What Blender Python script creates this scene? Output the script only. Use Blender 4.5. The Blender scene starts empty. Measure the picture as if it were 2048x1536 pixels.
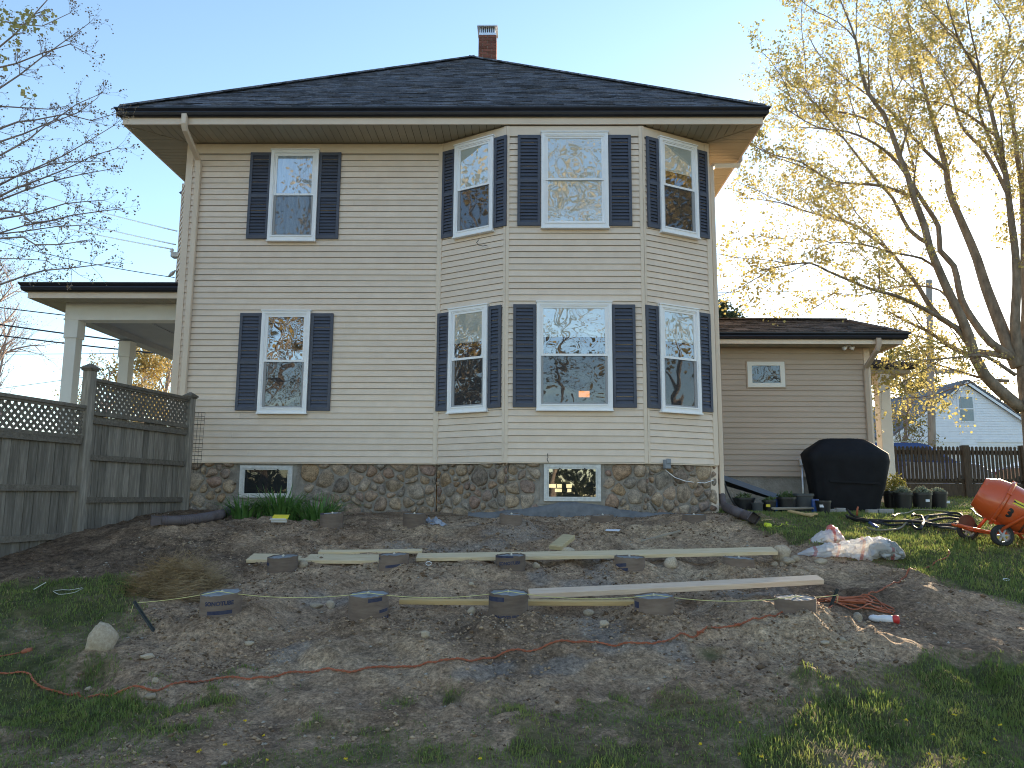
import bpy, bmesh, math, random
import numpy as np
from mathutils import Vector, Matrix

random.seed(7)
RNG = np.random.default_rng(7)
R_ = math.radians
SC = bpy.context.scene
COL = SC.collection

# ------------------------------------------------------------------ camera
EYE = Vector((0.0, 0.0, 1.55))
YAW, PITCH, ROLL, FPX = 0.8, 8.3, 0.35, 1535.0
CAM_ROT = (Matrix.Rotation(R_(YAW), 3, 'Z') @ Matrix.Rotation(R_(90 + PITCH), 3, 'X') @ Matrix.Rotation(R_(ROLL), 3, 'Z'))
cd = bpy.data.cameras.new('camera')
cam = bpy.data.objects.new('camera', cd)
COL.objects.link(cam)
cam.matrix_world = Matrix.Translation(EYE) @ CAM_ROT.to_4x4()
cd.sensor_width = 36.0
cd.lens = FPX / 2048.0 * 36.0
cd.clip_start = 0.05
cd.clip_end = 3000
SC.camera = cam

# ------------------------------------------------------------------ sky, sun, exposure
SUN_AZ, SUN_EL = 33.2, 10.8
SUN_DIR = Vector((math.sin(R_(SUN_AZ)) * math.cos(R_(SUN_EL)), math.cos(R_(SUN_AZ)) * math.cos(R_(SUN_EL)), math.sin(R_(SUN_EL))))
world = bpy.data.worlds.new('World')
SC.world = world
world.use_nodes = True
_nt = world.node_tree
_sky = _nt.nodes.new('ShaderNodeTexSky')
_sky.sky_type = 'NISHITA'
_sky.sun_disc = False
_sky.sun_elevation = R_(SUN_EL)
_sky.sun_rotation = R_(SUN_AZ)
_sky.air_density = 0.9
_sky.dust_density = 0.2
_sky.ozone_density = 1.35
_bg = _nt.nodes['Background']
_nt.links.new(_sky.outputs['Color'], _bg.inputs['Color'])
_bg.inputs['Strength'].default_value = 0.15
sl = bpy.data.lights.new('sun', 'SUN')
sl.energy = 5.0
sl.angle = R_(0.6)
sl.color = (1.0, 0.78, 0.52)
sun = bpy.data.objects.new('sun', sl)
COL.objects.link(sun)
sun.rotation_euler = (-SUN_DIR).to_track_quat('-Z', 'Y').to_euler()
sun.location = (20, 30, 20)
SC.view_settings.view_transform = 'Standard'
SC.view_settings.look = 'None'
SC.view_settings.gamma = 1.0
SC.view_settings.use_curve_mapping = False
SC.view_settings.exposure = 1.58
SC.cycles.filter_width = 1.05

# ------------------------------------------------------------------ survey helpers: photograph pixel -> place
def ray(px, py):
    return CAM_ROT @ Vector(((px - 1024) / FPX, -(py - 768) / FPX, -1.0))

def at_y(px, py, y):
    d = ray(px, py)
    return EYE + d * ((y - EYE.y) / d.y)

def at_z(px, py, z):
    d = ray(px, py)
    return EYE + d * ((z - EYE.z) / d.z)

def at_x(px, py, x):
    d = ray(px, py)
    return EYE + d * ((x - EYE.x) / d.x)

# ------------------------------------------------------------------ numpy value noise
_perm = np.random.default_rng(3).random((256, 256))

def vnoise(x, y):
    xi = np.floor(x).astype(int); yi = np.floor(y).astype(int)
    fx = x - xi; fy = y - yi
    fx = fx * fx * (3 - 2 * fx); fy = fy * fy * (3 - 2 * fy)
    a = _perm[xi & 255, yi & 255]; b = _perm[(xi + 1) & 255, yi & 255]
    c = _perm[xi & 255, (yi + 1) & 255]; d = _perm[(xi + 1) & 255, (yi + 1) & 255]
    return (a * (1 - fx) + b * fx) * (1 - fy) + (c * (1 - fx) + d * fx) * fy - 0.5

def fbm(x, y, s, o=4, g=0.5):
    t = 0; a = 1
    for k in range(o):
        t = t + a * vnoise(x * s + 17.3 * k, y * s + 5.7 * k); s *= 2.03; a *= g
    return t

# ------------------------------------------------------------------ terrain height
_TY = np.array([-300, -20, 0, 3, 4.5, 5.5, 6.5, 8.2, 9.4, 10.4, 11.9, 13, 16, 20, 27, 40, 400.])
_TZ = np.array([-0.3, -0.1, -.02, .03, .12, .30, .48, .75, .96, 1.12, 1.26, 1.32, 1.42, 1.60, 1.70, 1.74, 1.74])
_ty = np.linspace(-30, 60, 1801)
_tz = np.interp(_ty, _TY, _TZ)
_k = np.hanning(33); _k /= _k.sum()
_tz = np.convolve(np.pad(_tz, 16, mode='edge'), _k, 'valid')

FOOT = []   # x, y, top z, mound height, mound radius, row
for row, (Y, pts, mh, mr) in enumerate((
        (6.5, ((443, 1184, 1233), (738, 1187, 1236), (1017, 1184, 1236), (1308, 1191, 1228), (1590, 1194, 1219)), .13, .46),
        (8.2, ((566, 1112, 1146), (788, 1108, 1138), (1021, 1110, 1139), (1259, 1113, 1139), (1477, 1115, 1133)), .05, .36),
        (10.4, ((664, 1026, 1060), (829, 1027, 1055), (1022, 1028, 1047), (1204, 1030, 1043), (1388, 1029, 1044)), .0, .34))):
    for px, py, pb in pts:
        p = at_y(px, py, Y); q = at_y(px, pb, Y - .16)
        FOOT.append([p.x, Y, p.z, q.z, mr * (1.5 if px == 1590 else 1), row])

def H(x, y):
    x = np.asarray(x, float); y = np.asarray(y, float)
    z = np.interp(y, _ty, _tz)
    z = z + np.where(x < -3.2, -0.05 * np.clip(-3.2 - x, 0, 2.5) * np.clip((11.5 - y) / 4, 0, 1), 0)
    z = z + 0.10 * np.exp(-(((x + 3.3) / 1.3) ** 2 + ((y - 10.4) / .6) ** 2))
    z = z + 0.10 * np.exp(-(((x + 4.6) / 0.8) ** 2 + ((y - 9.6) / .8) ** 2))
    work = np.clip((x + 6.5) / 1.5, 0, 1) * np.clip((5.2 - x) / 1.5, 0, 1) * np.clip((y - 4.0) / 1.2, 0, 1) * np.clip((12.2 - y) / 1.0, 0, 1)
    z = z + fbm(x, y, .35, 3) * .10 * np.clip((16 - np.abs(y)) / 6, 0.15, 1)
    z = z + work * (fbm(x, y, 1.3, 3) * .11 + fbm(x + 9, y + 4, 4.0, 3) * .085 + (np.abs(fbm(x + 2, y + 3, 9.0, 3)) - .15) * .075 * np.clip(.55 + 1.2 * fbm(x, y, 1.1, 2), .1, 1.2))
    z = z + (1 - work) * fbm(x, y, 3.0, 3) * .03 * np.clip((30 - np.abs(y)) / 10, 0, 1)
    if MOUNDS:
        for (fx, fy, fz, zb, mr, row), mh in zip(FOOT, MOUNDS):
            z = z + mh * np.exp(-((x - fx) ** 2 + (y - fy + .06) ** 2) / (2 * (mr * .62) ** 2))
    return z

MOUNDS = []
MOUNDS = [f[3] - float(H(f[0], f[1] - .16)) for f in FOOT]   # soil banked up against every tube

def hz(x, y):
    return float(H(x, y))

def ground(px, py, lift=0.0):
    d = ray(px, py)
    t = 2.0
    while t < 90:
        p = EYE + d * t
        if p.z < hz(p.x, p.y) + lift:
            lo, hi = t - .12, t
            for _ in range(18):
                m = (lo + hi) / 2; p = EYE + d * m
                if p.z < hz(p.x, p.y) + lift: hi = m
                else: lo = m
            return EYE + d * hi
        t += .12
    return EYE + d * 40

# ------------------------------------------------------------------ scene helpers
MATS = {}

def _link(nt, a, b):
    nt.links.new(a, b)

def mat(name, c1, c2=None, scale=8.0, rough=.6, bump=0.0, bscale=None, stretch=(1, 1, 1), spec=.4, rand=0.0, detail=5.0,
        c3=None, metal=0.0, sss=0.0, contrast=(.3, .7), coat=0.0, trans=0.0):
    """procedural surface: two or three tones mixed by noise, optional bump and per-object variation"""
    if name in MATS: return MATS[name]
    m = bpy.data.materials.new(name); m.use_nodes = True
    nt = m.node_tree; N = nt.nodes; b = N['Principled BSDF']
    b.inputs['Roughness'].default_value = rough
    b.inputs['Specular IOR Level'].default_value = spec
    b.inputs['Metallic'].default_value = metal
    b.inputs['Coat Weight'].default_value = coat
    c2 = c2 or tuple(min(1, v * 1.18 + .01) for v in c1)
    tc = N.new('ShaderNodeTexCoord'); mp = N.new('ShaderNodeMapping')
    mp.inputs['Scale'].default_value = stretch
    _link(nt, tc.outputs['Object'], mp.inputs['Vector'])
    vec = mp.outputs['Vector']
    oi = N.new('ShaderNodeObjectInfo')
    if rand:
        ad = N.new('ShaderNodeVectorMath'); ad.operation = 'MULTIPLY_ADD'
        _link(nt, oi.outputs['Random'], ad.inputs[0]); ad.inputs[1].default_value = (37, 53, 71)
        _link(nt, vec, ad.inputs[2]); vec = ad.outputs['Vector']
    nz = N.new('ShaderNodeTexNoise'); nz.inputs['Scale'].default_value = scale; nz.inputs['Detail'].default_value = detail
    nz.inputs['Roughness'].default_value = .62
    _link(nt, vec, nz.inputs['Vector'])
    cr = N.new('ShaderNodeValToRGB'); e = cr.color_ramp.elements
    e[0].position, e[1].position = contrast
    e[0].color = (*c1, 1); e[1].color = (*c2, 1)
    if c3:
        k = e.new((contrast[0] + contrast[1]) / 2); k.color = (*c3, 1)
    _link(nt, nz.outputs['Fac'], cr.inputs['Fac'])
    out = cr.outputs['Color']
    if rand:
        hs = N.new('ShaderNodeHueSaturation')
        mr = N.new('ShaderNodeMapRange'); mr.inputs['To Min'].default_value = 1 - rand; mr.inputs['To Max'].default_value = 1 + rand
        _link(nt, oi.outputs['Random'], mr.inputs['Value']); _link(nt, mr.outputs['Result'], hs.inputs['Value'])
        _link(nt, out, hs.inputs['Color']); out = hs.outputs['Color']
    _link(nt, out, b.inputs['Base Color'])
    if bump:
        bn = N.new('ShaderNodeTexNoise'); bn.inputs['Scale'].default_value = bscale or scale * 3; bn.inputs['Detail'].default_value = 6
        _link(nt, vec, bn.inputs['Vector'])
        bp = N.new('ShaderNodeBump'); bp.inputs['Strength'].default_value = bump; bp.inputs['Distance'].default_value = .02
        _link(nt, bn.outputs['Fac'], bp.inputs['Height']); _link(nt, bp.outputs['Normal'], b.inputs['Normal'])
    if trans:
        tl = N.new('ShaderNodeBsdfTranslucent'); _link(nt, out, tl.inputs['Color'])
        mx = N.new('ShaderNodeMixShader'); mx.inputs['Fac'].default_value = trans
        _link(nt, b.outputs['BSDF'], mx.inputs[1]); _link(nt, tl.outputs['BSDF'], mx.inputs[2])
        _link(nt, mx.outputs['Shader'], N['Material Output'].inputs['Surface'])
    MATS[name] = m
    return m

def root_of(o):
    while o.parent is not None: o = o.parent
    return o

def tag(o, label=None, cat=None, group=None, kind=None):
    if label: o['label'] = label
    if cat: o['category'] = cat
    if group: o['group'] = group
    if kind: o['kind'] = kind
    return o

def empty(name, loc, label=None, cat=None, group=None, parent=None):
    o = bpy.data.objects.new(name, None); COL.objects.link(o)
    o.empty_display_size = .1
    if parent is None: o.location = loc
    else: o.parent = parent
    return tag(o, label, cat, group)

def link(name, me, parent=None, loc=None):
    o = bpy.data.objects.new(name, me); COL.objects.link(o)
    if parent is not None: o.parent = parent
    if loc is not None: o.location = loc
    return o

def mesh(name, v, f, m, smooth=False):
    me = bpy.data.meshes.new(name)
    me.from_pydata([tuple(p) for p in v], [], f)
    if m is not None: me.materials.append(m)
    if smooth: me.polygons.foreach_set('use_smooth', [True] * len(me.polygons))
    me.update()
    return me

class MB:
    """collects shapes given in place coordinates; obj() links them as one mesh object"""
    def __init__(s): s.v = []; s.f = []
    def add(s, v, f):
        o = len(s.v); s.v += [Vector(p) for p in v]; s.f += [tuple(i + o for i in q) for q in f]; return s
    def hexa(s, p):   # 8 points: bottom 0-3 ccw, top 4-7
        return s.add(p, [(3, 2, 1, 0), (4, 5, 6, 7), (0, 1, 5, 4), (1, 2, 6, 5), (2, 3, 7, 6), (3, 0, 4, 7)])
    def box(s, x0, x1, y0, y1, z0, z1):
        return s.hexa([(x0, y0, z0), (x1, y0, z0), (x1, y1, z0), (x0, y1, z0), (x0, y0, z1), (x1, y0, z1), (x1, y1, z1), (x0, y1, z1)])
    def bar(s, a, b, w, h, up=(0, 0, 1)):
        a, b = Vector(a), Vector(b); d = (b - a).normalized(); up = Vector(up)
        x = d.cross(up)
        if x.length < 1e-4: x = d.cross(Vector((0, 1, 0)))
        x.normalize(); u = x.cross(d).normalized()
        q = []
        for c in (a, b):
            q.append([c - x * w / 2 - u * h / 2, c + x * w / 2 - u * h / 2, c + x * w / 2 + u * h / 2, c - x * w / 2 + u * h / 2])
        A, B = q
        return s.add(A + B, [(0, 1, 2, 3), (7, 6, 5, 4), (0, 4, 5, 1), (1, 5, 6, 2), (2, 6, 7, 3), (3, 7, 4, 0)])
    def tube(s, path, rad, n=8, caps=True, ell=None, up=None):
        path = [Vector(p) for p in path]
        if not hasattr(rad, '__len__'): rad = [rad] * len(path)
        rings = []; prev = None
        for i, p in enumerate(path):
            t = (path[min(i + 1, len(path) - 1)] - path[max(i - 1, 0)])
            if t.length < 1e-9: t = Vector((0, 0, 1))
            t.normalize()
            if prev is None:
                x = t.cross(Vector(up) if up else Vector((0, 0, 1)))
                if x.length < 1e-3: x = t.cross(Vector((0, 1, 0)))
            else:
                x = prev - t * prev.dot(t)
            x.normalize(); prev = x; y = t.cross(x)
            e = ell if ell else (1, 1)
            rings.append([p + (x * math.cos(k * 2 * math.pi / n) * e[0] + y * math.sin(k * 2 * math.pi / n) * e[1]) * rad[i] for k in range(n)])
        v = [q for r in rings for q in r]; f = []
        for i in range(len(rings) - 1):
            for k in range(n):
                a = i * n + k; b = i * n + (k + 1) % n
                f.append((a, b, b + n, a + n))
        if caps:
            f.append(tuple(range(n))[::-1]); f.append(tuple((len(rings) - 1) * n + k for k in range(n)))
        return s.add(v, f)
    def lathe(s, prof, c=(0, 0, 0), n=24, axis=None, caps=(True, True)):
        """prof: (radius, height) pairs along axis (default z) from c"""
        c = Vector(c); a = Vector(axis).normalized() if axis else Vector((0, 0, 1))
        x = a.cross(Vector((0, 1, 0)));
        if x.length < 1e-3: x = Vector((1, 0, 0))
        x.normalize(); y = a.cross(x)
        v = []; f = []
        for r, h in prof:
            for k in range(n):
                t = 2 * math.pi * k / n
                v.append(c + a * h + (x * math.cos(t) + y * math.sin(t)) * r)
        for i in range(len(prof) - 1):
            for k in range(n):
                p = i * n + k; q = i * n + (k + 1) % n
                f.append((p, q, q + n, p + n))
        if caps[0]: f.append(tuple(range(n))[::-1])
        if caps[1]: f.append(tuple((len(prof) - 1) * n + k for k in range(n)))
        return s.add(v, f)
    def prism(s, poly, d):
        """closed polygon (3-D points) pushed along vector d"""
        d = Vector(d); n = len(poly); p = [Vector(q) for q in poly]
        return s.add(p + [q + d for q in p], [tuple(range(n))[::-1], tuple(range(n, 2 * n))] + [(i, (i + 1) % n, (i + 1) % n + n, i + n) for i in range(n)])
    def quad(s, *p): return s.add(p, [tuple(range(len(p)))])
    def obj(s, name, m, parent=None, smooth=False, bevel=0, label=None, cat=None, group=None, kind=None, auto=None):
        L = root_of(parent).location if parent is not None else Vector((0, 0, 0))
        base = None
        if parent is None and s.v:
            lo = Vector([min(p[i] for p in s.v) for i in range(3)]); hi = Vector([max(p[i] for p in s.v) for i in range(3)])
            L = Vector(((lo.x + hi.x) / 2, (lo.y + hi.y) / 2, lo.z)); base = L
        me = mesh(name, [p - L for p in s.v], s.f, m, smooth)
        if bevel or auto is not None:
            bm = bmesh.new(); bm.from_mesh(me)
            bmesh.ops.remove_doubles(bm, verts=bm.verts, dist=1e-5)
            bmesh.ops.recalc_face_normals(bm, faces=bm.faces)
            if bevel: bmesh.ops.bevel(bm, geom=list(bm.edges), offset=bevel, segments=1, affect='EDGES')
            if auto is not None:
                for fa in bm.faces: fa.smooth = True
                for ed in bm.edges:
                    if len(ed.link_faces) == 2 and ed.calc_face_angle(0) > R_(auto): ed.smooth = False
            bm.to_mesh(me); bm.free()
        else:
            bm = bmesh.new(); bm.from_mesh(me); bmesh.ops.recalc_face_normals(bm, faces=bm.faces); bm.to_mesh(me); bm.free()
        o = link(name, me, parent, base)
        return tag(o, label, cat, group, kind)

def np_mesh(name, verts, nper, npoly, m, smooth=False):
    """many equal little polygons from numpy: verts (N,3), polygons of nper corners in order"""
    me = bpy.data.meshes.new(name)
    me.vertices.add(len(verts)); me.vertices.foreach_set('co', np.ascontiguousarray(verts, np.float32).ravel())
    me.loops.add(npoly * nper); me.polygons.add(npoly)
    me.loops.foreach_set('vertex_index', np.arange(npoly * nper, dtype=np.int32))
    me.polygons.foreach_set('loop_start', np.arange(npoly, dtype=np.int32) * nper)
    me.polygons.foreach_set('loop_total', np.full(npoly, nper, np.int32))
    if smooth: me.polygons.foreach_set('use_smooth', np.ones(npoly, bool))
    if m: me.materials.append(m)
    me.update(calc_edges=True)
    return me

def idx_mesh(name, verts, faces, m, smooth=False):
    """numpy verts (N,3) and faces (M,k) index array"""
    me = bpy.data.meshes.new(name); k = faces.shape[1]; n = len(faces)
    me.vertices.add(len(verts)); me.vertices.foreach_set('co', np.ascontiguousarray(verts, np.float32).ravel())
    me.loops.add(n * k); me.polygons.add(n)
    me.loops.foreach_set('vertex_index', np.ascontiguousarray(faces, np.int32).ravel())
    me.polygons.foreach_set('loop_start', np.arange(n, dtype=np.int32) * k)
    me.polygons.foreach_set('loop_total', np.full(n, k, np.int32))
    if smooth: me.polygons.foreach_set('use_smooth', np.ones(n, bool))
    if m: me.materials.append(m)
    me.update(calc_edges=True)
    return me

def text_mesh(s, size, bold=0.0):
    """flat outline letters as (verts, faces), centred, in the XY plane"""
    c = bpy.data.curves.new('letters', 'FONT'); c.body = s; c.size = size; c.align_x = 'CENTER'; c.align_y = 'CENTER'
    c.offset = bold; c.resolution_u = 3
    o = bpy.data.objects.new('letters', c); COL.objects.link(o)
    dg = bpy.context.evaluated_depsgraph_get(); me = bpy.data.meshes.new_from_object(o.evaluated_get(dg))
    bm = bmesh.new(); bm.from_mesh(me)
    bmesh.ops.subdivide_edges(bm, edges=[e for e in bm.edges if e.calc_length() > size * .25], cuts=2)
    bmesh.ops.triangulate(bm, faces=bm.faces)
    v = [p.co.copy() for p in bm.verts]; bm.verts.index_update(); f = [tuple(q.index for q in fa.verts) for fa in bm.faces]
    bm.free(); bpy.data.objects.remove(o); bpy.data.curves.remove(c); bpy.data.meshes.remove(me)
    return v, f

# ================================================================== GROUND
def W(pts): return np.array([[ground(x, y).x, ground(x, y).y] for x, y in pts])

def inside(x, y, poly):
    c = np.zeros(x.shape, bool); n = len(poly)
    for i in range(n):
        x0, y0 = poly[i]; x1, y1 = poly[(i + 1) % n]
        if y0 == y1: continue
        c ^= ((y0 > y) != (y1 > y)) & (x < (x1 - x0) * (y - y0) / (y1 - y0) + x0)
    return c

P_LEFT = W([(-500, 1190), (0, 1168), (130, 1150), (250, 1146), (305, 1172), (245, 1205), (275, 1240), (295, 1262), (220, 1288), (125, 1318),
            (150, 1350), (150, 1385), (300, 1400), (360, 1425), (260, 1450), (330, 1490), (300, 1536), (-600, 1560)])
_rb = W([(1452, 1024), (1500, 1045), (1545, 1064), (1585, 1088), (1650, 1106), (1800, 1130), (1840, 1150), (1905, 1172), (1965, 1196), (2048, 1224), (2500, 1262)])
P_RIGHT = np.vstack([_rb, [[90, 6.5], [90, 380], [-90, 380], [-90, 13.2], [-6.6, 13.2], [-6.2, 12.75], [3.0, 12.75]]])
P_BOT = W([(2500, 1335), (2048, 1318), (1900, 1324), (1790, 1342), (1720, 1366), (1640, 1398), (1600, 1424), (1500, 1444), (1420, 1472), (1300, 1492), (1150, 1508), (1000, 1522), (820, 1518), (700, 1536), (700, 1580), (2500, 1700)])
_far = np.array([[-90, -300], [90, -300], [90, 3.2], [-90, 3.2]])
TUFTS = [(*W([(a, b)])[0], r) for a, b, r in ((1030, 1422, .16), (1060, 1500, .28), (1120, 1510, .2), (430, 1402, .16), (345, 1440, .25), (560, 1380, .1), (720, 1505, .3), (860, 1515, .2),
        (1370, 1418, .18), (1250, 1498, .22), (160, 1470, .35), (1230, 1400, .1), (900, 1400, .07), (1310, 1440, .12), (800, 1410, .09), (180, 1350, .15), (1500, 1390, .12), (1600, 1345, .12), (1420, 1310, .1), (480, 1340, .1), (620, 1440, .1))]

def grass_density(x, y):
    x = np.asarray(x, float); y = np.asarray(y, float)
    d = np.zeros(x.shape)
    for k in range(3):
        wx = x + fbm(x + 31 * k, y + 7, 1.6, 4) * .42; wy = y + fbm(x + 3, y + 57 + 13 * k, 1.6, 4) * .42
        d += (inside(wx, wy, P_LEFT) | inside(wx, wy, P_RIGHT) | inside(wx, wy, P_BOT) | inside(wx, wy, _far)) / 3.0
    # worn patches
    worn = np.clip((fbm(x + 5, y, .9, 4) + .10) * 3.2, 0, 1) * np.clip((7.2 - y) / 1.5, 0, 1)
    d = d * (1 - .8 * worn * (x < 1.2))
    d = d * np.clip(1.15 - 1.6 * np.clip(fbm(x + 50, y + 20, 1.1, 4) - .12, 0, 1), .15, 1)
    d = np.maximum(d, np.clip((fbm(x + 13, y + 71, 1.7, 4) - .02 - .22 * np.clip(y - 4.3, 0, 2)) * 4, 0, .5) * (y < 5.2))
    for tx, ty, r in TUFTS:
        d = np.maximum(d, np.exp(-((x - tx) ** 2 + ((y - ty)) ** 2) / (r * r)) * .9 * (fbm(x, y, 9, 2) > -.12))
    return np.clip(d, 0, 1)

def capsule(x, y, a, b, w):
    ax, ay = a; bx, by = b; dx, dy = bx - ax, by - ay; L = dx * dx + dy * dy + 1e-9
    t = np.clip(((x - ax) * dx + (y - ay) * dy) / L, 0, 1)
    d = np.hypot(x - ax - t * dx, y - ay - t * dy) + fbm(x, y, 3.5, 3) * .16
    return np.clip(1.5 - d / w, 0, 1)

CEM = [(W([(a, b)])[0], W([(c, d)])[0], w) for a, b, c, d, w in (
    (1185, 1128, 1195, 1180, .12), (1085, 1135, 1080, 1165, .07), (1255, 1180, 1150, 1172, .1), (1180, 1240, 1210, 1265, .14), (1215, 1298, 1340, 1297, .10),
    (920, 1350, 1000, 1344, .06), (1100, 1338, 1230, 1318, .05), (560, 1310, 590, 1296, .085), (1010, 1070, 1075, 1078, .25), (1330, 1130, 1100, 1110, .08),
    (1470, 1190, 1560, 1185, .12), (960, 1050, 1060, 1046, .2), (800, 1090, 990, 1085, .18), (640, 1195, 700, 1200, .15))]
SAND = [(W([(a, b)])[0], r) for a, b, r in ((500, 1275, .3), (720, 1265, .35), (1130, 1255, .3), (1330, 1260, .3), (1560, 1270, .35), (900, 1140, .35), (1140, 1150, .2), (600, 1150, .3),
      (1180, 1290, .3), (1500, 1130, .5), (1420, 1080, .5), (1600, 1360, .35), (1250, 1310, .3), (640, 1300, .3), (760, 1130, .25), (1350, 1150, .3), (1320, 1050, .5), (1250, 1085, .4), (870, 1050, .5))]

def soil_tones(x, y):
    cem = np.zeros(x.shape); sand = np.zeros(x.shape)
    for a, b, w in CEM: cem = np.maximum(cem, capsule(x, y, a, b, w))
    for c, r in SAND: sand = np.maximum(sand, np.exp(-((x - c[0]) ** 2 + (y - c[1]) ** 2) / (2 * r * r)))
    sand = np.clip(sand * .8 + fbm(x, y, .9, 4) * 1.3 + fbm(x + 3, y + 9, 3.5, 3) * .5, 0, 1)
    dark = np.clip((-x - 3.3) / 1.0, 0, 1) * np.clip((y - 7.5) / 1.0, 0, 1) + np.clip((5.4 - y) / .6, 0, 1) * .55
    dark = np.clip(dark + fbm(x + 77, y, .8, 4) * 1.5 + fbm(x + 7, y + 30, 3.2, 3) * .6 - .06, 0, 1)
    return cem, sand * (1 - .6 * dark), dark

def graded(a, b, step, far, grow=1.22):
    g = list(np.arange(a, b + 1e-6, step)); s = step
    lo = []; x = a
    while x > -far: s *= grow; x -= s; lo.append(x)
    s = step; hi = []; x = b
    while x < far: s *= grow; x += s; hi.append(x)
    return np.array(lo[::-1] + g + hi)

gx = graded(-6.6, 8.0, .028, 600); gy = graded(3.2, 12.9, .028, 600)
GX, GY = np.meshgrid(gx, gy)
GZ = H(GX, GY)
nx, ny = len(gx), len(gy)
ii = np.arange(nx * ny).reshape(ny, nx)
gf = np.stack([ii[:-1, :-1].ravel(), ii[:-1, 1:].ravel(), ii[1:, 1:].ravel(), ii[1:, :-1].ravel()], 1)
# no soil inside the cellar
keep = ~((GX[:-1, :-1].ravel() > -5.4) & (GX[:-1, :-1].ravel() < 2.7) & (GY[:-1, :-1].ravel() > 13.2) & (GY[:-1, :-1].ravel() < 19))
gme = idx_mesh('ground', np.stack([GX.ravel(), GY.ravel(), GZ.ravel()], 1), gf[keep], None, True)
_near = (np.abs(GX) < 14) & (GY > 0) & (GY < 30)
_g = np.where(GY > 13, 1.0, np.where(GY < 3, .8, 0.0))
_g[_near] = grass_density(GX[_near], GY[_near])
_c = np.zeros(GX.shape); _s = np.zeros(GX.shape); _d = np.zeros(GX.shape)
_c[_near], _s[_near], _d[_near] = soil_tones(GX[_near], GY[_near])
for nm, arr in (('turf', _g), ('cement', _c), ('sand', _s), ('humus', _d)):
    at = gme.attributes.new(nm, 'FLOAT', 'POINT'); at.data.foreach_set('value', arr.ravel().astype(np.float32))

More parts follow.
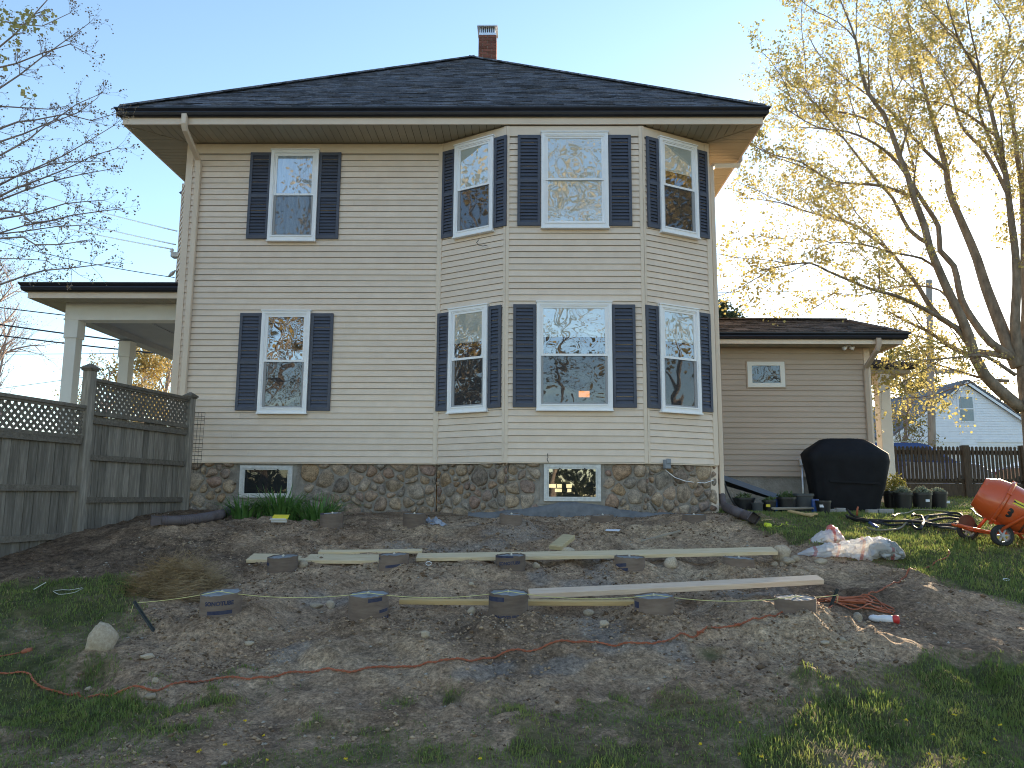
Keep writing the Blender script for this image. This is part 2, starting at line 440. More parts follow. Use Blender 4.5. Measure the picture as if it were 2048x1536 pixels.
def ground_material():
    m = bpy.data.materials.new('soil_and_turf'); m.use_nodes = True
    nt = m.node_tree; N = nt.nodes; b = N['Principled BSDF']
    b.inputs['Roughness'].default_value = .93; b.inputs['Specular IOR Level'].default_value = .2
    tc = N.new('ShaderNodeTexCoord')
    def noise(s, d=6, r=.62):
        n = N.new('ShaderNodeTexNoise'); n.inputs['Scale'].default_value = s; n.inputs['Detail'].default_value = d; n.inputs['Roughness'].default_value = r
        _link(nt, tc.outputs['Object'], n.inputs['Vector']); return n.outputs['Fac']
    def ramp(f, *st):
        r = N.new('ShaderNodeValToRGB'); e = r.color_ramp.elements
        e[0].position, e[0].color = st[0][0], (*st[0][1], 1); e[1].position, e[1].color = st[-1][0], (*st[-1][1], 1)
        for p, c in st[1:-1]: k = e.new(p); k.color = (*c, 1)
        _link(nt, f, r.inputs['Fac']); return r.outputs['Color']
    def attr(nm):
        a = N.new('ShaderNodeAttribute'); a.attribute_name = nm; return a.outputs['Fac']
    def math_(op, a, bb, clamp=True):
        q = N.new('ShaderNodeMath'); q.operation = op; q.use_clamp = clamp
        for i, v in enumerate((a, bb)):
            if isinstance(v, (int, float)): q.inputs[i].default_value = v
            else: _link(nt, v, q.inputs[i])
        return q.outputs[0]
    def mix(f, a, bb):
        q = N.new('ShaderNodeMix'); q.data_type = 'RGBA'
        _link(nt, f, q.inputs['Factor']); _link(nt, a, q.inputs[6]); _link(nt, bb, q.inputs[7]); return q.outputs[2]
    n1, n2, n3 = noise(2.2), noise(11, 10, .72), noise(60, 4, .7)
    dirt = ramp(n2, (.33, (.105, .066, .040)), (.44, (.265, .178, .115)), (.55, (.405, .282, .185)), (.68, (.60, .43, .29)))
    big = ramp(n1, (.36, (.17, .108, .068)), (.62, (.50, .355, .235)))
    dirt = mix(math_('MULTIPLY', 1.0, .45), dirt, big) if False else dirt
    q = N.new('ShaderNodeMix'); q.data_type = 'RGBA'; q.inputs['Factor'].default_value = .55
    _link(nt, dirt, q.inputs[6]); _link(nt, big, q.inputs[7]); dirt = q.outputs[2]
    sand = ramp(n2, (.36, (.29, .205, .13)), (.64, (.62, .47, .32)))
    dark = ramp(n2, (.36, (.055, .036, .024)), (.66, (.235, .162, .11)))
    cem = ramp(n2, (.3, (.19, .172, .155)), (.7, (.33, .312, .29)))
    col = mix(math_('MULTIPLY', attr('sand'), .85), dirt, sand)
    col = mix(math_('MULTIPLY', attr('humus'), .9), col, dark)
    col = mix(math_('MULTIPLY', attr('cement'), .5), col, cem)
    nm = noise(26, 4, .6)
    def speck(f, lo, hi, a, bb):
        q = N.new('ShaderNodeMapRange'); q.inputs['From Min'].default_value = lo; q.inputs['From Max'].default_value = hi; q.inputs['To Min'].default_value = a; q.inputs['To Max'].default_value = bb; _link(nt, f, q.inputs['Value']); return q.outputs['Result']
    def mul(a, f):
        q = N.new('ShaderNodeMix'); q.data_type = 'RGBA'; q.blend_type = 'MULTIPLY'; q.inputs['Factor'].default_value = 1; _link(nt, a, q.inputs[6]); _link(nt, f, q.inputs[7]); return q.outputs[2]
    col = mul(mul(col, speck(n3, .34, .66, .64, 1.4)), speck(nm, .34, .66, .66, 1.34))
    turf = ramp(n2, (.3, (.05, .055, .02)), (.52, (.10, .105, .04)), (.72, (.19, .155, .085)))
    gfac = math_('MULTIPLY', attr('turf'), math_('MULTIPLY_ADD', n3, 1.4) if False else 1.0)
    col = mix(gfac, col, turf)
    # pale grit specks
    sp = N.new('ShaderNodeTexVoronoi'); sp.inputs['Scale'].default_value = 38; _link(nt, tc.outputs['Object'], sp.inputs['Vector'])
    grit = math_('MULTIPLY', math_('LESS_THAN', sp.outputs['Distance'], .13), math_('GREATER_THAN', n1, .52))
    gc = N.new('ShaderNodeRGB'); gc.outputs[0].default_value = (.40, .36, .30, 1)
    col = mix(math_('MULTIPLY', grit, .6), col, gc.outputs[0])
    _link(nt, col, b.inputs['Base Color'])
    bp = N.new('ShaderNodeBump'); bp.inputs['Strength'].default_value = 1.0; bp.inputs['Distance'].default_value = .05
    h = math_('ADD', math_('MULTIPLY', n2, .8, False), math_('MULTIPLY', n3, .35, False), False)
    _link(nt, h, bp.inputs['Height']); _link(nt, bp.outputs['Normal'], b.inputs['Normal'])
    rg = N.new('ShaderNodeMapRange'); _link(nt, attr('cement'), rg.inputs['Value']); rg.inputs['To Min'].default_value = .93; rg.inputs['To Max'].default_value = .6
    _link(nt, rg.outputs['Result'], b.inputs['Roughness'])
    return m
gme.materials.append(ground_material())
g_ob = link('ground', gme); tag(g_ob, 'bare trampled soil and patchy lawn sloping up to the house', 'ground', kind='structure')

# loose clods and pebbles lying on the bare soil
def scatter(n, x0, x1, y0, y1, accept):
    x = RNG.uniform(x0, x1, n); y = RNG.uniform(y0, y1, n)
    a = RNG.random(n) < accept(x, y)
    return x[a], y[a]

_oct_v = np.array([(1, 0, 0), (0, 1, 0), (-1, 0, 0), (0, -1, 0), (0, 0, 1), (0, 0, -1.0)])
_oct_f = np.array([(0, 1, 4), (1, 2, 4), (2, 3, 4), (3, 0, 4), (1, 0, 5), (2, 1, 5), (3, 2, 5), (0, 3, 5)])
def lumps(name, x, y, size, m, sink=.3, label=None, cat=None, flat=.7):
    n = len(x); z = H(x, y)
    a = RNG.uniform(0, 6.28, n); ca, sa = np.cos(a), np.sin(a)
    v = np.repeat(_oct_v[None], n, 0) * RNG.uniform(.6, 1.3, (n, 6, 1)) * size[:, None, None]
    v[:, :, 0] *= RNG.uniform(.7, 1.5, (n, 1)); v[:, :, 2] *= flat
    xr = v[:, :, 0] * ca[:, None] - v[:, :, 1] * sa[:, None]; yr = v[:, :, 0] * sa[:, None] + v[:, :, 1] * ca[:, None]
    V = np.stack([xr + x[:, None], yr + y[:, None], v[:, :, 2] + z[:, None] + (size * (1 - 2 * sink) * flat)[:, None]], 2).reshape(-1, 3)
    F = (_oct_f[None] + (np.arange(n) * 6)[:, None, None]).reshape(-1, 3)
    me = idx_mesh(name, V, F, m, False)
    o = link(name, me); return tag(o, label, cat, kind='stuff')

M_CLOD = mat('clod_soil', (.07, .044, .028), (.25, .17, .11), scale=5, rough=.95, bump=.5, bscale=60, spec=.15)
M_CLOD2 = mat('clod_dry', (.27, .19, .125), (.50, .37, .25), scale=4, rough=.95, bump=.4, bscale=60, spec=.15)
M_GRIT = mat('grit_pale', (.22, .19, .155), (.47, .43, .37), scale=6, rough=.85, spec=.3)
def bare(x, y): return (1 - grass_density(x, y)) ** 2
mound = lambda x, y: np.max([np.exp(-((x - f[0]) ** 2 + (y - f[1] + .1) ** 2) / (2 * .35 ** 2)) for f in FOOT], 0)
x, y = scatter(70000, -6.3, 6.4, 3.6, 12.2, lambda x, y: bare(x, y) * np.clip(.25 + fbm(x, y, 1.2, 3) * 1.6 + .5 * mound(x, y), .02, 1))
lumps('soil_clods', x, y, .004 + .013 * RNG.random(len(x)) ** 3 + .022 * (RNG.random(len(x)) < .035) * RNG.random(len(x)), M_CLOD, label='loose dark crumbs of soil strewn over the bare yard', cat='soil crumbs')
x, y = scatter(52000, -5, 5.5, 3.8, 11.5, lambda x, y: bare(x, y) * np.clip(.1 + fbm(x + 40, y, 1.5, 3) * 1.4 + .7 * mound(x, y), .02, 1))
lumps('dry_soil_crumbs', x, y, .005 + .014 * RNG.random(len(x)) ** 3, M_CLOD2, label='dry sandy crumbs heaped around the footing tubes', cat='soil crumbs')
x, y = scatter(6500, -5.5, 5.5, 3.6, 11.5, lambda x, y: bare(x, y) * np.clip(.4 + fbm(x + 90, y, 1.0, 3), .05, 1))
lumps('pale_grit', x, y, .004 + .014 * RNG.random(len(x)) ** 4, M_GRIT, sink=.35, label='pale pebbles and grit scattered on the bare soil', cat='grit')

# grass blades
M_BLADE = mat('grass_blade', (.11, .16, .04), (.29, .30, .09), scale=2.4, rough=.55, spec=.3, trans=.4, c3=(.18, .235, .065), contrast=(.25, .75))
M_BLADE2 = mat('grass_blade_straw', (.28, .22, .10), (.46, .37, .19), scale=9, rough=.7, spec=.2, trans=.25)
def blades(name, x, y, hgt, wid, m, label, cat='grass', lean=.55):
    n = len(x); z = H(x, y) - .006
    a = RNG.uniform(0, 6.28, n); l = RNG.uniform(0, 6.28, n); lm = RNG.uniform(.1, 1, n) * lean * hgt
    wx, wy = np.cos(a) * wid / 2, np.sin(a) * wid / 2; lx, ly = np.cos(l) * lm, np.sin(l) * lm
    b0 = np.stack([x - wx, y - wy, z], 1); b1 = np.stack([x + wx, y + wy, z], 1)
    m0 = np.stack([x - wx * .8 + lx * .35, y - wy * .8 + ly * .35, z + hgt * .55], 1); m1 = np.stack([x + wx * .8 + lx * .35, y + wy * .8 + ly * .35, z + hgt * .55], 1)
    t = np.stack([x + lx, y + ly, z + hgt * (1 - .25 * lm / np.maximum(hgt, 1e-4))], 1)
    V = np.stack([b0, b1, m0, m1, t], 1).reshape(-1, 3); o = (np.arange(n) * 5)[:, None]
    F = np.concatenate([o + [0, 1, 3], o + [0, 3, 2], o + [2, 3, 4]], 0)
    ob = link(name, idx_mesh(name, V, F, m, True)); return tag(ob, label, cat, kind='stuff')

def turf_points(n, x0, x1, y0, y1, pw=1.0):
    return scatter(n, x0, x1, y0, y1, lambda x, y: grass_density(x, y) ** pw * np.clip(.75 + fbm(x, y, 6, 2), .1, 1))
_parts = [turf_points(110000, -3.2, 4.6, 3.5, 5.8), turf_points(60000, -5.5, -1.2, 4.2, 9.4), turf_points(90000, 2.0, 7.6, 5.6, 10.0), turf_points(70000, 3.0, 10.5, 9.8, 14.5), turf_points(30000, 4.5, 16, 14.2, 22)]
bx_ = np.concatenate([p[0] for p in _parts]); by_ = np.concatenate([p[1] for p in _parts])
_hg = (.018 + .045 * RNG.random(len(bx_)) ** 1.5) * (1 + .6 * fbm(bx_, by_, 1.4, 2)) * np.clip(.55 + grass_density(bx_, by_) * .5, .4, 1)
_wd = .0035 + .0006 * by_
_st = RNG.random(len(bx_)) < np.clip(.10 + .35 * fbm(bx_ + 8, by_, 1.0, 3), .03, .5)
blades('grass', bx_[~_st], by_[~_st], _hg[~_st], _wd[~_st], M_BLADE, 'short green lawn grass growing in patches round the bare soil')
blades('dry_grass', bx_[_st], by_[_st], _hg[_st] * .8, _wd[_st], M_BLADE2, 'straw coloured dead grass mixed through the lawn', lean=1.1)
# broad clover-like weeds in the near turf
wx_, wy_ = turf_points(9000, -3.0, 3.4, 3.5, 5.2, 2)
blades('clover', wx_, wy_, RNG.uniform(.01, .03, len(wx_)), RNG.uniform(.012, .022, len(wx_)), M_BLADE, 'broad leaved weeds low in the near lawn', 'weeds', lean=1.6)

# ================================================================== HOUSE
M_SIDING = mat('cream_vinyl', (.70, .575, .465), (.775, .645, .53), scale=1.6, stretch=(2.2, 2.2, .4), rough=.55, spec=.35, rand=.045, bump=.05, bscale=90)
M_SIDING2 = mat('tan_vinyl', (.45, .355, .28), (.49, .39, .31), scale=1.3, rough=.55, spec=.35, rand=.03, bump=.05, bscale=90)
M_TRIM = mat('cream_trim', (.69, .57, .455), (.74, .615, .495), scale=2, rough=.5, spec=.4)
M_BACK = mat('siding_backing', (.28, .24, .19), (.32, .27, .22), scale=3, rough=.8)
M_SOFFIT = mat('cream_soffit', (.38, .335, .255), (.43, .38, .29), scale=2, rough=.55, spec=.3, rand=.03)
M_WHITE = mat('white_vinyl_frame', (.82, .82, .84), (.88, .88, .90), scale=3, rough=.38, spec=.5)
M_GREYWHITE = mat('weathered_frame', (.50, .49, .47), (.70, .70, .68), scale=14, rough=.6, bump=.2)
M_SHUT = mat('slate_shutter', (.058, .066, .094), (.075, .083, .115), scale=5, rough=.5, spec=.4, rand=.05)
M_GUT = mat('dark_gutter', (.012, .013, .020), (.020, .021, .030), scale=3, rough=.32, spec=.5)
M_ROOF = mat('asphalt_shingle', (.072, .076, .090), (.20, .205, .228), scale=26, rough=.92, bump=.6, bscale=160, spec=.2, c3=(.125, .130, .152), rand=.15)
M_ROOF2 = mat('brown_shingle', (.062, .052, .051), (.150, .130, .126), scale=26, rough=.92, bump=.6, bscale=160, spec=.2, c3=(.098, .084, .082))
M_MORTAR = mat('mortar', (.20, .175, .15), (.36, .325, .285), scale=9, rough=.95, bump=.9, bscale=30, spec=.15)
M_CEMENT = mat('fresh_parge', (.12, .122, .128), (.20, .202, .21), scale=7, rough=.85, bump=.7, bscale=18, spec=.2)
M_CONC = mat('old_concrete', (.22, .20, .175), (.34, .315, .28), scale=5, rough=.93, bump=.5, bscale=25)
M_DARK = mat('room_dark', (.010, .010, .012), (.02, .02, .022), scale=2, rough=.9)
M_BLIND = mat('window_blind', (.58, .57, .54), (.68, .67, .63), scale=3, rough=.8)
M_CURTAIN = mat('sheer_curtain', (.30, .33, .40), (.60, .63, .70), scale=3.5, rough=.85, stretch=(9, 9, .3))
M_BRICK = mat('chimney_brick', (.12, .045, .032), (.22, .085, .06), scale=20, rough=.9, bump=.4, rand=.25)
M_BRICKMORTAR = mat('chimney_mortar', (.30, .26, .23), (.40, .35, .31), scale=20, rough=.95)
M_ALU = mat('galvanised', (.62, .63, .66), (.72, .73, .76), scale=8, rough=.35, metal=.6)
M_PIPE = mat('brown_corrugated', (.095, .078, .082), (.135, .112, .116), scale=9, rough=.6, spec=.3)
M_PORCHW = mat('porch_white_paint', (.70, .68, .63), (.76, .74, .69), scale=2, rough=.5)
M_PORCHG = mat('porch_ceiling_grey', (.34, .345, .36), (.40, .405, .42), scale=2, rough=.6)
M_METALGREY = mat('grey_box', (.20, .22, .25), (.28, .30, .33), scale=12, rough=.5)

def stone_material():
    m = bpy.data.materials.new('field_stone'); m.use_nodes = True
    nt = m.node_tree; N = nt.nodes; b = N['Principled BSDF']; b.inputs['Roughness'].default_value = .88; b.inputs['Specular IOR Level'].default_value = .25
    oi = N.new('ShaderNodeObjectInfo'); tc = N.new('ShaderNodeTexCoord')
    r = N.new('ShaderNodeValToRGB'); e = r.color_ramp.elements
    e[0].position = 0; e[0].color = (.31, .235, .165, 1); e[1].position = 1; e[1].color = (.29, .26, .225, 1)
    for p, c in ((.14, (.42, .325, .235)), (.28, (.22, .18, .15)), (.4, (.37, .27, .20)), (.52, (.46, .37, .285)), (.64, (.25, .22, .19)), (.76, (.40, .275, .165)), (.88, (.31, .215, .175))):
        k = e.new(p); k.color = (*c, 1)
    _link(nt, oi.outputs['Random'], r.inputs['Fac'])
    ad = N.new('ShaderNodeVectorMath'); ad.operation = 'MULTIPLY_ADD'; _link(nt, oi.outputs['Random'], ad.inputs[0]); ad.inputs[1].default_value = (91, 57, 33); _link(nt, tc.outputs['Object'], ad.inputs[2])
    def noise(s, d):
        n = N.new('ShaderNodeTexNoise'); n.inputs['Scale'].default_value = s; n.inputs['Detail'].default_value = d; n.inputs['Roughness'].default_value = .65; _link(nt, ad.outputs[0], n.inputs['Vector']); return n.outputs['Fac']
    n1, n2 = noise(11, 6), noise(65, 3)
    g = N.new('ShaderNodeValToRGB'); g.color_ramp.elements[0].position = .3; g.color_ramp.elements[0].color = (.45, .45, .45, 1); g.color_ramp.elements[1].position = .72; g.color_ramp.elements[1].color = (1.45, 1.42, 1.38, 1)
    _link(nt, n1, g.inputs['Fac'])
    g2 = N.new('ShaderNodeValToRGB'); g2.color_ramp.elements[0].position = .32; g2.color_ramp.elements[0].color = (.6, .6, .6, 1); g2.color_ramp.elements[1].position = .62; g2.color_ramp.elements[1].color = (1.15, 1.15, 1.15, 1)
    _link(nt, n2, g2.inputs['Fac'])
    def mul(a, c):
        q = N.new('ShaderNodeMix'); q.data_type = 'RGBA'; q.blend_type = 'MULTIPLY'; q.inputs['Factor'].default_value = 1; _link(nt, a, q.inputs[6]); _link(nt, c, q.inputs[7]); return q.outputs[2]
    _link(nt, mul(mul(r.outputs['Color'], g.outputs['Color']), g2.outputs['Color']), b.inputs['Base Color'])
    bp = N.new('ShaderNodeBump'); bp.inputs['Strength'].default_value = .7; bp.inputs['Distance'].default_value = .012
    _link(nt, n1, bp.inputs['Height']); _link(nt, bp.outputs['Normal'], b.inputs['Normal'])
    return m
M_STONE = stone_material()

def glass_material(name, refl, wav, scale, tint=(.9, .95, .95), screen=0.0, swirl=0.0, tilt=0.0):
    """slightly warped window pane: mirror-like reflection over a see-through pane"""
    m = bpy.data.materials.new(name); m.use_nodes = True
    nt = m.node_tree; N = nt.nodes; N.remove(N['Principled BSDF'])
    gl = N.new('ShaderNodeBsdfGlossy'); gl.inputs['Roughness'].default_value = .015; gl.inputs['Color'].default_value = (.95, .96, 1, 1)
    tr = N.new('ShaderNodeBsdfTransparent'); tr.inputs['Color'].default_value = (*tint, 1)
    tc = N.new('ShaderNodeTexCoord'); oi = N.new('ShaderNodeObjectInfo')
    ad = N.new('ShaderNodeVectorMath'); ad.operation = 'MULTIPLY_ADD'; _link(nt, oi.outputs['Random'], ad.inputs[0]); ad.inputs[1].default_value = (23, 41, 67); _link(nt, tc.outputs['Object'], ad.inputs[2])
    n = N.new('ShaderNodeTexNoise'); n.inputs['Scale'].default_value = scale; n.inputs['Detail'].default_value = .6; n.inputs['Distortion'].default_value = swirl
    _link(nt, ad.outputs[0], n.inputs['Vector'])
    bp = N.new('ShaderNodeBump'); bp.inputs['Strength'].default_value = wav; bp.inputs['Distance'].default_value = .05
    _link(nt, n.outputs['Fac'], bp.inputs['Height']); _link(nt, bp.outputs['Normal'], gl.inputs['Normal'])
    lw = N.new('ShaderNodeLayerWeight'); lw.inputs['Blend'].default_value = .25
    ma = N.new('ShaderNodeMath'); ma.operation = 'MULTIPLY_ADD'; ma.inputs[1].default_value = .5 if refl > .1 else .1; ma.inputs[2].default_value = refl; ma.use_clamp = True
    _link(nt, lw.outputs['Facing'], ma.inputs[0])
    mx = N.new('ShaderNodeMixShader'); _link(nt, ma.outputs[0], mx.inputs['Fac']); _link(nt, tr.outputs[0], mx.inputs[1]); _link(nt, gl.outputs[0], mx.inputs[2])
    out = mx.outputs[0]
    _link(nt, out, N['Material Output'].inputs['Surface'])
    return m
M_GLASS = glass_material('window_pane', .20, .045, 1.8, swirl=.6)
M_GLASS_OLD = glass_material('window_pane_wavy', .24, .10, 2.1, swirl=1.3)
def screen_material():
    m = bpy.data.materials.new('insect_screen'); m.use_nodes = True
    nt = m.node_tree; N = nt.nodes; N.remove(N['Principled BSDF'])
    df = N.new('ShaderNodeBsdfDiffuse'); df.inputs['Color'].default_value = (.07, .07, .075, 1)
    tr = N.new('ShaderNodeBsdfTransparent'); mx = N.new('ShaderNodeMixShader'); mx.inputs['Fac'].default_value = .42
    _link(nt, tr.outputs[0], mx.inputs[1]); _link(nt, df.outputs[0], mx.inputs[2]); _link(nt, mx.outputs[0], N['Material Output'].inputs['Surface'])
    return m
M_SCREEN = screen_material()
def glow(name, c, s):
    m = bpy.data.materials.new(name); m.use_nodes = True; b = m.node_tree.nodes['Principled BSDF']
    b.inputs['Base Color'].default_value = (*c, 1); b.inputs['Emission Color'].default_value = (*c, 1); b.inputs['Emission Strength'].default_value = s
    return m
M_GLASS_WING = glass_material('window_pane_wing', .10, .12, 3.5, swirl=1.0)
M_GLASS_DK = glass_material('window_pane_dim', .035, .05, 3)
M_LAMP = glow('lit_lamp_shade', (1.0, .42, .14), .55)
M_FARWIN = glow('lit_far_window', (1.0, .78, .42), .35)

WALL_Y, BAY_Y = 12.6, 11.95
XL, XB0, XB1, XB2, XR = -5.83, -1.41, -.28, 1.94, 3.18
Z_SB, Z_ST = 2.075, 7.60            # siding bottom, wall top (soffit)
EAVE_Y, EX0, EX1, Z_SOF = 11.90, -6.66, 3.93, 7.62
house = empty('house', (-1.3, 12.6, 1.2), 'two storey cream clapboard house with angled bay and dark hip roof', 'house')

class Wall:
    """upright wall plane: a = left end, b = right end as seen from outside"""
    def __init__(s, a, b):
        s.a = Vector((a[0], a[1], 0)); s.b = Vector((b[0], b[1], 0)); s.L = (s.b - s.a).length
        s.u = (s.b - s.a).normalized(); s.n = Vector((s.u.y, -s.u.x, 0))
    def p(s, t, z, d=0.0): return s.a + s.u * t + s.n * d + Vector((0, 0, z))
    def s_at(s, px, py):
        d = ray(px, py); t = (s.a - EYE).dot(s.n) / d.dot(s.n); return (EYE + d * t - s.a).dot(s.u)
    def slab(s, mb, t0, t1, z0, z1, d0, d1):
        q = [s.p(t0, z0, d1), s.p(t1, z0, d1), s.p(t1, z0, d0), s.p(t0, z0, d0), s.p(t0, z1, d1), s.p(t1, z1, d1), s.p(t1, z1, d0), s.p(t0, z1, d0)]
        mb.hexa(q); return mb

def clad(w, parent, z0, z1, n, m, t0=0.0, t1=None, seams=False, name='siding_board'):
    t1 = w.L if t1 is None else t1
    h = (z1 - z0) / n
    for k in range(n):
        za, zb = z0 + k * h, z0 + (k + 1) * h
        cuts = [t0, t1]
        if seams and k % 3 == 1: cuts = [t0, t0 + (t1 - t0) * random.uniform(.2, .85), t1]
        for c0, c1 in zip(cuts, cuts[1:]):
            mb = MB(); g = .0008
            sag = random.uniform(-.0012, .0012)
            # wedge: thick butt at the bottom, tucked at the top
            q = [w.p(c0 + g, za + sag, .021), w.p(c1 - g, za + sag, .021), w.p(c1 - g, za + .004, .0), w.p(c0 + g, za + .004, .0),
                 w.p(c0 + g, zb - .0045, .004), w.p(c1 - g, zb - .0045, .004), w.p(c1 - g, zb - .0045, .0), w.p(c0 + g, zb - .0045, .0)]
            mb.hexa(q); mb.obj(name, m, parent)

w_main = Wall((XL, WALL_Y), (XB0, WALL_Y)); w_bl = Wall((XB0, WALL_Y), (XB1, BAY_Y)); w_bc = Wall((XB1, BAY_Y), (XB2, BAY_Y)); w_br = Wall((XB2, BAY_Y), (XR, WALL_Y))
NC = 54
for w, nm, sm in ((w_main, 'wall', True), (w_bl, 'bay_wall', False), (w_bc, 'bay_wall', False), (w_br, 'bay_wall', False)):
    mb = MB(); w.slab(mb, 0, w.L, Z_SB + .004, Z_ST + .05, -.12, -.001)
    po = mb.obj(nm, M_BACK, house)
    clad(w, po, Z_SB, 7.40, NC - 2, M_SIDING, seams=sm)
    mb = MB(); w.slab(mb, .0, w.L, 7.425, 7.595, .0, .016); mb.obj('frieze_board', M_TRIM, po)
# unseen flank walls (they cast and bounce light)
for a, b in (((XR, WALL_Y), (XR, 21.5)), ((XL, 21.5), (XL, WALL_Y))):
    w = Wall(a, b); mb = MB(); w.slab(mb, 0, w.L, 1.0, Z_ST + .05, -.12, -.001); mb.obj('wall', M_SIDING, house)
mb = MB().box(XL, XR, 21.5, 21.6, 1, 7.6); mb.obj('wall', M_SIDING, house)
# corner posts
for w, t0, t1 in ((w_main, -.03, .085), (w_main, w_main.L - .06, w_main.L + .004), (w_bl, -.0, .035), (w_bl, w_bl.L - .035, w_bl.L + .006), (w_bc, -.002, .05), (w_bc, w_bc.L - .05, w_bc.L + .004), (w_br, 0, .04), (w_br, w_br.L - .085, w_br.L + .01)):
    mb = MB(); w.slab(mb, t0, t1, Z_SB - .012, Z_ST - .002, .0, .024); mb.obj('corner_post', M_TRIM, house)
# flank leg of the outer corner posts
mb = MB().box(XL - .024, XL - .0, WALL_Y + .002, WALL_Y + .11, Z_SB - .01, Z_ST); mb.obj('corner_post', M_TRIM, house)
mb = MB().box(XR + .0, XR + .03, WALL_Y + .02, WALL_Y + .13, Z_SB - .01, Z_ST); mb.obj('corner_post', M_TRIM, house)

# ---- windows
def pane_mat(old): return M_GLASS_OLD if old else M_GLASS
def window(w, t0, t1, z0, z1, label, upper='dark', lower='dark', old=(False, False), shade=0.0, screen=True):
    """double hung window standing proud of the siding; t0..t1, z0..z1 outer trim"""
    e = empty('window', (0, 0, 0), parent=house); e['label'] = label
    D = .020
    tr = .052
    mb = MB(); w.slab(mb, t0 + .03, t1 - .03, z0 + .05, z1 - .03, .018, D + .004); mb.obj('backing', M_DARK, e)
    f = MB()
    w.slab(f, t0, t0 + tr, z0, z1, .010, .080); w.slab(f, t1 - tr, t1, z0, z1, .010, .080)
    w.slab(f, t0 + tr, t1 - tr, z1 - .045, z1, .010, .078)
    w.slab(f, t0 + tr, t1 - tr, z0, z0 + .085, .010, .078)
    f.obj('frame', M_WHITE, e)
    mb = MB(); w.slab(mb, t0 - .012, t1 + .012, z1, z1 + .018, .008, .095); mb.obj('head_cap', M_WHITE, e)
    mb = MB(); w.slab(mb, t0 - .01, t1 + .01, z0 - .014, z0 + .006, .008, .100); w.slab(mb, t0 + tr + .01, t1 - tr - .01, z0 + .07, z0 + .092, .05, .088); mb.obj('sill', M_WHITE, e)
    # inner stop
    a, b, c, d = t0 + tr, t1 - tr, z0 + .085, z1 - .045
    mb = MB(); w.slab(mb, a, a + .018, c, d, .012, .068); w.slab(mb, b - .018, b, c, d, .012, .068); w.slab(mb, a + .018, b - .018, d - .018, d, .012, .068); mb.obj('stop', M_WHITE, e)
    a += .018; b -= .018; d -= .018
    mid = (c + d) / 2 + .005; st = .038
    for nm, za, zb, dd, kind, ol in (('sash', mid - .02, d, .058, upper, old[0]), ('sash', c, mid + .018, .040, lower, old[1])):
        s = MB()
        w.slab(s, a, a + st, za, zb, dd - .02, dd); w.slab(s, b - st, b, za, zb, dd - .02, dd)
        w.slab(s, a + st, b - st, zb - .036, zb, dd - .02, dd - .0015); w.slab(s, a + st, b - st, za, za + .036, dd - .02, dd - .0015)
        so = s.obj(nm, M_WHITE, e)
        pb = MB(); q = [w.p(a + st, za + .036, dd - .011), w.p(b - st, za + .036, dd - .011), w.p(b - st, zb - .036, dd - .011), w.p(a + st, zb - .036, dd - .011)]
        pb.quad(*q); pb.obj('pane', pane_mat(ol), so)
        if kind in ('blind', 'curtain', 'shade'):
            cz = za + .03 if kind != 'shade' else za + (zb - za) * shade
            bb = MB(); k = 1 if kind != 'curtain' else 24
            for i in range(k):
                ta, tb = a + st + (b - a - 2 * st) * i / k, a + st + (b - a - 2 * st) * (i + 1) / k
                da = dd - .014 - (.0018 if i % 2 else .0); db = dd - .014 - (.0018 if k > 1 and not i % 2 else .0)
                bb.add([w.p(ta, cz, da), w.p(tb, cz, db), w.p(tb, zb - .03, db), w.p(ta, zb - .03, da)], [(0, 1, 2, 3)])
            bb.obj('curtain' if kind == 'curtain' else 'blind', M_CURTAIN if kind == 'curtain' else M_BLIND, e)
    # screen over the lower half
    if not screen: return e
    mb = MB(); mb.quad(w.p(a + .004, c + .01, .0615), w.p(b - .004, c + .01, .0615), w.p(b - .004, mid - .02, .0615), w.p(a + .004, mid - .02, .0615)); mb.obj('insect_screen', M_SCREEN, e)
    return e

def shutter(w, t0, t1, z0, z1, label=None):
    e = empty('shutter', (0, 0, 0), parent=house)
    fr = MB(); s = .048
    w.slab(fr, t0, t0 + s, z0, z1, .017, .047); w.slab(fr, t1 - s, t1, z0, z1, .017, .047)
    zm = z0 + (z1 - z0) * .49
    for a, b in ((z0, z0 + .062), (zm - .028, zm + .028), (z1 - .058, z1)): w.slab(fr, t0 + s, t1 - s, a, b, .017, .0455)
    fr.obj('shutter_frame', M_SHUT, e)
    lv = MB()
    for a, b in ((z0 + .062, zm - .028), (zm + .028, z1 - .058)):
        n = int(round((b - a) / .058)); h = (b - a) / n
        for k in range(n):
            za, zb = a + k * h, a + (k + 1) * h
            lv.hexa([w.p(t0 + s, za, .042), w.p(t1 - s, za, .042), w.p(t1 - s, za, .02), w.p(t0 + s, za, .02),
                     w.p(t0 + s, zb - .006, .022), w.p(t1 - s, zb - .006, .022), w.p(t1 - s, zb - .006, .018), w.p(t0 + s, zb - .006, .018)])
        w.slab(lv, t0 + s, t1 - s, a, b, .0175, .0178)
    lv.obj('louvres', M_SHUT, e)
    return e

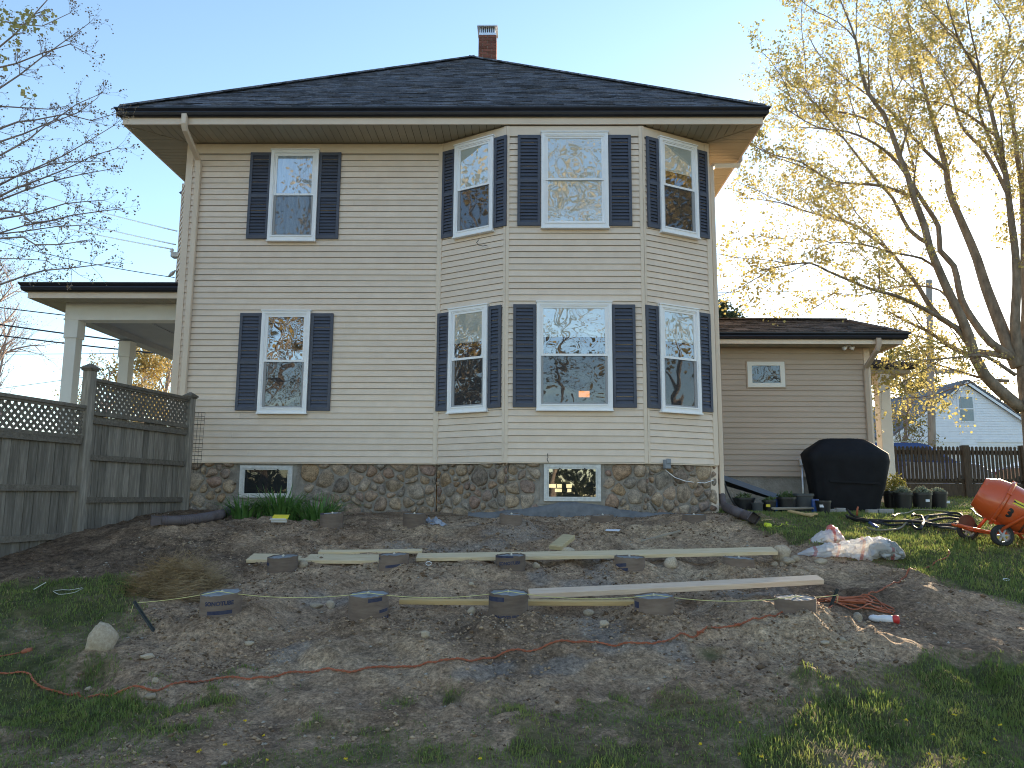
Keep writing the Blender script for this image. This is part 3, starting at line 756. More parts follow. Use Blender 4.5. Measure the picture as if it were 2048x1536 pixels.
U0, U1, L0, L1 = 5.832, 7.462, 2.878, 4.602
def pair(w, px, zu, win, sl, sr, label, **k):
    t = [w.s_at(q, px) for q in win]; window(w, t[0], t[1], zu[0], zu[1], label, **k)
    dz = (.045, -.03)
    for s in (sl, sr):
        t = [w.s_at(q, px) for q in s]; shutter(w, t[0], t[1], zu[0] + dz[0], zu[1] + dz[1])
pair(w_main, 390, (U0, U1), (541.5, 636.5), (498.5, 541), (637, 680.5), 'upper window with sheer curtain', lower='curtain', upper='curtain')
pair(w_main, 722, (L0, L1), (522, 619), (477, 521), (620, 664.5), 'lower window reflecting golden trees', old=(True, True))
pair(w_bl, 375, (U0, U1), (913, 990), (887, 912), (990.5, 1015), 'upper window of the bay flank beside the flat wall', upper='blind', lower='dark')
pair(w_bc, 365, (U0, U1), (1082.5, 1216), (1035, 1081), (1217, 1262.5), 'wide upper window with white blind', upper='blind', lower='blind', old=(True, True), screen=False)
pair(w_br, 375, (U0, U1), (1316.5, 1390.5), (1292, 1315.5), (1391.5, 1413), 'upper window of the bay flank beside the house corner', upper='shade', shade=.35)
pair(w_bl, 720, (L0, L1), (901, 978), (876, 900), (979, 1004), 'lower window of the bay flank reflecting bare branches', upper='shade', shade=.35, old=(True, True))
pair(w_bc, 715, (L0, L1), (1073, 1223.5), (1026, 1072), (1224.5, 1271.5), 'wide lower window of the bay', upper='shade', shade=.38, old=(True, True))
pair(w_br, 722, (L0, L1), (1316.5, 1395), (1291, 1316), (1395.5, 1420), 'lower window of the bay flank beside the house corner', upper='shade', shade=.35, old=(True, False))
# lamp glowing behind the wide lower pane
t = w_bc.s_at(1168, 793); mb = MB(); w_bc.slab(mb, t - .085, t + .085, 3.085, 3.185, .0245, .0265); mb.obj('lamp_glow', M_LAMP, house, label='small orange lamp glow behind the lower bay pane')
# brackets, hook and stain bits on the siding
hk = [at_y(x, y, 12.05) for x, y in ((958, 479), (953, 485), (957, 490), (966, 492), (975, 490))]
MB().tube(hk, .006, 5).obj('wall_hook', M_GUT, house)
hk = [at_y(x, y, 11.9) for x, y in ((1095, 907), (1096, 915), (1094, 918), (1097, 925))]
MB().tube(hk, .006, 5).obj('wall_hook', M_GUT, house)
# rectangular weatherproof box on the right flank with its cord
t = w_br.s_at(1330, 923); mb = MB(); w_br.slab(mb, t - .055, t + .055, 1.985, 2.125, .018, .085); w_br.slab(mb, t - .045, t + .045, 2.06, 2.14, .086, .10); o = mb.obj('outlet_box', M_METALGREY, house, bevel=.006)
pts = [at_y(x, y, 12.18) for x, y in ((1322, 930), (1333, 942), (1350, 955), (1370, 962))] + [at_y(x, y, 12.40) for x, y in ((1390, 965), (1410, 966), (1428, 960))]
MB().tube(pts, .006, 5).obj('cord', M_WHITE, o)

# ---- foundation of field stone
def clip_poly(poly, nx_, ny_, c):
    out = []
    for i in range(len(poly)):
        p, q = poly[i], poly[(i + 1) % len(poly)]
        dp = p[0] * nx_ + p[1] * ny_ - c; dq = q[0] * nx_ + q[1] * ny_ - c
        if dp <= 0: out.append(p)
        if (dp < 0 < dq) or (dq < 0 < dp):
            t = dp / (dp - dq); out.append((p[0] + (q[0] - p[0]) * t, p[1] + (q[1] - p[1]) * t))
    return out

def voronoi_cells(T, Z0, Z1, mean, seed):
    r = random.Random(seed); S = []
    tries = 0
    while tries < 2500:
        tries += 1
        p = (r.uniform(-.05, T + .05), r.uniform(Z0 - .03, Z1 + .03), mean * r.choice((.6, .75, .9, 1.0, 1.15, 1.3)))
        if all(math.hypot((p[0] - q[0]) * .88, (p[1] - q[1]) * 1.15) > (p[2] + q[2]) * .46 for q in S): S.append(p)
    cells = []
    for i, p in enumerate(S):
        poly = [(0, Z0), (T, Z0), (T, Z1), (0, Z1)]
        for j, q in enumerate(S):
            if i == j: continue
            dx, dy = q[0] - p[0], q[1] - p[1]; d = math.hypot(dx, dy)
            if d > 1.0: continue
            # power diagram: bigger stones take more room
            m = (d * d + (p[2] ** 2 - q[2] ** 2) * .5) / (2 * d)
            poly = clip_poly(poly, dx / d, dy / d, (p[0] * dx + p[1] * dy) / d + m)
            if len(poly) < 3: break
        if len(poly) >= 3: cells.append(poly)
    return cells

def stone_mesh(poly, w, base, bulge, gap, r):
    c = (sum(p[0] for p in poly) / len(poly), sum(p[1] for p in poly) / len(poly))
    def ch(q):
        o = []
        for i in range(len(q)):
            a, b = q[i], q[(i + 1) % len(q)]
            o += [(a[0] * .73 + b[0] * .27, a[1] * .73 + b[1] * .27), (a[0] * .27 + b[0] * .73, a[1] * .27 + b[1] * .73)]
        return o
    rad = min(math.hypot(p[0] - c[0], p[1] - c[1]) for p in poly)
    if rad < gap * 1.6: return None
    q = []
    for p in poly:
        d = math.hypot(p[0] - c[0], p[1] - c[1]); k = max(.3, (d - gap * r.uniform(.8, 2.2)) / d); q.append((c[0] + (p[0] - c[0]) * k, c[1] + (p[1] - c[1]) * k))
    q = ch(ch(q)) if len(q) < 5 else ch(q)
    n = len(q); v = []; f = []
    tilt = (r.uniform(-.15, .15), r.uniform(-.15, .15))
    for s_, dd in ((1.0, -.02), (.95, .32), (.78, .72), (.45, .95)):
        for p in q:
            jx, jz = r.uniform(-.004, .004), r.uniform(-.004, .004)
            lx, lz = (p[0] - c[0]) * s_, (p[1] - c[1]) * s_
            v.append(w.p(c[0] + lx + jx, c[1] + lz + jz, base + bulge * dd * r.uniform(.9, 1.1) + (lx * tilt[0] + lz * tilt[1]) * (dd > 0)))
    v.append(w.p(c[0], c[1], base + bulge))
    for k in range(3):
        for i in range(n):
            a = k * n + i; b = k * n + (i + 1) % n; f.append((a, b, b + n, a + n))
    for i in range(n): f.append((3 * n + i, 3 * n + (i + 1) % n, 4 * n))
    return v, f

BW = [(w_main, -4.632, -3.768), (w_bc, .335, 1.215)]      # cellar windows, x range
rs = random.Random(11)
for wi, (w, seed) in enumerate(((w_main, 3), (w_bl, 5), (w_bc, 8), (w_br, 13))):
    mb = MB(); w.slab(mb, -.0 if wi == 0 else -.01, w.L + (.03 if wi else 0), .85, Z_SB - .006, -.30, -.055)
    fo = mb.obj('foundation_wall', M_MORTAR, house)
    z0 = 1.19
    for cell in voronoi_cells(w.L, z0, Z_SB - .01, .20, seed):
        cx = sum(p[0] for p in cell) / len(cell); cz = sum(p[1] for p in cell) / len(cell)
        X = w.p(cx, 0).x
        hit = False
        for bw, a, b in BW:
            if bw is w and a - .10 < X < b + .10 and cz > 1.36: hit = True
        if hit: continue
        g = stone_mesh(cell, w, -.052, rs.uniform(.035, .062), rs.uniform(.008, .016), rs)
        if g: MB().add(*g).obj('stone', M_STONE, fo, smooth=True)
# fresh parge around the right cellar window
mb = MB(); rr = random.Random(4); N_ = 36
pr = []
for i in range(N_ + 1):
    t = -.55 + (w_bc.L + 1.1) * i / N_
    top = 1.30 + .16 * math.exp(-((t - 1.05) / .75) ** 2) + rr.uniform(-.012, .012)
    pr.append((t, top))
for (a, za), (b, zb) in zip(pr, pr[1:]):
    mb.add([w_bc.p(a, .95, .16), w_bc.p(b, .95, .16), w_bc.p(b, zb - .09, .075), w_bc.p(a, za - .09, .075), w_bc.p(b, zb, -.005), w_bc.p(a, za, -.005), w_bc.p(b, zb, -.05), w_bc.p(a, za, -.05)],
           [(0, 1, 2, 3), (3, 2, 4, 5), (5, 4, 6, 7)])
mb.obj('cement_parging', M_CEMENT, house, smooth=True)

def cellar_window(w, xa, xb, z0, z1, label, lit):
    t0, t1 = (Vector((xa, 0, 0)) - w.a).dot(w.u), (Vector((xb, 0, 0)) - w.a).dot(w.u)
    e = empty('cellar_window', (0, 0, 0), parent=house); e['label'] = label
    mb = MB(); w.slab(mb, t0 - .06, t1 + .06, z0 - .05, Z_SB - .01, -.056, -.045); mb.obj('surround', M_CONC, e)
    f = MB()
    w.slab(f, t0, t0 + .055, z0, z1, -.05, -.004); w.slab(f, t1 - .055, t1, z0, z1, -.05, -.004); w.slab(f, t0 + .055, t1 - .055, z1 - .05, z1, -.05, -.005); w.slab(f, t0 + .055, t1 - .055, z0, z0 + .045, -.05, -.005)
    f.obj('frame', M_GREYWHITE, e)
    s = MB(); a, b, c, d = t0 + .056, t1 - .056, z0 + .046, z1 - .051
    for q in ((a, a + .022, c, d), (b - .022, b, c, d)): w.slab(s, *q, -.045, -.012)
    for q in ((a + .022, b - .022, d - .02, d), (a + .022, b - .022, c, c + .022)): w.slab(s, *q, -.045, -.0125)
    s.obj('sash', M_GREYWHITE, e)
    for k in (.25, .75): mb = MB(); tt = a + (b - a) * k; w.slab(mb, tt - .012, tt + .012, d - .03, d - .006, -.012, -.006); mb.obj('latch', M_GUT, e)
    mb = MB(); mb.quad(w.p(a, c, -.028), w.p(b, c, -.028), w.p(b, d, -.028), w.p(a, d, -.028)); mb.obj('pane', M_GLASS if lit else M_GLASS_DK, e)
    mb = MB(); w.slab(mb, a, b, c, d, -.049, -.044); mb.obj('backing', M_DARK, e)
    if lit:
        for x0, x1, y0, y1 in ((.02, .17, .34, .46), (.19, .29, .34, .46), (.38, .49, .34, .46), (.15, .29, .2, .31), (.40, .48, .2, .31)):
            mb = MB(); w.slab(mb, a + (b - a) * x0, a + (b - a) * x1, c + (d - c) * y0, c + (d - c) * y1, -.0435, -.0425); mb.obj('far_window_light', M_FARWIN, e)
cellar_window(w_main, -4.632, -3.768, 1.50, 2.02, 'dark cellar window above the daylilies', False)
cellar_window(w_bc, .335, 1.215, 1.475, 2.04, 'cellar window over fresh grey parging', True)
# ledge board under the siding
for w in (w_main, w_bl, w_bc, w_br):
    mb = MB(); w.slab(mb, .0, w.L, Z_SB - .022, Z_SB - .004, -.03, .012); mb.obj('starter_strip', M_TRIM, house)

# ---- eaves
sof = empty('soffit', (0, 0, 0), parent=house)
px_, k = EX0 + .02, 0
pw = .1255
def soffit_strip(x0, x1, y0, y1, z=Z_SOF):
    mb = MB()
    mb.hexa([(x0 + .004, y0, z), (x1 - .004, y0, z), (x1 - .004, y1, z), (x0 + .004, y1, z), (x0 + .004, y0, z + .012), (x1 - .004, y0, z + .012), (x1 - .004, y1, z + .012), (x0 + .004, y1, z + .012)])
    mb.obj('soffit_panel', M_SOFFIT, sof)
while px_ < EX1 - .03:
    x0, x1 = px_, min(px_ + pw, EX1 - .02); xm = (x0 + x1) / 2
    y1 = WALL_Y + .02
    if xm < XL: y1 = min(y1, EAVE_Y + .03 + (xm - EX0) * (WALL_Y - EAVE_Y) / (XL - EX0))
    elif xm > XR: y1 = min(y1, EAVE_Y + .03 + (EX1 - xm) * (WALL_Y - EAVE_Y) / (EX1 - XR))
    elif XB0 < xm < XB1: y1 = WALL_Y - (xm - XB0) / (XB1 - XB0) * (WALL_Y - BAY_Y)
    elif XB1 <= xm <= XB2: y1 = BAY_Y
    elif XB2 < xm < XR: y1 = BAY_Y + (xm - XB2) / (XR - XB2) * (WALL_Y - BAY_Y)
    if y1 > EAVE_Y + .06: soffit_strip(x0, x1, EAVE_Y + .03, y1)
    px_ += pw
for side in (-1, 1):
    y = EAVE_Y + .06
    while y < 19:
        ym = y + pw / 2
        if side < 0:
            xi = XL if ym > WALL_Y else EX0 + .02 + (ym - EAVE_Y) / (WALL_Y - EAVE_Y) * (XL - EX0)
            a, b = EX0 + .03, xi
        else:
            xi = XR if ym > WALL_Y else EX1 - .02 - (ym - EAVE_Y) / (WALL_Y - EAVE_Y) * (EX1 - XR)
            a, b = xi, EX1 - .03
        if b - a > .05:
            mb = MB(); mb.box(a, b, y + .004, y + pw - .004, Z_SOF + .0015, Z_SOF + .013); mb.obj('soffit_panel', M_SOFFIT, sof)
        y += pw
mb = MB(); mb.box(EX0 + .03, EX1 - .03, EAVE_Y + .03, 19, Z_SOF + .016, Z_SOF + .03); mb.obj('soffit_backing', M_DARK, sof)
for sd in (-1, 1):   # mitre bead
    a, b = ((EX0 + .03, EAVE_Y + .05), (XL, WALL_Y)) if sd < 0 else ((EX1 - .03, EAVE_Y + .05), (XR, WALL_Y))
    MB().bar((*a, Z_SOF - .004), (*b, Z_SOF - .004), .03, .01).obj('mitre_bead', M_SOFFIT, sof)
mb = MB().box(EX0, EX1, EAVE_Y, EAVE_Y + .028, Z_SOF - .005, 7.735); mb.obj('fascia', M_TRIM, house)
for x in (EX0, EX1 - .028): MB().box(x, x + .028, EAVE_Y + .029, 19, Z_SOF - .004, 7.735).obj('fascia', M_TRIM, house)
def gutter(path, name='gutter', hgt=.135, dep=.11, parent=None, m=None):
    """ogee gutter along a path of eave points (top outer line), outward given per point"""
    prof = [(0, 0), (.35, -.02), (.62, .12), (.74, .42), (.70, .55), (.88, .72), (1.0, .86), (1.0, 1.0), (.9, 1.0), (0, .97)]
    v = []; f = []; n = len(prof)
    for p, o in path:
        for a, b in prof: v.append(Vector(p) + Vector(o) * (a * dep) + Vector((0, 0, b * hgt)))
    for i in range(len(path) - 1):
        for k in range(n): f.append((i * n + k, i * n + (k + 1) % n, (i + 1) * n + (k + 1) % n, (i + 1) * n + k))
    f.append(tuple(range(n))); f.append(tuple((len(path) - 1) * n + k for k in range(n))[::-1])
    return MB().add(v, f).obj(name, m or M_GUT, parent or house)
gutter([((EX0 - .002, 19, 7.735), (-1, 0, 0)), ((EX0 - .002, EAVE_Y - .002, 7.735), (-1, -1, 0)), ((EX1 + .002, EAVE_Y - .002, 7.735), (1, -1, 0)), ((EX1 + .002, 19, 7.735), (1, 0, 0))])

# ---- shingle roof: stepped courses of uneven tabs on each slope
def shingles(name, e0, e1, r0, r1, m, parent, exposure=.14, tab=.30, thick=.012, seed=1):
    """slope between eave e0-e1 and ridge r0-r1; one joined mass of small tabs"""
    e0, e1, r0, r1 = map(Vector, (e0, e1, r0, r1)); r = np.random.default_rng(seed)
    nrm = (e1 - e0).cross(r0 - e0)
    if nrm.length < 1e-6: nrm = (e1 - e0).cross(r1 - e0)
    nrm.normalize()
    if nrm.z < 0: nrm = -nrm
    n = max(2, int(((r0 + r1) / 2 - (e0 + e1) / 2).length / exposure)); V = []; F = []
    for k in range(n):
        a, b = k / n, (k + 1.04) / n
        b = min(b, 1)
        A0, A1 = e0.lerp(r0, a), e1.lerp(r1, a); B0, B1 = e0.lerp(r0, b), e1.lerp(r1, b)
        L = (A1 - A0).length; t = 0.0; t -= r.random() * tab / max(L, .1)
        while t < 1:
            w_ = tab * r.uniform(.45, 1.25) / max(L, .05); t1 = t + w_
            s0, s1 = max(0, t), min(1, t1)
            if s1 - s0 > 1e-4:
                th = thick * r.uniform(.55, 1.7); dr = -r.uniform(0, .012) * (r.random() < .6)
                up = (B0 - A0).normalized()
                i = len(V)
                pa0, pa1 = A0.lerp(A1, s0) + up * dr, A0.lerp(A1, s1) + up * dr; pb0, pb1 = B0.lerp(B1, s0), B0.lerp(B1, s1)
                V += [pa0 + nrm * .002, pa1 + nrm * .002, pa0 + nrm * th, pa1 + nrm * th, pb0 + nrm * .003, pb1 + nrm * .003]
                F += [(i, i + 1, i + 3, i + 2), (i + 2, i + 3, i + 5, i + 4)]
            t = t1
    mb = MB(); mb.v = V; mb.f = F
    o = mb.obj(name, m, parent); o['kind'] = 'stuff'
    return o
def tint_roof(m):
    """vary tone by shingle using a stretched cell pattern"""
    nt = m.node_tree; N = nt.nodes; b = N['Principled BSDF']; src = b.inputs['Base Color'].links[0].from_socket
    tc = N.new('ShaderNodeTexCoord'); mp = N.new('ShaderNodeMapping'); mp.inputs['Scale'].default_value = (3.2, 9, 9); _link(nt, tc.outputs['Object'], mp.inputs['Vector'])
    v = N.new('ShaderNodeTexVoronoi'); v.inputs['Scale'].default_value = 1.0; _link(nt, mp.outputs[0], v.inputs['Vector'])
    sx = N.new('ShaderNodeSeparateColor'); _link(nt, v.outputs['Color'], sx.inputs[0])
    mr = N.new('ShaderNodeMapRange'); mr.inputs['To Min'].default_value = .42; mr.inputs['To Max'].default_value = 1.55; _link(nt, sx.outputs[0], mr.inputs['Value'])
    q = N.new('ShaderNodeMix'); q.data_type = 'RGBA'; q.blend_type = 'MULTIPLY'; q.inputs['Factor'].default_value = 1; _link(nt, src, q.inputs[6]); _link(nt, mr.outputs[0], q.inputs[7]); _link(nt, q.outputs[2], b.inputs['Base Color'])
tint_roof(M_ROOF); tint_roof(M_ROOF2)
ZE = 7.865
APEX = at_y(944, 116, 17.25)
E0, E1 = Vector((EX0 - .06, EAVE_Y - .06, ZE)), Vector((EX1 + .06, EAVE_Y - .06, ZE))
BK = Vector((APEX.x, 21, APEX.z))
roof = MB()
A_ = APEX - Vector((0, 0, .02))
roof.add([E0, E1, A_, (EX1 + .06, 26, ZE), (EX0 - .06, 26, ZE), BK], [(0, 1, 2), (1, 3, 5, 2), (3, 4, 5), (4, 0, 2, 5), (0, 4, 3, 1)])
ro = roof.obj('roof', M_ROOF, house)
shingles('shingle_courses', E0, E1, APEX, APEX + Vector((.02, 0, 0)), M_ROOF, ro, seed=2)
for a, b in ((E0, APEX), (E1, APEX)): MB().bar(a + Vector((0, 0, .02)), b + Vector((0, 0, .02)), .2, .03).obj('hip_cap', M_ROOF, ro)
# cross hip peeping over the left hip line
cr = at_y(688, 151.5, 18.6); mb = MB()
mb.add([cr, (APEX.x, 18.6, cr.z), (cr.x - 2.6, 15.4, ZE), (APEX.x, 15.4, ZE), (cr.x - 2.6, 22, ZE), (APEX.x, 22, ZE)], [(0, 1, 3, 2), (0, 2, 4), (0, 4, 5, 1)])
mb.obj('cross_roof', M_ROOF, house)

# ---- chimney, brick by brick
cy = 17.9
cb = at_y(975, 128, cy); ch_w = (at_y(995, 110, cy) - at_y(956, 110, cy)).x * .92
ct = at_y(975, 79, cy)
chm = MB().box(cb.x - ch_w / 2 + .012, cb.x + ch_w / 2 - .012, cy - .2 + .012, cy + .2 - .012, cb.z - .5, ct.z - .01).obj('chimney', M_BRICKMORTAR, house)
bh = .075; z = ct.z - bh; k = 0
bme = None
bl_ = ch_w / 2.0
while z > cb.z - .3:
    for side in ('f', 'r'):
        length = ch_w if side == 'f' else .4
        off = 0 if k % 2 == 0 else -bl_ / 2
        t = off
        while t < length - .01:
            a, b = max(0, t) + .006, min(length, t + bl_) - .006
            if b - a > .03:
                mb = MB()
                if side == 'f': mb.box(cb.x - ch_w / 2 + a, cb.x - ch_w / 2 + b, cy - .2, cy - .2 + .05, z + .006, z + bh - .006)
                else: mb.box(cb.x + ch_w / 2 - .05, cb.x + ch_w / 2, cy - .2 + max(a, .052), cy - .2 + b, z + .006, z + bh - .006)
                mb.obj('brick', M_BRICK, chm)
            t += bl_
    z -= bh; k += 1
# spark cap: white cage with a flat dark lid
e = empty('chimney_cap', (0, 0, 0), parent=house)
hw = ch_w / 2 - .03; zc = ct.z
mb = MB().box(cb.x - hw - .02, cb.x + hw + .02, cy - .2, cy + .2, zc + .0, zc + .06); mb.obj('flange', M_ALU, e)
for i in range(8):
    xx = cb.x - hw + .03 + (2 * hw - .06) * i / 7
    MB().box(xx - .011, xx + .011, cy - .19, cy - .178, zc + .06, zc + .20).obj('cage_bar', M_ALU, e)
for xx in (cb.x - hw, cb.x + hw - .015): MB().box(xx, xx + .015, cy - .178, cy + .19, zc + .06, zc + .20).obj('cage_side', M_ALU, e)
MB().box(cb.x - hw, cb.x + hw, cy + .175, cy + .19, zc + .06, zc + .20).obj('cage_side', M_DARK, e)
MB().box(cb.x - hw - .06, cb.x + hw + .06, cy - .27, cy + .27, zc + .201, zc + .225).obj('lid', M_ALU, e)

# ---- downspouts
def spout(path, parent=house, m=M_TRIM, w=.085, d=.065, name='downspout'):
    mb = MB(); path = [Vector(p) for p in path]
    mb.tube(path, w * .62, 4, True, (1, d / w * 1.0))
    return mb.obj(name, m, parent, auto=35)
def rect_pipe(path, w, d, name, m, parent, right=(1, 0, 0)):
    """rectangular pipe: width along `right`, depth across"""
    path = [Vector(p) for p in path]; right = Vector(right); v = []; f = []
    for i, p in enumerate(path):
        t = (path[min(i + 1, len(path) - 1)] - path[max(i - 1, 0)]).normalized(); dd = t.cross(right).normalized(); rr_ = dd.cross(t).normalized()
        for a, b in ((-.5, -.4), (-.4, -.5), (.4, -.5), (.5, -.4), (.5, .4), (.4, .5), (-.4, .5), (-.5, .4)): v.append(p + rr_ * a * w + dd * b * d)
    n = 8
    for i in range(len(path) - 1):
        for k in range(n): f.append((i * n + k, i * n + (k + 1) % n, (i + 1) * n + (k + 1) % n, (i + 1) * n + k))
    f.append(tuple(range(n))); f.append(tuple((len(path) - 1) * n + k for k in range(n)))
    return MB().add(v, f).obj(name, m, parent, auto=30)
xo = at_y(369, 245, EAVE_Y - .05).x; xw = at_y(393, 400, WALL_Y - .06).x
rect_pipe([(xo, EAVE_Y - .06, 7.76), (xo, EAVE_Y - .06, 7.60), (xo, EAVE_Y - .01, 7.52), (xw, WALL_Y - .12, 7.28), (xw, WALL_Y - .065, 7.18), (xw, WALL_Y - .065, 5.2), (xw, WALL_Y - .065, 1.45)], .085, .07, 'downspout', M_TRIM, house)
xr = XR + .085
rect_pipe([(EX1 + .03, 13.35, 7.74), (EX1 + .03, 13.35, 7.62), (EX1 - .02, 13.32, 7.54), (3.36, 12.90, 7.34), (xr, 12.74, 7.22), (xr, 12.72, 7.1), (xr, 12.72, 4.5), (xr, 12.72, 1.57)], .075, .085, 'downspout', M_TRIM, house, right=(1, 0, 0))

# ---- low wing on the right
WY = 14.6
XE = at_y(1742, 800, WY).x
w_ext = Wall((XR, WY), (XE, WY))
EZ0, EZ1 = 1.945, 4.40
mb = MB(); w_ext.slab(mb, 0, w_ext.L, EZ0, EZ1 + .1, -.12, -.001); po = mb.obj('wing_wall', M_SIDING2, house); po['label'] = 'tan clapboard wall of the low side wing'
clad(w_ext, po, EZ0, EZ1 - .11, 23, M_SIDING2)
mb = MB(); w_ext.slab(mb, 0, w_ext.L, EZ1 - .10, EZ1, .0, .014); mb.obj('frieze_board', M_SIDING2, po)
MB().box(XE - .10, XE + .012, WY - .026, WY - .0, EZ0 - .01, EZ1).obj('corner_post', M_TRIM, house)
MB().box(XE + .0, XE + .026, WY + .002, WY + .11, EZ0 - .01, EZ1).obj('corner_post', M_TRIM, house)
Wall((XE, WY), (XE, 20)); w = Wall((XE, WY), (XE, 20)); mb = MB(); w.slab(mb, 0, w.L, 1.2, EZ1 + .1, -.1, -.001); mb.obj('wing_wall', M_SIDING2, house)
MB().box(XR + .01, XE - .02, 19.9, 20, 1.0, 4.5).obj('wing_wall', M_SIDING2, house)
mb = MB().box(XR, XE - .02, WY + .03, WY + .25, 1.0, EZ0 + .05); mb.obj('wing_foundation', M_CONC, house)
EE = 14.12; EXR = at_y(1805, 676, EE).x
ZWE = 4.41
mb = MB().box(XR, EXR, EE, EE + .025, ZWE - .02, 4.475); mb.obj('fascia', M_TRIM, house)
MB().box(EXR - .025, EXR, EE + .026, 19, ZWE - .02, 4.475).obj('fascia', M_TRIM, house)
n = 44
ws = empty('wing_soffit', (0, 0, 0), parent=house)
for i in range(n):
    a, b = XR + (EXR - .03 - XR) * i / n, XR + (EXR - .03 - XR) * (i + 1) / n
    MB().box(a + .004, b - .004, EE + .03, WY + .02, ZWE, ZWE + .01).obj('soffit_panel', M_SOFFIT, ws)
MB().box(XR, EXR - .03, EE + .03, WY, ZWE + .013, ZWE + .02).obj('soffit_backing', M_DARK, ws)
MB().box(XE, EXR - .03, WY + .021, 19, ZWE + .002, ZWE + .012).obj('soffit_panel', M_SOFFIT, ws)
gutter([((XR, EE - .002, 4.475), (0, -1, 0)), ((EXR + .002, EE - .002, 4.475), (1, -1, 0)), ((EXR + .002, 19, 4.475), (1, 0, 0))], hgt=.115, dep=.10)
RZ = at_y(1600, 641, 16.1)
e0, e1 = Vector((XR, EE - .05, 4.585)), Vector((EXR + .05, EE - .05, 4.585)); r0 = Vector((XR, 16.1, RZ.z)); r1 = at_y(1690, 642, 16.1)
r1.z = r0.z
mb = MB(); mb.add([e0, e1, r1, r0, (EXR + .05, 18.1, 4.585), (XR, 18.1, 4.585)], [(0, 1, 2, 3), (1, 4, 2), (4, 5, 3, 2), (0, 5, 4, 1)])
wo = mb.obj('wing_roof', M_ROOF2, house)
shingles('shingle_courses', e0, e1, r0, r1, M_ROOF2, wo, seed=5)
MB().bar(e1 + Vector((0, 0, .015)), r1 + Vector((0, 0, .015)), .2, .03).obj('hip_cap', M_ROOF2, wo)
MB().bar(r0 + Vector((0, 0, .015)), r1 + Vector((0, 0, .015)), .22, .03).obj('ridge_cap', M_ROOF2, wo)
# small fixed window
ta, tb = w_ext.s_at(1494, 750), w_ext.s_at(1568, 750)
e = empty('wing_window', (0, 0, 0), parent=house); e['label'] = 'small fixed window high in the tan wing wall'
z0, z1 = 3.635, 4.125
mb = MB()
for q in ((ta - .02, ta, z0 - .02, z1 + .02), (tb, tb + .02, z0 - .02, z1 + .02), (ta, tb, z1, z1 + .02), (ta, tb, z0 - .02, z0)): w_ext.slab(mb, *q, .01, .035)
mb.obj('casing', M_SIDING2, e)
mb = MB()
for q in ((ta, ta + .085, z0, z1), (tb - .085, tb, z0, z1)): w_ext.slab(mb, *q, .01, .05)
for q in ((ta + .085, tb - .085, z1 - .075, z1), (ta + .085, tb - .085, z0, z0 + .08)): w_ext.slab(mb, *q, .01, .049)
mb.obj('frame', M_PORCHW, e)
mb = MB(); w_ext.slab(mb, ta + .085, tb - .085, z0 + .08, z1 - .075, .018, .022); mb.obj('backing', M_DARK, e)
mb = MB(); mb.quad(w_ext.p(ta + .085, z0 + .08, .03), w_ext.p(tb - .085, z0 + .08, .03), w_ext.p(tb - .085, z1 - .075, .03), w_ext.p(ta + .085, z1 - .075, .03)); mb.obj('pane', M_GLASS_WING, e)
# flood light under the wing eave
fl = at_y(1696, 691, 14.35); e = empty('flood_light', (0, 0, 0), parent=house)
MB().lathe([(.05, 0), (.05, .02)], (fl.x, 14.35, ZWE - .022), 12).obj('light_base', M_WHITE, e)
for s in (-1, 1): MB().lathe([(.02, 0), (.035, .03), (.04, .08)], (fl.x + s * .03, 14.35, ZWE - .04), 10, axis=(s * .8, -.4, -.35)).obj('lamp_head', M_WHITE, e, smooth=True)
# downspout of the wing
xo = at_y(1757, 690, EE - .05).x; xw = at_y(1737, 800, WY - .05).x - .02
rect_pipe([(xo, EE - .06, 4.49), (xo, EE - .06, 4.36), (xo - .02, EE - .03, 4.28), (xw, WY - .09, 4.02), (xw, WY - .055, 3.94), (xw, WY - .055, 1.5)], .085, .065, 'downspout', M_SIDING2, house)
# side entry porch behind the wing
sp = empty('side_porch', (0, 0, 0), parent=house)
py0 = 17.2
a = at_y(1757, 708, py0); b = at_y(1815, 722, py0)
mb = MB(); mb.add([(XE - .2, py0 - .1, a.z), (b.x + .05, py0 - .1, b.z - .05), (b.x + .05, 20, b.z - .05), (XE - .2, 20, a.z), (XE - .2, py0 - .1, b.z - .1), (b.x + .05, py0 - .1, b.z - .1), (b.x + .05, 20, b.z - .1), (XE - .2, 20, b.z - .1)],
      [(0, 1, 2, 3), (4, 5, 1, 0), (5, 6, 2, 1), (7, 6, 5, 4), (0, 3, 7, 4), (3, 2, 6, 7)]); mb.obj('porch_roof', M_ROOF2, sp)
gutter([((XE - .2, py0 - .12, b.z - .2), (0, -1, 0)), ((b.x + .05, py0 - .12, b.z - .2), (1, -1, 0)), ((b.x + .05, 20, b.z - .2), (1, 0, 0))], hgt=.11, dep=.08, parent=sp)
MB().box(XE - .2, b.x, py0 - .1, 20, b.z - .30, b.z - .21).obj('porch_beam', M_SOFFIT, sp)
cx = at_y(1768, 800, py0).x
MB().box(cx - .13, cx + .13, py0 - .06, py0 + .2, 1.35, b.z - .301).obj('porch_column', M_PORCHW, sp, bevel=.01)
MB().box(cx - .15, cx + .15, py0 - .08, py0 + .22, b.z - .52, b.z - .3015).obj('column_cap', M_PORCHW, sp, bevel=.01)
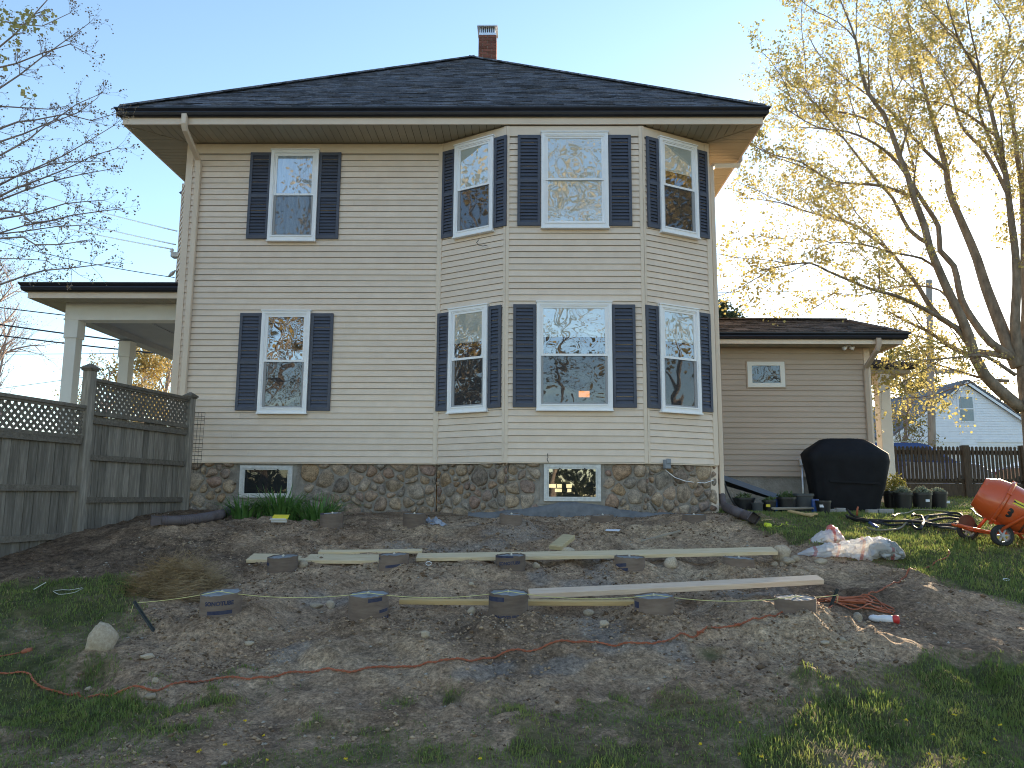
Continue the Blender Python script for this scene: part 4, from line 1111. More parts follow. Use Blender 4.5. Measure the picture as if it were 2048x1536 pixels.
# cellar bulkhead: sloping blue grey cap on a short stone side wall
bk = empty('cellar_bulkhead', (0, 0, 0), parent=house)
by_ = 13.55
p0, p1 = at_y(1441, 948, by_), at_y(1566, 992, by_); p0.x = max(p0.x, XR + .16)
mb = MB(); mb.add([p0, p1, p1 + Vector((.0, .95, .0)), p0 + Vector((0, .95, 0)), p0 - Vector((0, 0, .09)), p1 - Vector((0, 0, .09)), p1 + Vector((0, .95, -.09)), p0 + Vector((0, .95, -.09))],
      [(0, 1, 2, 3), (4, 5, 1, 0), (5, 6, 2, 1), (6, 7, 3, 2), (7, 4, 0, 3), (7, 6, 5, 4)])
M_BULK = mat('blue_grey_metal', (.085, .11, .165), (.11, .135, .195), scale=4, rough=.45, spec=.4)
mb.obj('bulkhead_door', M_BULK, bk)
w = Wall((XR + .03, by_ + .06), (p1.x - .05, by_ + .06))
mb = MB(); mb.prism([w.p(0, .95), w.p(w.L, .95), w.p(w.L, p1.z - .10), w.p(0, p0.z - .10)], w.n * -.2); fo = mb.obj('bulkhead_wall', M_MORTAR, bk)
for cell in voronoi_cells(w.L, 1.15, p0.z - .1, .2, 23):
    if max(p[1] - (p0.z - .12 + (p1.z - p0.z) * p[0] / w.L) for p in cell) > 0: continue
    g = stone_mesh(cell, w, -.005, .04, .012, rs)
    if g: MB().add(*g).obj('stone', M_STONE, bk, smooth=True)
# grey conduit riser on the wing
c0 = at_y(1606, 985, WY - .05); c1 = at_y(1603, 925, WY - .05)
e = MB().tube([(c1.x, WY - .05, 1.2), (c1.x, WY - .05, c1.z - .05)], .018, 8).obj('conduit', M_ALU, house, smooth=True)
MB().box(c1.x - .04, c1.x + .04, WY - .10, WY - .016, c1.z - .06, c1.z + .06).obj('conduit_box', M_GREYWHITE, e, bevel=.008)

# ---- front porch seen past the left corner
fp = empty('front_porch', (0, 0, 0), parent=house)
PY = 13.5
c0 = at_y(124, 720, PY); c1 = at_y(151, 720, PY)
zb0 = at_y(250, 637, PY).z; zb1 = at_y(250, 607, PY).z
PX0 = c0.x
MB().box(PX0 - .02, XL - .03, PY, PY + .24, zb0, zb1 + .05).obj('porch_beam', M_PORCHW, fp)
MB().box(PX0 - .035, XL - .03, PY - .012, PY + .252, zb0 - .03, zb0 - .001).obj('beam_trim', M_PORCHW, fp)
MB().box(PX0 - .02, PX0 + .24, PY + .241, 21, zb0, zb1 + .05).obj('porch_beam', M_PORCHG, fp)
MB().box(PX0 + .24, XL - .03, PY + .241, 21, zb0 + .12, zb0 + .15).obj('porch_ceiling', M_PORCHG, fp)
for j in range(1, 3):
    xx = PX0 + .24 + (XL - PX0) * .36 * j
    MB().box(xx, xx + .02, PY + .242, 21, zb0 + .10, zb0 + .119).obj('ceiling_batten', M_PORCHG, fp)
def column(yy):
    e = empty('porch_column', (0, 0, 0), parent=fp)
    ccx = PX0 + .11
    MB().box(ccx - .105, ccx + .105, yy, yy + .21, 1.4, zb0 - .031).obj('shaft', M_PORCHW, e, bevel=.006)
    MB().box(ccx - .125, ccx + .125, yy - .02, yy + .23, zb0 - .36, zb0 - .0305).obj('cap', M_PORCHW, e, bevel=.006)
    return e
column(PY + .012); column(15.4)
EY0 = PY - .42
MB().box(PX0 - .46, XL - .03, EY0, EY0 + .025, zb1 - .01, zb1 + .11).obj('fascia', M_TRIM, fp)
MB().box(PX0 - .46, PX0 - .435, EY0 + .026, 21, zb1 - .01, zb1 + .11).obj('fascia', M_TRIM, fp)
for i in range(24):
    a = PX0 - .43 + (XL - .03 - PX0 + .43) * i / 24; b = PX0 - .43 + (XL - .03 - PX0 + .43) * (i + 1) / 24
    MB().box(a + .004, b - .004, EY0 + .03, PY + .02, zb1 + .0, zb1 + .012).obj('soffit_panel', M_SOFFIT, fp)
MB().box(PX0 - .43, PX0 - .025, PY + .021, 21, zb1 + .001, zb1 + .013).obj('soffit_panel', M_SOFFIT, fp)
gutter([((PX0 - .462, 21, zb1 + .10), (-1, 0, 0)), ((PX0 - .462, EY0 - .002, zb1 + .10), (-1, -1, 0)), ((XL - .03, EY0 - .002, zb1 + .10), (0, -1, 0))], parent=fp, hgt=.15, dep=.12)
zr = zb1 + .25
mb = MB(); mb.add([(PX0 - .5, EY0 - .05, zr), (XL, EY0 - .05, zr), (XL, EY0 + .9, zr + .16), (XL, 21, zr + .5), (PX0 + .7, EY0 + 1.2, zr + .16), (PX0 - .5, 21, zr)], [(0, 1, 2, 4), (0, 4, 3, 5), (4, 2, 3)])
mb.obj('porch_roof', M_ROOF2, fp)
shingles('shingle_courses', (PX0 - .5, EY0 - .05, zr), (XL, EY0 - .05, zr), (PX0 + .7, EY0 + 1.2, zr + .16), (XL, EY0 + .9, zr + .16), M_ROOF2, fp, seed=8)
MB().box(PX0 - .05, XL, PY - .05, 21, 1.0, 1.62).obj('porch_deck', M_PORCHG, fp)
# hexagonal front bay just showing beyond the corner, with the service fittings
w = Wall((XL - .86, 14.3), (XL - .03, 12.95)); mb = MB(); w.slab(mb, 0, w.L, 4.9, 7.6, -.1, 0); bo = mb.obj('front_bay_wall', M_SIDING, house)
clad(w, bo, 4.95, 7.55, 25, M_SIDING)
MB().box(XL - .89, XL - .84, 14.3, 17, 4.9, 7.6).obj('front_bay_wall', M_SIDING, house)
q = at_y(348, 510, 14.3); MB().box(q.x - .05, q.x + .12, 14.25, 14.4, q.z - .05, q.z + .05).obj('service_box', M_GREYWHITE, house, bevel=.01)
q2 = at_y(344, 500, 14.3); MB().lathe([(.02, 0), (.045, .01), (.02, .03), (.045, .05), (.02, .08)], (q2.x, 14.3, q2.z - .05), 10).obj('insulator', M_WHITE, house, smooth=True)
q3 = at_y(347, 547, 14.3); MB().lathe([(.02, 0), (.10, .03), (.09, .05), (.02, .07)], (q3.x, 14.3, q3.z - .03), 12, axis=(-.5, -.3, .5)).obj('porch_lamp', M_GREYWHITE, house, smooth=True)

# ================================================================== WOODEN PRIVACY FENCE
M_FENCE = mat('weathered_board', (.15, .132, .110), (.30, .268, .23), scale=5, rough=.9, stretch=(7, 7, .55), bump=.35, bscale=9, spec=.15, rand=.30, c3=(.20, .178, .152))
M_RAIL = mat('weathered_rail', (.12, .103, .085), (.21, .185, .155), scale=5, rough=.9, stretch=(5, 5, 5), bump=.3, bscale=14, spec=.15, rand=.12)
fence = empty('privacy_fence', (-5.4, 11, 1.1), 'weathered grey board fence with lattice top beside the house', 'fence')
F2 = at_y(374, 900, 12.25); F1 = at_y(167, 900, 10.1)
F2 = Vector((F2.x, 12.25, 0)); F1 = Vector((F1.x, 10.1, 0)); fd = (F1 - F2).normalized(); F0 = F1 + fd * 2.4
fn = Vector((-fd.y, fd.x, 0)) * (1 if -fd.y > 0 else -1)     # towards the yard
if fn.x < 0: fn = -fn
def fence_post(p, ztop, zbot):
    mb = MB(); s = .062; u = fd * s; v_ = fn * s
    q = [p - u - v_, p + u - v_, p + u + v_, p - u + v_]
    mb.hexa([a + Vector((0, 0, zbot)) for a in q] + [a + Vector((0, 0, ztop)) for a in q]); po = mb.obj('fence_post', M_FENCE, fence, bevel=.006)
    for k, (sc, z0, z1, sc2) in enumerate(((1.22, 0, .022, 1.22), (1.42, .022, .045, 1.42), (1.36, .045, .10, .25))):
        c = MB(); c.hexa([p + (a - p) * sc + Vector((0, 0, ztop + z0)) for a in q] + [p + (a - p) * sc2 + Vector((0, 0, ztop + z1)) for a in q])
        c.obj('post_cap', M_RAIL, po)
def zat(px, py, p): return at_y(px, py, p.y).z
def fence_panel(a, b, ztop, zlat, rails, zbot_a, zbot_b, nb, seed):
    """a (far end) to b (near end); boards behind, rails towards the yard"""
    r = random.Random(seed); e = empty('fence_panel', (0, 0, 0), parent=fence); L = (b - a).length; u = (b - a).normalized()
    a = a + u * .07; L -= .14
    def P(t, z, d): return a + u * t + fn * d + Vector((0, 0, z))
    def slab(mb, t0, t1, z0, z1, d0, d1): mb.hexa([P(t0, z0, d1), P(t1, z0, d1), P(t1, z0, d0), P(t0, z0, d0), P(t0, z1, d1), P(t1, z1, d1), P(t1, z1, d0), P(t0, z1, d0)])
    mb = MB(); slab(mb, -.01, L + .01, ztop - .045, ztop, -.045, .05); mb.obj('top_rail', M_RAIL, e, bevel=.004)
    mb = MB(); slab(mb, 0, L, ztop - .075, ztop - .0455, -.02, .03); mb.obj('lattice_trim', M_RAIL, e)
    mb = MB(); slab(mb, 0, L, zlat - .045, zlat, -.025, .04); mb.obj('lattice_trim', M_RAIL, e)
    # lattice: two layers of slanted slats
    z0, z1 = zlat + .0, ztop - .076; h = z1 - z0; step = .098; sw = .038
    for layer, sg in ((0, 1), (1, -1)):
        t = -h
        while t < L + h:
            p0, p1 = (t, z0), (t + h, z1)
            if sg < 0: p0, p1 = (t, z1), (t + h, z0)
            s0 = max(0, -p0[0] / h); s1 = min(1, (L - p0[0]) / h)
            if s1 - s0 > .12:
                A = (p0[0] + (p1[0] - p0[0]) * s0, p0[1] + (p1[1] - p0[1]) * s0); B = (p0[0] + (p1[0] - p0[0]) * s1, p0[1] + (p1[1] - p0[1]) * s1)
                d0 = -.006 + layer * .0085
                hw = sw * .7071
                mb = MB(); mb.hexa([P(A[0] - hw * .5, A[1] + sg * hw * .5, d0 + .007), P(A[0] + hw * .5, A[1] - sg * hw * .5, d0 + .007), P(A[0] + hw * .5, A[1] - sg * hw * .5, d0), P(A[0] - hw * .5, A[1] + sg * hw * .5, d0),
                                    P(B[0] - hw * .5, B[1] + sg * hw * .5, d0 + .007), P(B[0] + hw * .5, B[1] - sg * hw * .5, d0 + .007), P(B[0] + hw * .5, B[1] - sg * hw * .5, d0), P(B[0] - hw * .5, B[1] + sg * hw * .5, d0)])
                mb.obj('lattice_slat', M_RAIL, e)
            t += step
    t = 0.0; k = 0; w_ = L / nb
    for k in range(nb):
        t0, t1 = k * w_ + .0025, (k + 1) * w_ - .004; f_ = (k + .5) / nb; dz = r.uniform(-.012, .012)
        mb = MB(); slab(mb, t0, t1, zbot_a + (zbot_b - zbot_a) * f_ - .25, zlat - .046 + min(dz, 0), -.022 - r.uniform(0, .006), -.001 + r.uniform(-.009, .0)); mb.obj('fence_board', M_FENCE, e)
    for zr in rails:
        mb = MB(); hgt = .078
        q = [P(.01, zr - hgt / 2, .036), P(L - .01, zr - hgt / 2, .036), P(L - .01, zr - hgt / 2, .001), P(.01, zr - hgt / 2, .001), P(.01, zr + hgt / 2, .036), P(L - .01, zr + hgt / 2, .036), P(L - .01, zr + hgt / 2, .001), P(.01, zr + hgt / 2, .001)]
        mb.hexa(q); mb.obj('fence_rail', M_RAIL, e, bevel=.003)
    return e
zt2 = zat(186, 755, F1); zl2 = zat(186, 822, F1)
fence_panel(F2, F1, zt2, zl2, [zl2 - .12, zat(178, 914, F1), zat(170, 1000, F1)], 1.15, hz(F1.x, F1.y), 17, 1)
zt1 = zat(150, 812, F1); zl1 = zat(150, 872, F1)
fence_panel(F1, F0, zt1, zl1, [zl1 - .08, zat(140, 977, F1), zat(130, 1070, F1)], hz(F1.x, F1.y), hz(F0.x, F0.y) - .05, 17, 2)
fence_post(F2, zat(374, 797, F2), .8); fence_post(F1, zat(168, 742, F1), .5); fence_post(F0, zt1 + .08, .3)

# wire mesh leaning on the clapboards by the post
M_WIRE = mat('dark_wire', (.03, .028, .026), (.06, .05, .045), scale=20, rough=.6, metal=.5)
mb = MB(); a, b = at_y(381, 825, 12.5), at_y(404, 922, 12.48); a.x = at_y(378, 870, 12.5).x; b.x = at_y(404, 870, 12.48).x
for i in range(5): x_ = a.x + (b.x - a.x) * i / 4; mb.tube([(x_, 12.50, b.z - .2), (x_ + .02, 12.50, a.z)], .0028, 4)
for i in range(15): z_ = b.z - .1 + (a.z - b.z + .1) * i / 14; mb.tube([(a.x - .01, 12.505, z_), (b.x + .012, 12.505, z_)], .0028, 4)
mb.obj('wire_mesh', M_WIRE, None, label='roll of thin garden wire mesh against the siding by the fence post', cat='wire mesh')

# ================================================================== FOOTING TUBES
M_TUBE = mat('cardboard_tube', (.135, .098, .078), (.20, .155, .125), scale=6, rough=.85, spec=.2, stretch=(1, 1, 5), rand=.14, bump=.2, bscale=30)
M_FILL = mat('poured_concrete', (.20, .21, .215), (.32, .33, .335), scale=12, rough=.9, bump=.5, bscale=30, rand=.1)
M_INK = mat('blue_ink', (.032, .037, .075), (.075, .075, .105), scale=18, rough=.8, spec=.1)
M_BOLT = mat('zinc_bolt', (.45, .46, .48), (.6, .6, .62), scale=10, rough=.35, metal=.9)
LET = text_mesh('SONOTUBE', .045, .0022)
def wrap(c, r, th0, z0, slant, lv, rmul=1.0):
    o = []
    for p in lv:
        t = th0 + p.x / r; o.append(Vector((c[0] + math.sin(t) * r * rmul, c[1] - math.cos(t) * r * rmul, z0 + p.y + slant * p.x)))
    return o
def strip(c, r, t0, t1, z0, h, slant):
    n = 14; v = []; f = []
    for i in range(n + 1):
        t = t0 + (t1 - t0) * i / n; zz = z0 + slant * (t - t0) * r
        for k in (0, 1): v.append(Vector((c[0] + math.sin(t) * r, c[1] - math.cos(t) * r, zz + k * h)))
    for i in range(n): f.append((2 * i, 2 * i + 2, 2 * i + 3, 2 * i + 1))
    return v, f
ROWS = ('front row', 'middle row', 'back row by the house')
POSN = ('leftmost', 'second from left', 'middle', 'second from right', 'rightmost')
PRINT = {0: [('t', .28, -.075, .05), ('s', -.3, .95, -.165, .03, .05)], 1: [('s', .15, .9, -.055, .03, .1), ('s', .75, 1.4, -.14, .025, .1), ('t', 1.0, -.19, .12)],
         2: [('t', -.16, -.185, .02), ('s', -1.3, -.2, -.06, .035, .0), ('s', -.2, .8, -.26, .025, .0)], 3: [('s', -1.4, -1.0, -.09, .05, .0), ('s', -1.4, -.95, -.14, .03, .0)], 5: [('s', -1.3, -.7, -.09, .03, .0)],
         6: [('s', -.4, .8, -.135, .028, .12), ('s', -1.2, -.9, -.05, .02, .0)], 7: [('t', -.05, -.075, .07), ('s', -1.2, .2, -.02, .02, .0)], 8: [('s', -1.2, -.35, -.105, .035, .12), ('s', -1.2, -.25, -.15, .03, .12)], 10: [('s', -1.3, -.5, -.02, .02, 0)]}
rt = random.Random(21)
for i, (fx, fy, fz, mh, mr, row) in enumerate(FOOT):
    r = (.163, .157, .153)[row]
    e = empty('footing_tube', (fx, fy, hz(fx, fy)), 'cardboard concrete footing tube, %s of the %s' % (POSN[i % 5], ROWS[row]), 'footing tube', 'footing tubes set in three rows for a deck')
    tx, ty = rt.uniform(-.05, .05), rt.uniform(.02, .09)
    if i == 0: tx, ty = .06, .10
    if i == 5: tx, ty = .05, .08
    n = 40; V = []; Fc = []
    jag = [rt.uniform(-.004, .004) for _ in range(n)]
    def rim(rr, zz, wob): return [Vector((fx + math.sin(2 * math.pi * k / n) * rr, fy - math.cos(2 * math.pi * k / n) * rr, zz + (tx * math.sin(2 * math.pi * k / n) - ty * math.cos(2 * math.pi * k / n)) * rr * wob + jag[k] * wob)) for k in range(n)]
    rings = [rim(r, fz - .65, 0), rim(r * 1.0, fz - .2, 0), rim(r, fz, 1), rim(r - .006, fz + .001, 1), rim(r - .006, fz - .04, 1)]
    V = [p for q in rings for p in q]
    for j in range(4):
        for k in range(n): Fc.append((j * n + k, j * n + (k + 1) % n, (j + 1) * n + (k + 1) % n, (j + 1) * n + k))
    MB().add(V, Fc).obj('tube', M_TUBE, e, auto=40)
    c = MB(); fill = []
    for rr in (r - .0065, r * .6, r * .25):
        fill.append([p + Vector((0, 0, -.010 + (.006 if rr < r * .9 else 0) + rt.uniform(-.003, .003))) for p in rim(rr, fz, 1)])
    V = [p for q in fill for p in q]; Fc = []
    for j in range(2):
        for k in range(n): Fc.append((j * n + k, j * n + (k + 1) % n, (j + 1) * n + (k + 1) % n, (j + 1) * n + k))
    Fc.append(tuple(2 * n + k for k in range(n)))
    co = c.add(V, Fc).obj('concrete_fill', M_FILL, e, smooth=True)
    bx0, by0 = fx + rt.uniform(-.01, .01), fy + rt.uniform(-.01, .01)
    MB().lathe([(.008, -.05), (.008, .022)], (bx0, by0, fz - .004), 8).lathe([(.016, 0), (.016, .009)], (bx0, by0, fz - .001), 6).obj('anchor_bolt', M_BOLT, e)
    for q in PRINT.get(i, ()):
        if q[0] == 't': MB().add(wrap((fx, fy), r + .0012, q[1], fz + q[2], q[3], LET[0]), LET[1]).obj('printed_letters', M_INK, e)
        else: MB().add(*strip((fx, fy), r + .0010, q[1], q[2], fz + q[3], q[4], q[5])).obj('printed_band', M_INK, e)

# ================================================================== LUMBER
def wood(name, c1, c2):
    return mat(name, c1, c2, scale=4, rough=.75, stretch=(1.2, 14, 14), bump=.12, bscale=10, spec=.25, rand=.05)
M_PINE = wood('pale_pine', (.56, .435, .27), (.70, .575, .39))
M_PINE2 = wood('yellow_pine', (.47, .32, .15), (.58, .42, .21))
M_PINE3 = wood('pink_pine', (.62, .455, .33), (.74, .585, .45))
M_OLDWOOD = wood('grey_lath', (.26, .22, .17), (.40, .35, .28))
def plank(name, pa, pb, w_, th, m, label, lift=.0, roll=0.2, cat='plank', group=None):
    """board lying along the ground from photo point pa to pb (near lower edge)"""
    a, b = Vector(pa), Vector(pb); d = (b - a).normalized(); L = (b - a).length
    s = Vector((-d.y, d.x, 0)).normalized()
    if s.y < 0: s = -s
    up = d.cross(s);
    if up.z < 0: up = -up
    s = (s * math.cos(roll) + up * math.sin(roll)); up = d.cross(s)
    if up.z < 0: up = -up
    mb = MB(); n = 6
    bow = [math.sin(i / n * math.pi) * .006 * L / 3 for i in range(n + 1)]
    v = []; f = []
    for i in range(n + 1):
        c = a + d * (L * i / n) - up * bow[i]
        v += [c, c + s * w_, c + s * w_ + up * th, c + up * th]
    for i in range(n):
        for k in range(4): f.append((4 * i + k, 4 * i + (k + 1) % 4, 4 * i + 4 + (k + 1) % 4, 4 * i + 4 + k))
    f += [(0, 1, 2, 3), (4 * n + 3, 4 * n + 2, 4 * n + 1, 4 * n)]
    # local frame: long axis along x so that the grain follows the board
    M = Matrix((d, s, up)).transposed().to_4x4(); M.translation = (a + b) / 2
    Mi = M.inverted(); me = mesh(name, [Mi @ p for p in v], f, m)
    bm = bmesh.new(); bm.from_mesh(me); bmesh.ops.recalc_face_normals(bm, faces=bm.faces); bmesh.ops.bevel(bm, geom=[e_ for e_ in bm.edges if e_.calc_face_angle(0) > .5], offset=.003, segments=1, affect='EDGES'); bm.to_mesh(me); bm.free()
    o = link(name, me); o.matrix_world = M
    return tag(o, label, cat, group)
LG = 'lengths of new lumber lying among the footings'
def gp(x, y, lift=.0): return ground(x, y) + Vector((0, 0, lift))
def on(pa, pb, Y, **k): return at_y(pa[0], pa[1], Y), at_y(pb[0], pb[1], Y)
Ya = 8.36
a = at_y(492, 1127, Ya); b = at_y(800, 1127, Ya); a.z = b.z = (a.z + b.z) / 2
plank('lumber_plank', a, b, .235, .038, M_PINE, 'short pale plank at the left end behind the first two middle tubes', cat='plank', group=LG)
a = at_y(636, 1109, 8.72); b = at_y(843, 1107, 8.72); plank('lumber_plank', a, b, .09, .03, M_PINE, 'narrow pale board resting on the left plank', group=LG)
a = at_y(832, 1123, 8.44); b = at_y(1556, 1110, 8.52); plank('lumber_plank', a, b, .19, .04, M_PINE, 'longest pale plank running behind the middle footings', group=LG)
a = at_y(1060, 1198, 6.98); b = at_y(1648, 1169, 7.25); plank('lumber_plank', a, b, .14, .048, M_PINE3, 'pinkish plank running right from the middle front tube', group=LG)
a = at_y(798, 1209, 6.78); b = at_y(1275, 1212, 6.72); plank('lumber_plank', a, b, .05, .040, M_PINE2, 'thin yellow stud passing behind the middle front tube', group=LG)
# thick wooden block on its side
a = gp(1103, 1101); M_BLOCK = wood('yellow_block', (.40, .32, .19), (.52, .43, .27))
p = at_y(1098, 1100, 8.85); 
mb = MB(); u = Vector((.62, .78, .42)).normalized() * .30; s_ = Vector((.8, -.3, -.05)).normalized() * .15; t_ = u.cross(s_).normalized() * .055
if t_.z < 0: t_ = -t_
o_ = Vector((p.x, p.y, p.z + .005)); mb.hexa([o_, o_ + s_, o_ + s_ + u, o_ + u, o_ + t_, o_ + s_ + t_, o_ + s_ + u + t_, o_ + u + t_])
mb.obj('wood_block', M_BLOCK, None, bevel=.006, label='thick offcut block of pale wood tilted behind the long plank', cat='wood block')
a, b = gp(1284, 1085, .0), gp(1362, 1067, .0); plank('wooden_lath', a + Vector((0, 0, .005)), b + Vector((0, 0, .02)), .025, .02, M_OLDWOOD, 'thin weathered stick lying alone near the parged cellar window', cat='stick')

# ================================================================== STRING LINE AND STAKES
M_STAKE = mat('dark_steel_stake', (.018, .022, .022), (.045, .05, .048), scale=20, rough=.6, metal=.3)
M_STRING = mat('yellow_string', (.60, .55, .22), (.70, .66, .30), scale=20, rough=.8)
def stake(base, top, label):
    a, b = Vector(base), Vector(top); d = (b - a).normalized()
    mb = MB(); mb.bar(a - d * .15, b, .028, .006, up=(0, -1, .2)); mb.bar(a - d * .15, b + d * .002, .006, .024, up=(0, -1, .2))
    return mb.obj('steel_stake', M_STAKE, None, label=label, cat='stake')
s0b = ground(308, 1262); s0t = at_y(268, 1203, s0b.y + .15); stake(s0b, s0t, 'leaning dark metal stake holding the string beside the left lawn')
s1b = ground(1661, 1213); s1t = at_y(1675, 1178, s1b.y + .02); stake(s1b, s1t, 'short dark metal stake by the coiled orange cord')
pts = [s0t - Vector((0, 0, .01))]
tops = [(f[0], f[1], f[2]) for f in FOOT[:5]]
key = [s0t - Vector((0, 0, .012))] + [Vector((x_, y_ - .05, z_ + .012)) for x_, y_, z_ in tops] + [s1t - Vector((0, 0, .05))]
pth = []
for i in range(len(key) - 1):
    for k in range(14):
        t = k / 14; p = key[i].lerp(key[i + 1], t); p.z -= .045 * 4 * t * (1 - t) * (1 if 0 < i < 5 else .3); pth.append(p)
pth.append(key[-1])
mb = MB().tube(pth, .0028, 5); mb.tube([key[0], key[0] + Vector((-.01, -.02, -.08))], .0026, 4); mb.tube([key[-1] + Vector((0, -.01, 0)), key[-1] + Vector((-.02, -.02, -.07))], .0026, 4)
mb.obj('string_line', M_STRING, None, smooth=True, label='yellow mason string stretched over the front row of tubes', cat='string')

# ================================================================== ORANGE EXTENSION CORD
M_ORANGE = mat('orange_cord', (.34, .095, .045), (.43, .14, .07), scale=10, rough=.55, spec=.35)
def resample(pts, step):
    P = [Vector(p) for p in pts]; out = []
    # Catmull-Rom
    for i in range(len(P) - 1):
        p0, p1, p2, p3 = P[max(i - 1, 0)], P[i], P[i + 1], P[min(i + 2, len(P) - 1)]
        n = max(1, int((p2 - p1).length / step))
        for k in range(n):
            t = k / n; out.append(.5 * ((2 * p1) + (p2 - p0) * t + (2 * p0 - 5 * p1 + 4 * p2 - p3) * t * t + (3 * p1 - p0 - 3 * p2 + p3) * t ** 3))
    out.append(P[-1]); return out
def drape(pxs, lift, step=.05):
    w = resample([ground(x, y) for x, y in pxs], step)
    z = H(np.array([p.x for p in w]), np.array([p.y for p in w]))
    return [Vector((p.x, p.y, float(q) + lift)) for p, q in zip(w, z)]
def twisted(path, mb, r=.0040, hel=.0052, pitch=.085):
    path = resample(path, .016); acc = 0; A, B = [], []
    for i, p in enumerate(path):
        if i: acc += (p - path[i - 1]).length
        t = (path[min(i + 1, len(path) - 1)] - path[max(i - 1, 0)]).normalized(); x = t.cross(Vector((0, 0, 1))).normalized(); y = x.cross(t)
        a = acc / pitch * 2 * math.pi + math.sin(acc * 3) * 1.2
        o = (x * math.cos(a) + y * math.sin(a)) * hel
        A.append(p + o); B.append(p - o)
    mb.tube(A, r, 5); mb.tube(B, r, 5)
CORD = [(-60, 1350), (0, 1349), (35, 1347), (58, 1351), (64, 1361), (85, 1378), (120, 1388), (150, 1393), (210, 1394), (300, 1383), (400, 1366), (500, 1361), (560, 1353), (620, 1347), (700, 1347), (800, 1336), (900, 1322),
        (1000, 1312), (1080, 1300), (1150, 1287), (1200, 1288), (1280, 1289), (1340, 1282), (1400, 1268), (1440, 1258), (1475, 1253), (1520, 1240), (1580, 1222), (1625, 1211), (1665, 1212)]
mb = MB(); cp = drape(CORD, .011); twisted(cp, mb)
for kx in (150, 1410, 1475):   # knots
    k = min(range(len(CORD)), key=lambda i: abs(CORD[i][0] - kx)); p = ground(*CORD[k]) + Vector((0, 0, .014))
    rk = random.Random(kx); mb.tube([p + Vector((math.cos(t * .9) * .026, math.sin(t * 1.7) * .02, .010 * math.sin(t * 1.3))) for t in range(12)], .0055, 5)
# heap of loops, then the tail running up to the hoses
c = ground(1712, 1212); rl = random.Random(5); hp = []
for i in range(9):
    a0 = rl.uniform(-.35, .35); rx, ry = rl.uniform(.13, .30), rl.uniform(.05, .13); ox, oy = rl.uniform(-.10, .14), rl.uniform(-.09, .12)
    for k in range(18):
        t = k / 18 * 2 * math.pi; x_, y_ = rx * math.cos(t), ry * math.sin(t)
        q = Vector((c.x + ox + x_ * math.cos(a0) - y_ * math.sin(a0), c.y + oy + x_ * math.sin(a0) + y_ * math.cos(a0), 0)); q.z = hz(q.x, q.y) + .010 + .005 * i + rl.uniform(0, .008); hp.append(q)
mb.tube(resample(hp, .03), .0062, 5)
tail = drape([(1725, 1200), (1760, 1183), (1800, 1165), (1850, 1139), (1888, 1119), (1898, 1106), (1888, 1092), (1876, 1079)], .011); twisted(tail, mb)
o = mb.obj('extension_cord', M_ORANGE, None, smooth=True, label='long orange extension cord snaking over the soil into a loose coil', cat='extension cord')
# loose cord end with its plug at the left edge
mb = MB(); tp = drape([(-80, 1318), (0, 1315), (25, 1311), (42, 1307)], .010); mb.tube(resample(tp, .03), .006, 6)
e = mb.obj('cord_end', M_ORANGE, None, smooth=True, label='short end of orange cord with a plug on the left lawn', cat='extension cord')
d_ = (tp[-1] - tp[-4]).normalized(); p = tp[-1]
pl = MB(); pl.tube([p - e.location, p + d_ * .02 - e.location, p + d_ * .05 - e.location, p + d_ * .075 - e.location], [.009, .02, .024, .022], 10)
link('plug', mesh('plug', pl.v, pl.f, M_ORANGE, True), e)

# ================================================================== DRAIN PIPES
def corrugated(mb, path, r, pitch=.026, amp=.006, n=14):
    p = resample(path, pitch / 2); mb.tube(p, [r + (amp if i % 2 else -amp * .3) for i in range(len(p))], n)
mb = MB(); pa = [ground(x, y) + Vector((0, 0, .055)) for x, y in ((322, 1050), (355, 1050), (395, 1046), (428, 1040), (448, 1034), (460, 1027))]
corrugated(mb, pa, .062)
d_ = (pa[0] - pa[1]).normalized(); mb.tube([pa[0] + d_ * -.02, pa[0] + d_ * .03, pa[0] + d_ * .06, pa[0] + d_ * .12], [.066, .07, .078, .082], 4, True, up=(0, .7, .7))
mb.obj('drain_pipe', M_PIPE, None, auto=50, label='corrugated brown drain pipe lying on soil by the board fence', cat='drain pipe')
mb = MB(); xr_ = XR + .085
pb = [Vector((xr_, 12.72, 1.60)), Vector((xr_, 12.66, 1.47))] + [ground(x, y) + Vector((0, 0, .075)) for x, y in ((1452, 1024), (1470, 1033), (1490, 1041), (1506, 1047))]
mb.tube(resample(pb[:3], .02), [.05 + .004 * (i % 2) for i in range(len(resample(pb[:3], .02)))], 14)
corrugated(mb, pb[2:], .068, pitch=.03, amp=.004)
d_ = (pb[-1] - pb[-2]).normalized(); mb.tube([pb[-1], pb[-1] + d_ * .03, pb[-1] + d_ * .14], [.075, .082, .084], 4, False, up=(0, .7, .7))
mb.obj('drain_pipe', M_PIPE, None, auto=50, label='smooth brown drain pipe leading from the corner downspout to the grass', cat='drain pipe')
mb = MB(); pc = [at_y(1440, 935, 12.95), at_y(1447, 958, 12.95), at_y(1456, 985, 12.9), at_y(1470, 1010, 12.8), ground(1490, 1026) + Vector((0, 0, .02)), ground(1510, 1031) + Vector((0, 0, .015))]
M_RUB = mat('black_rubber', (.012, .013, .014), (.028, .028, .03), scale=10, rough=.5)
mb.tube(resample(pc, .04), .014, 8); mb.obj('black_hose', M_RUB, None, smooth=True, label='black hose hanging down the house corner into the grass', cat='hose')

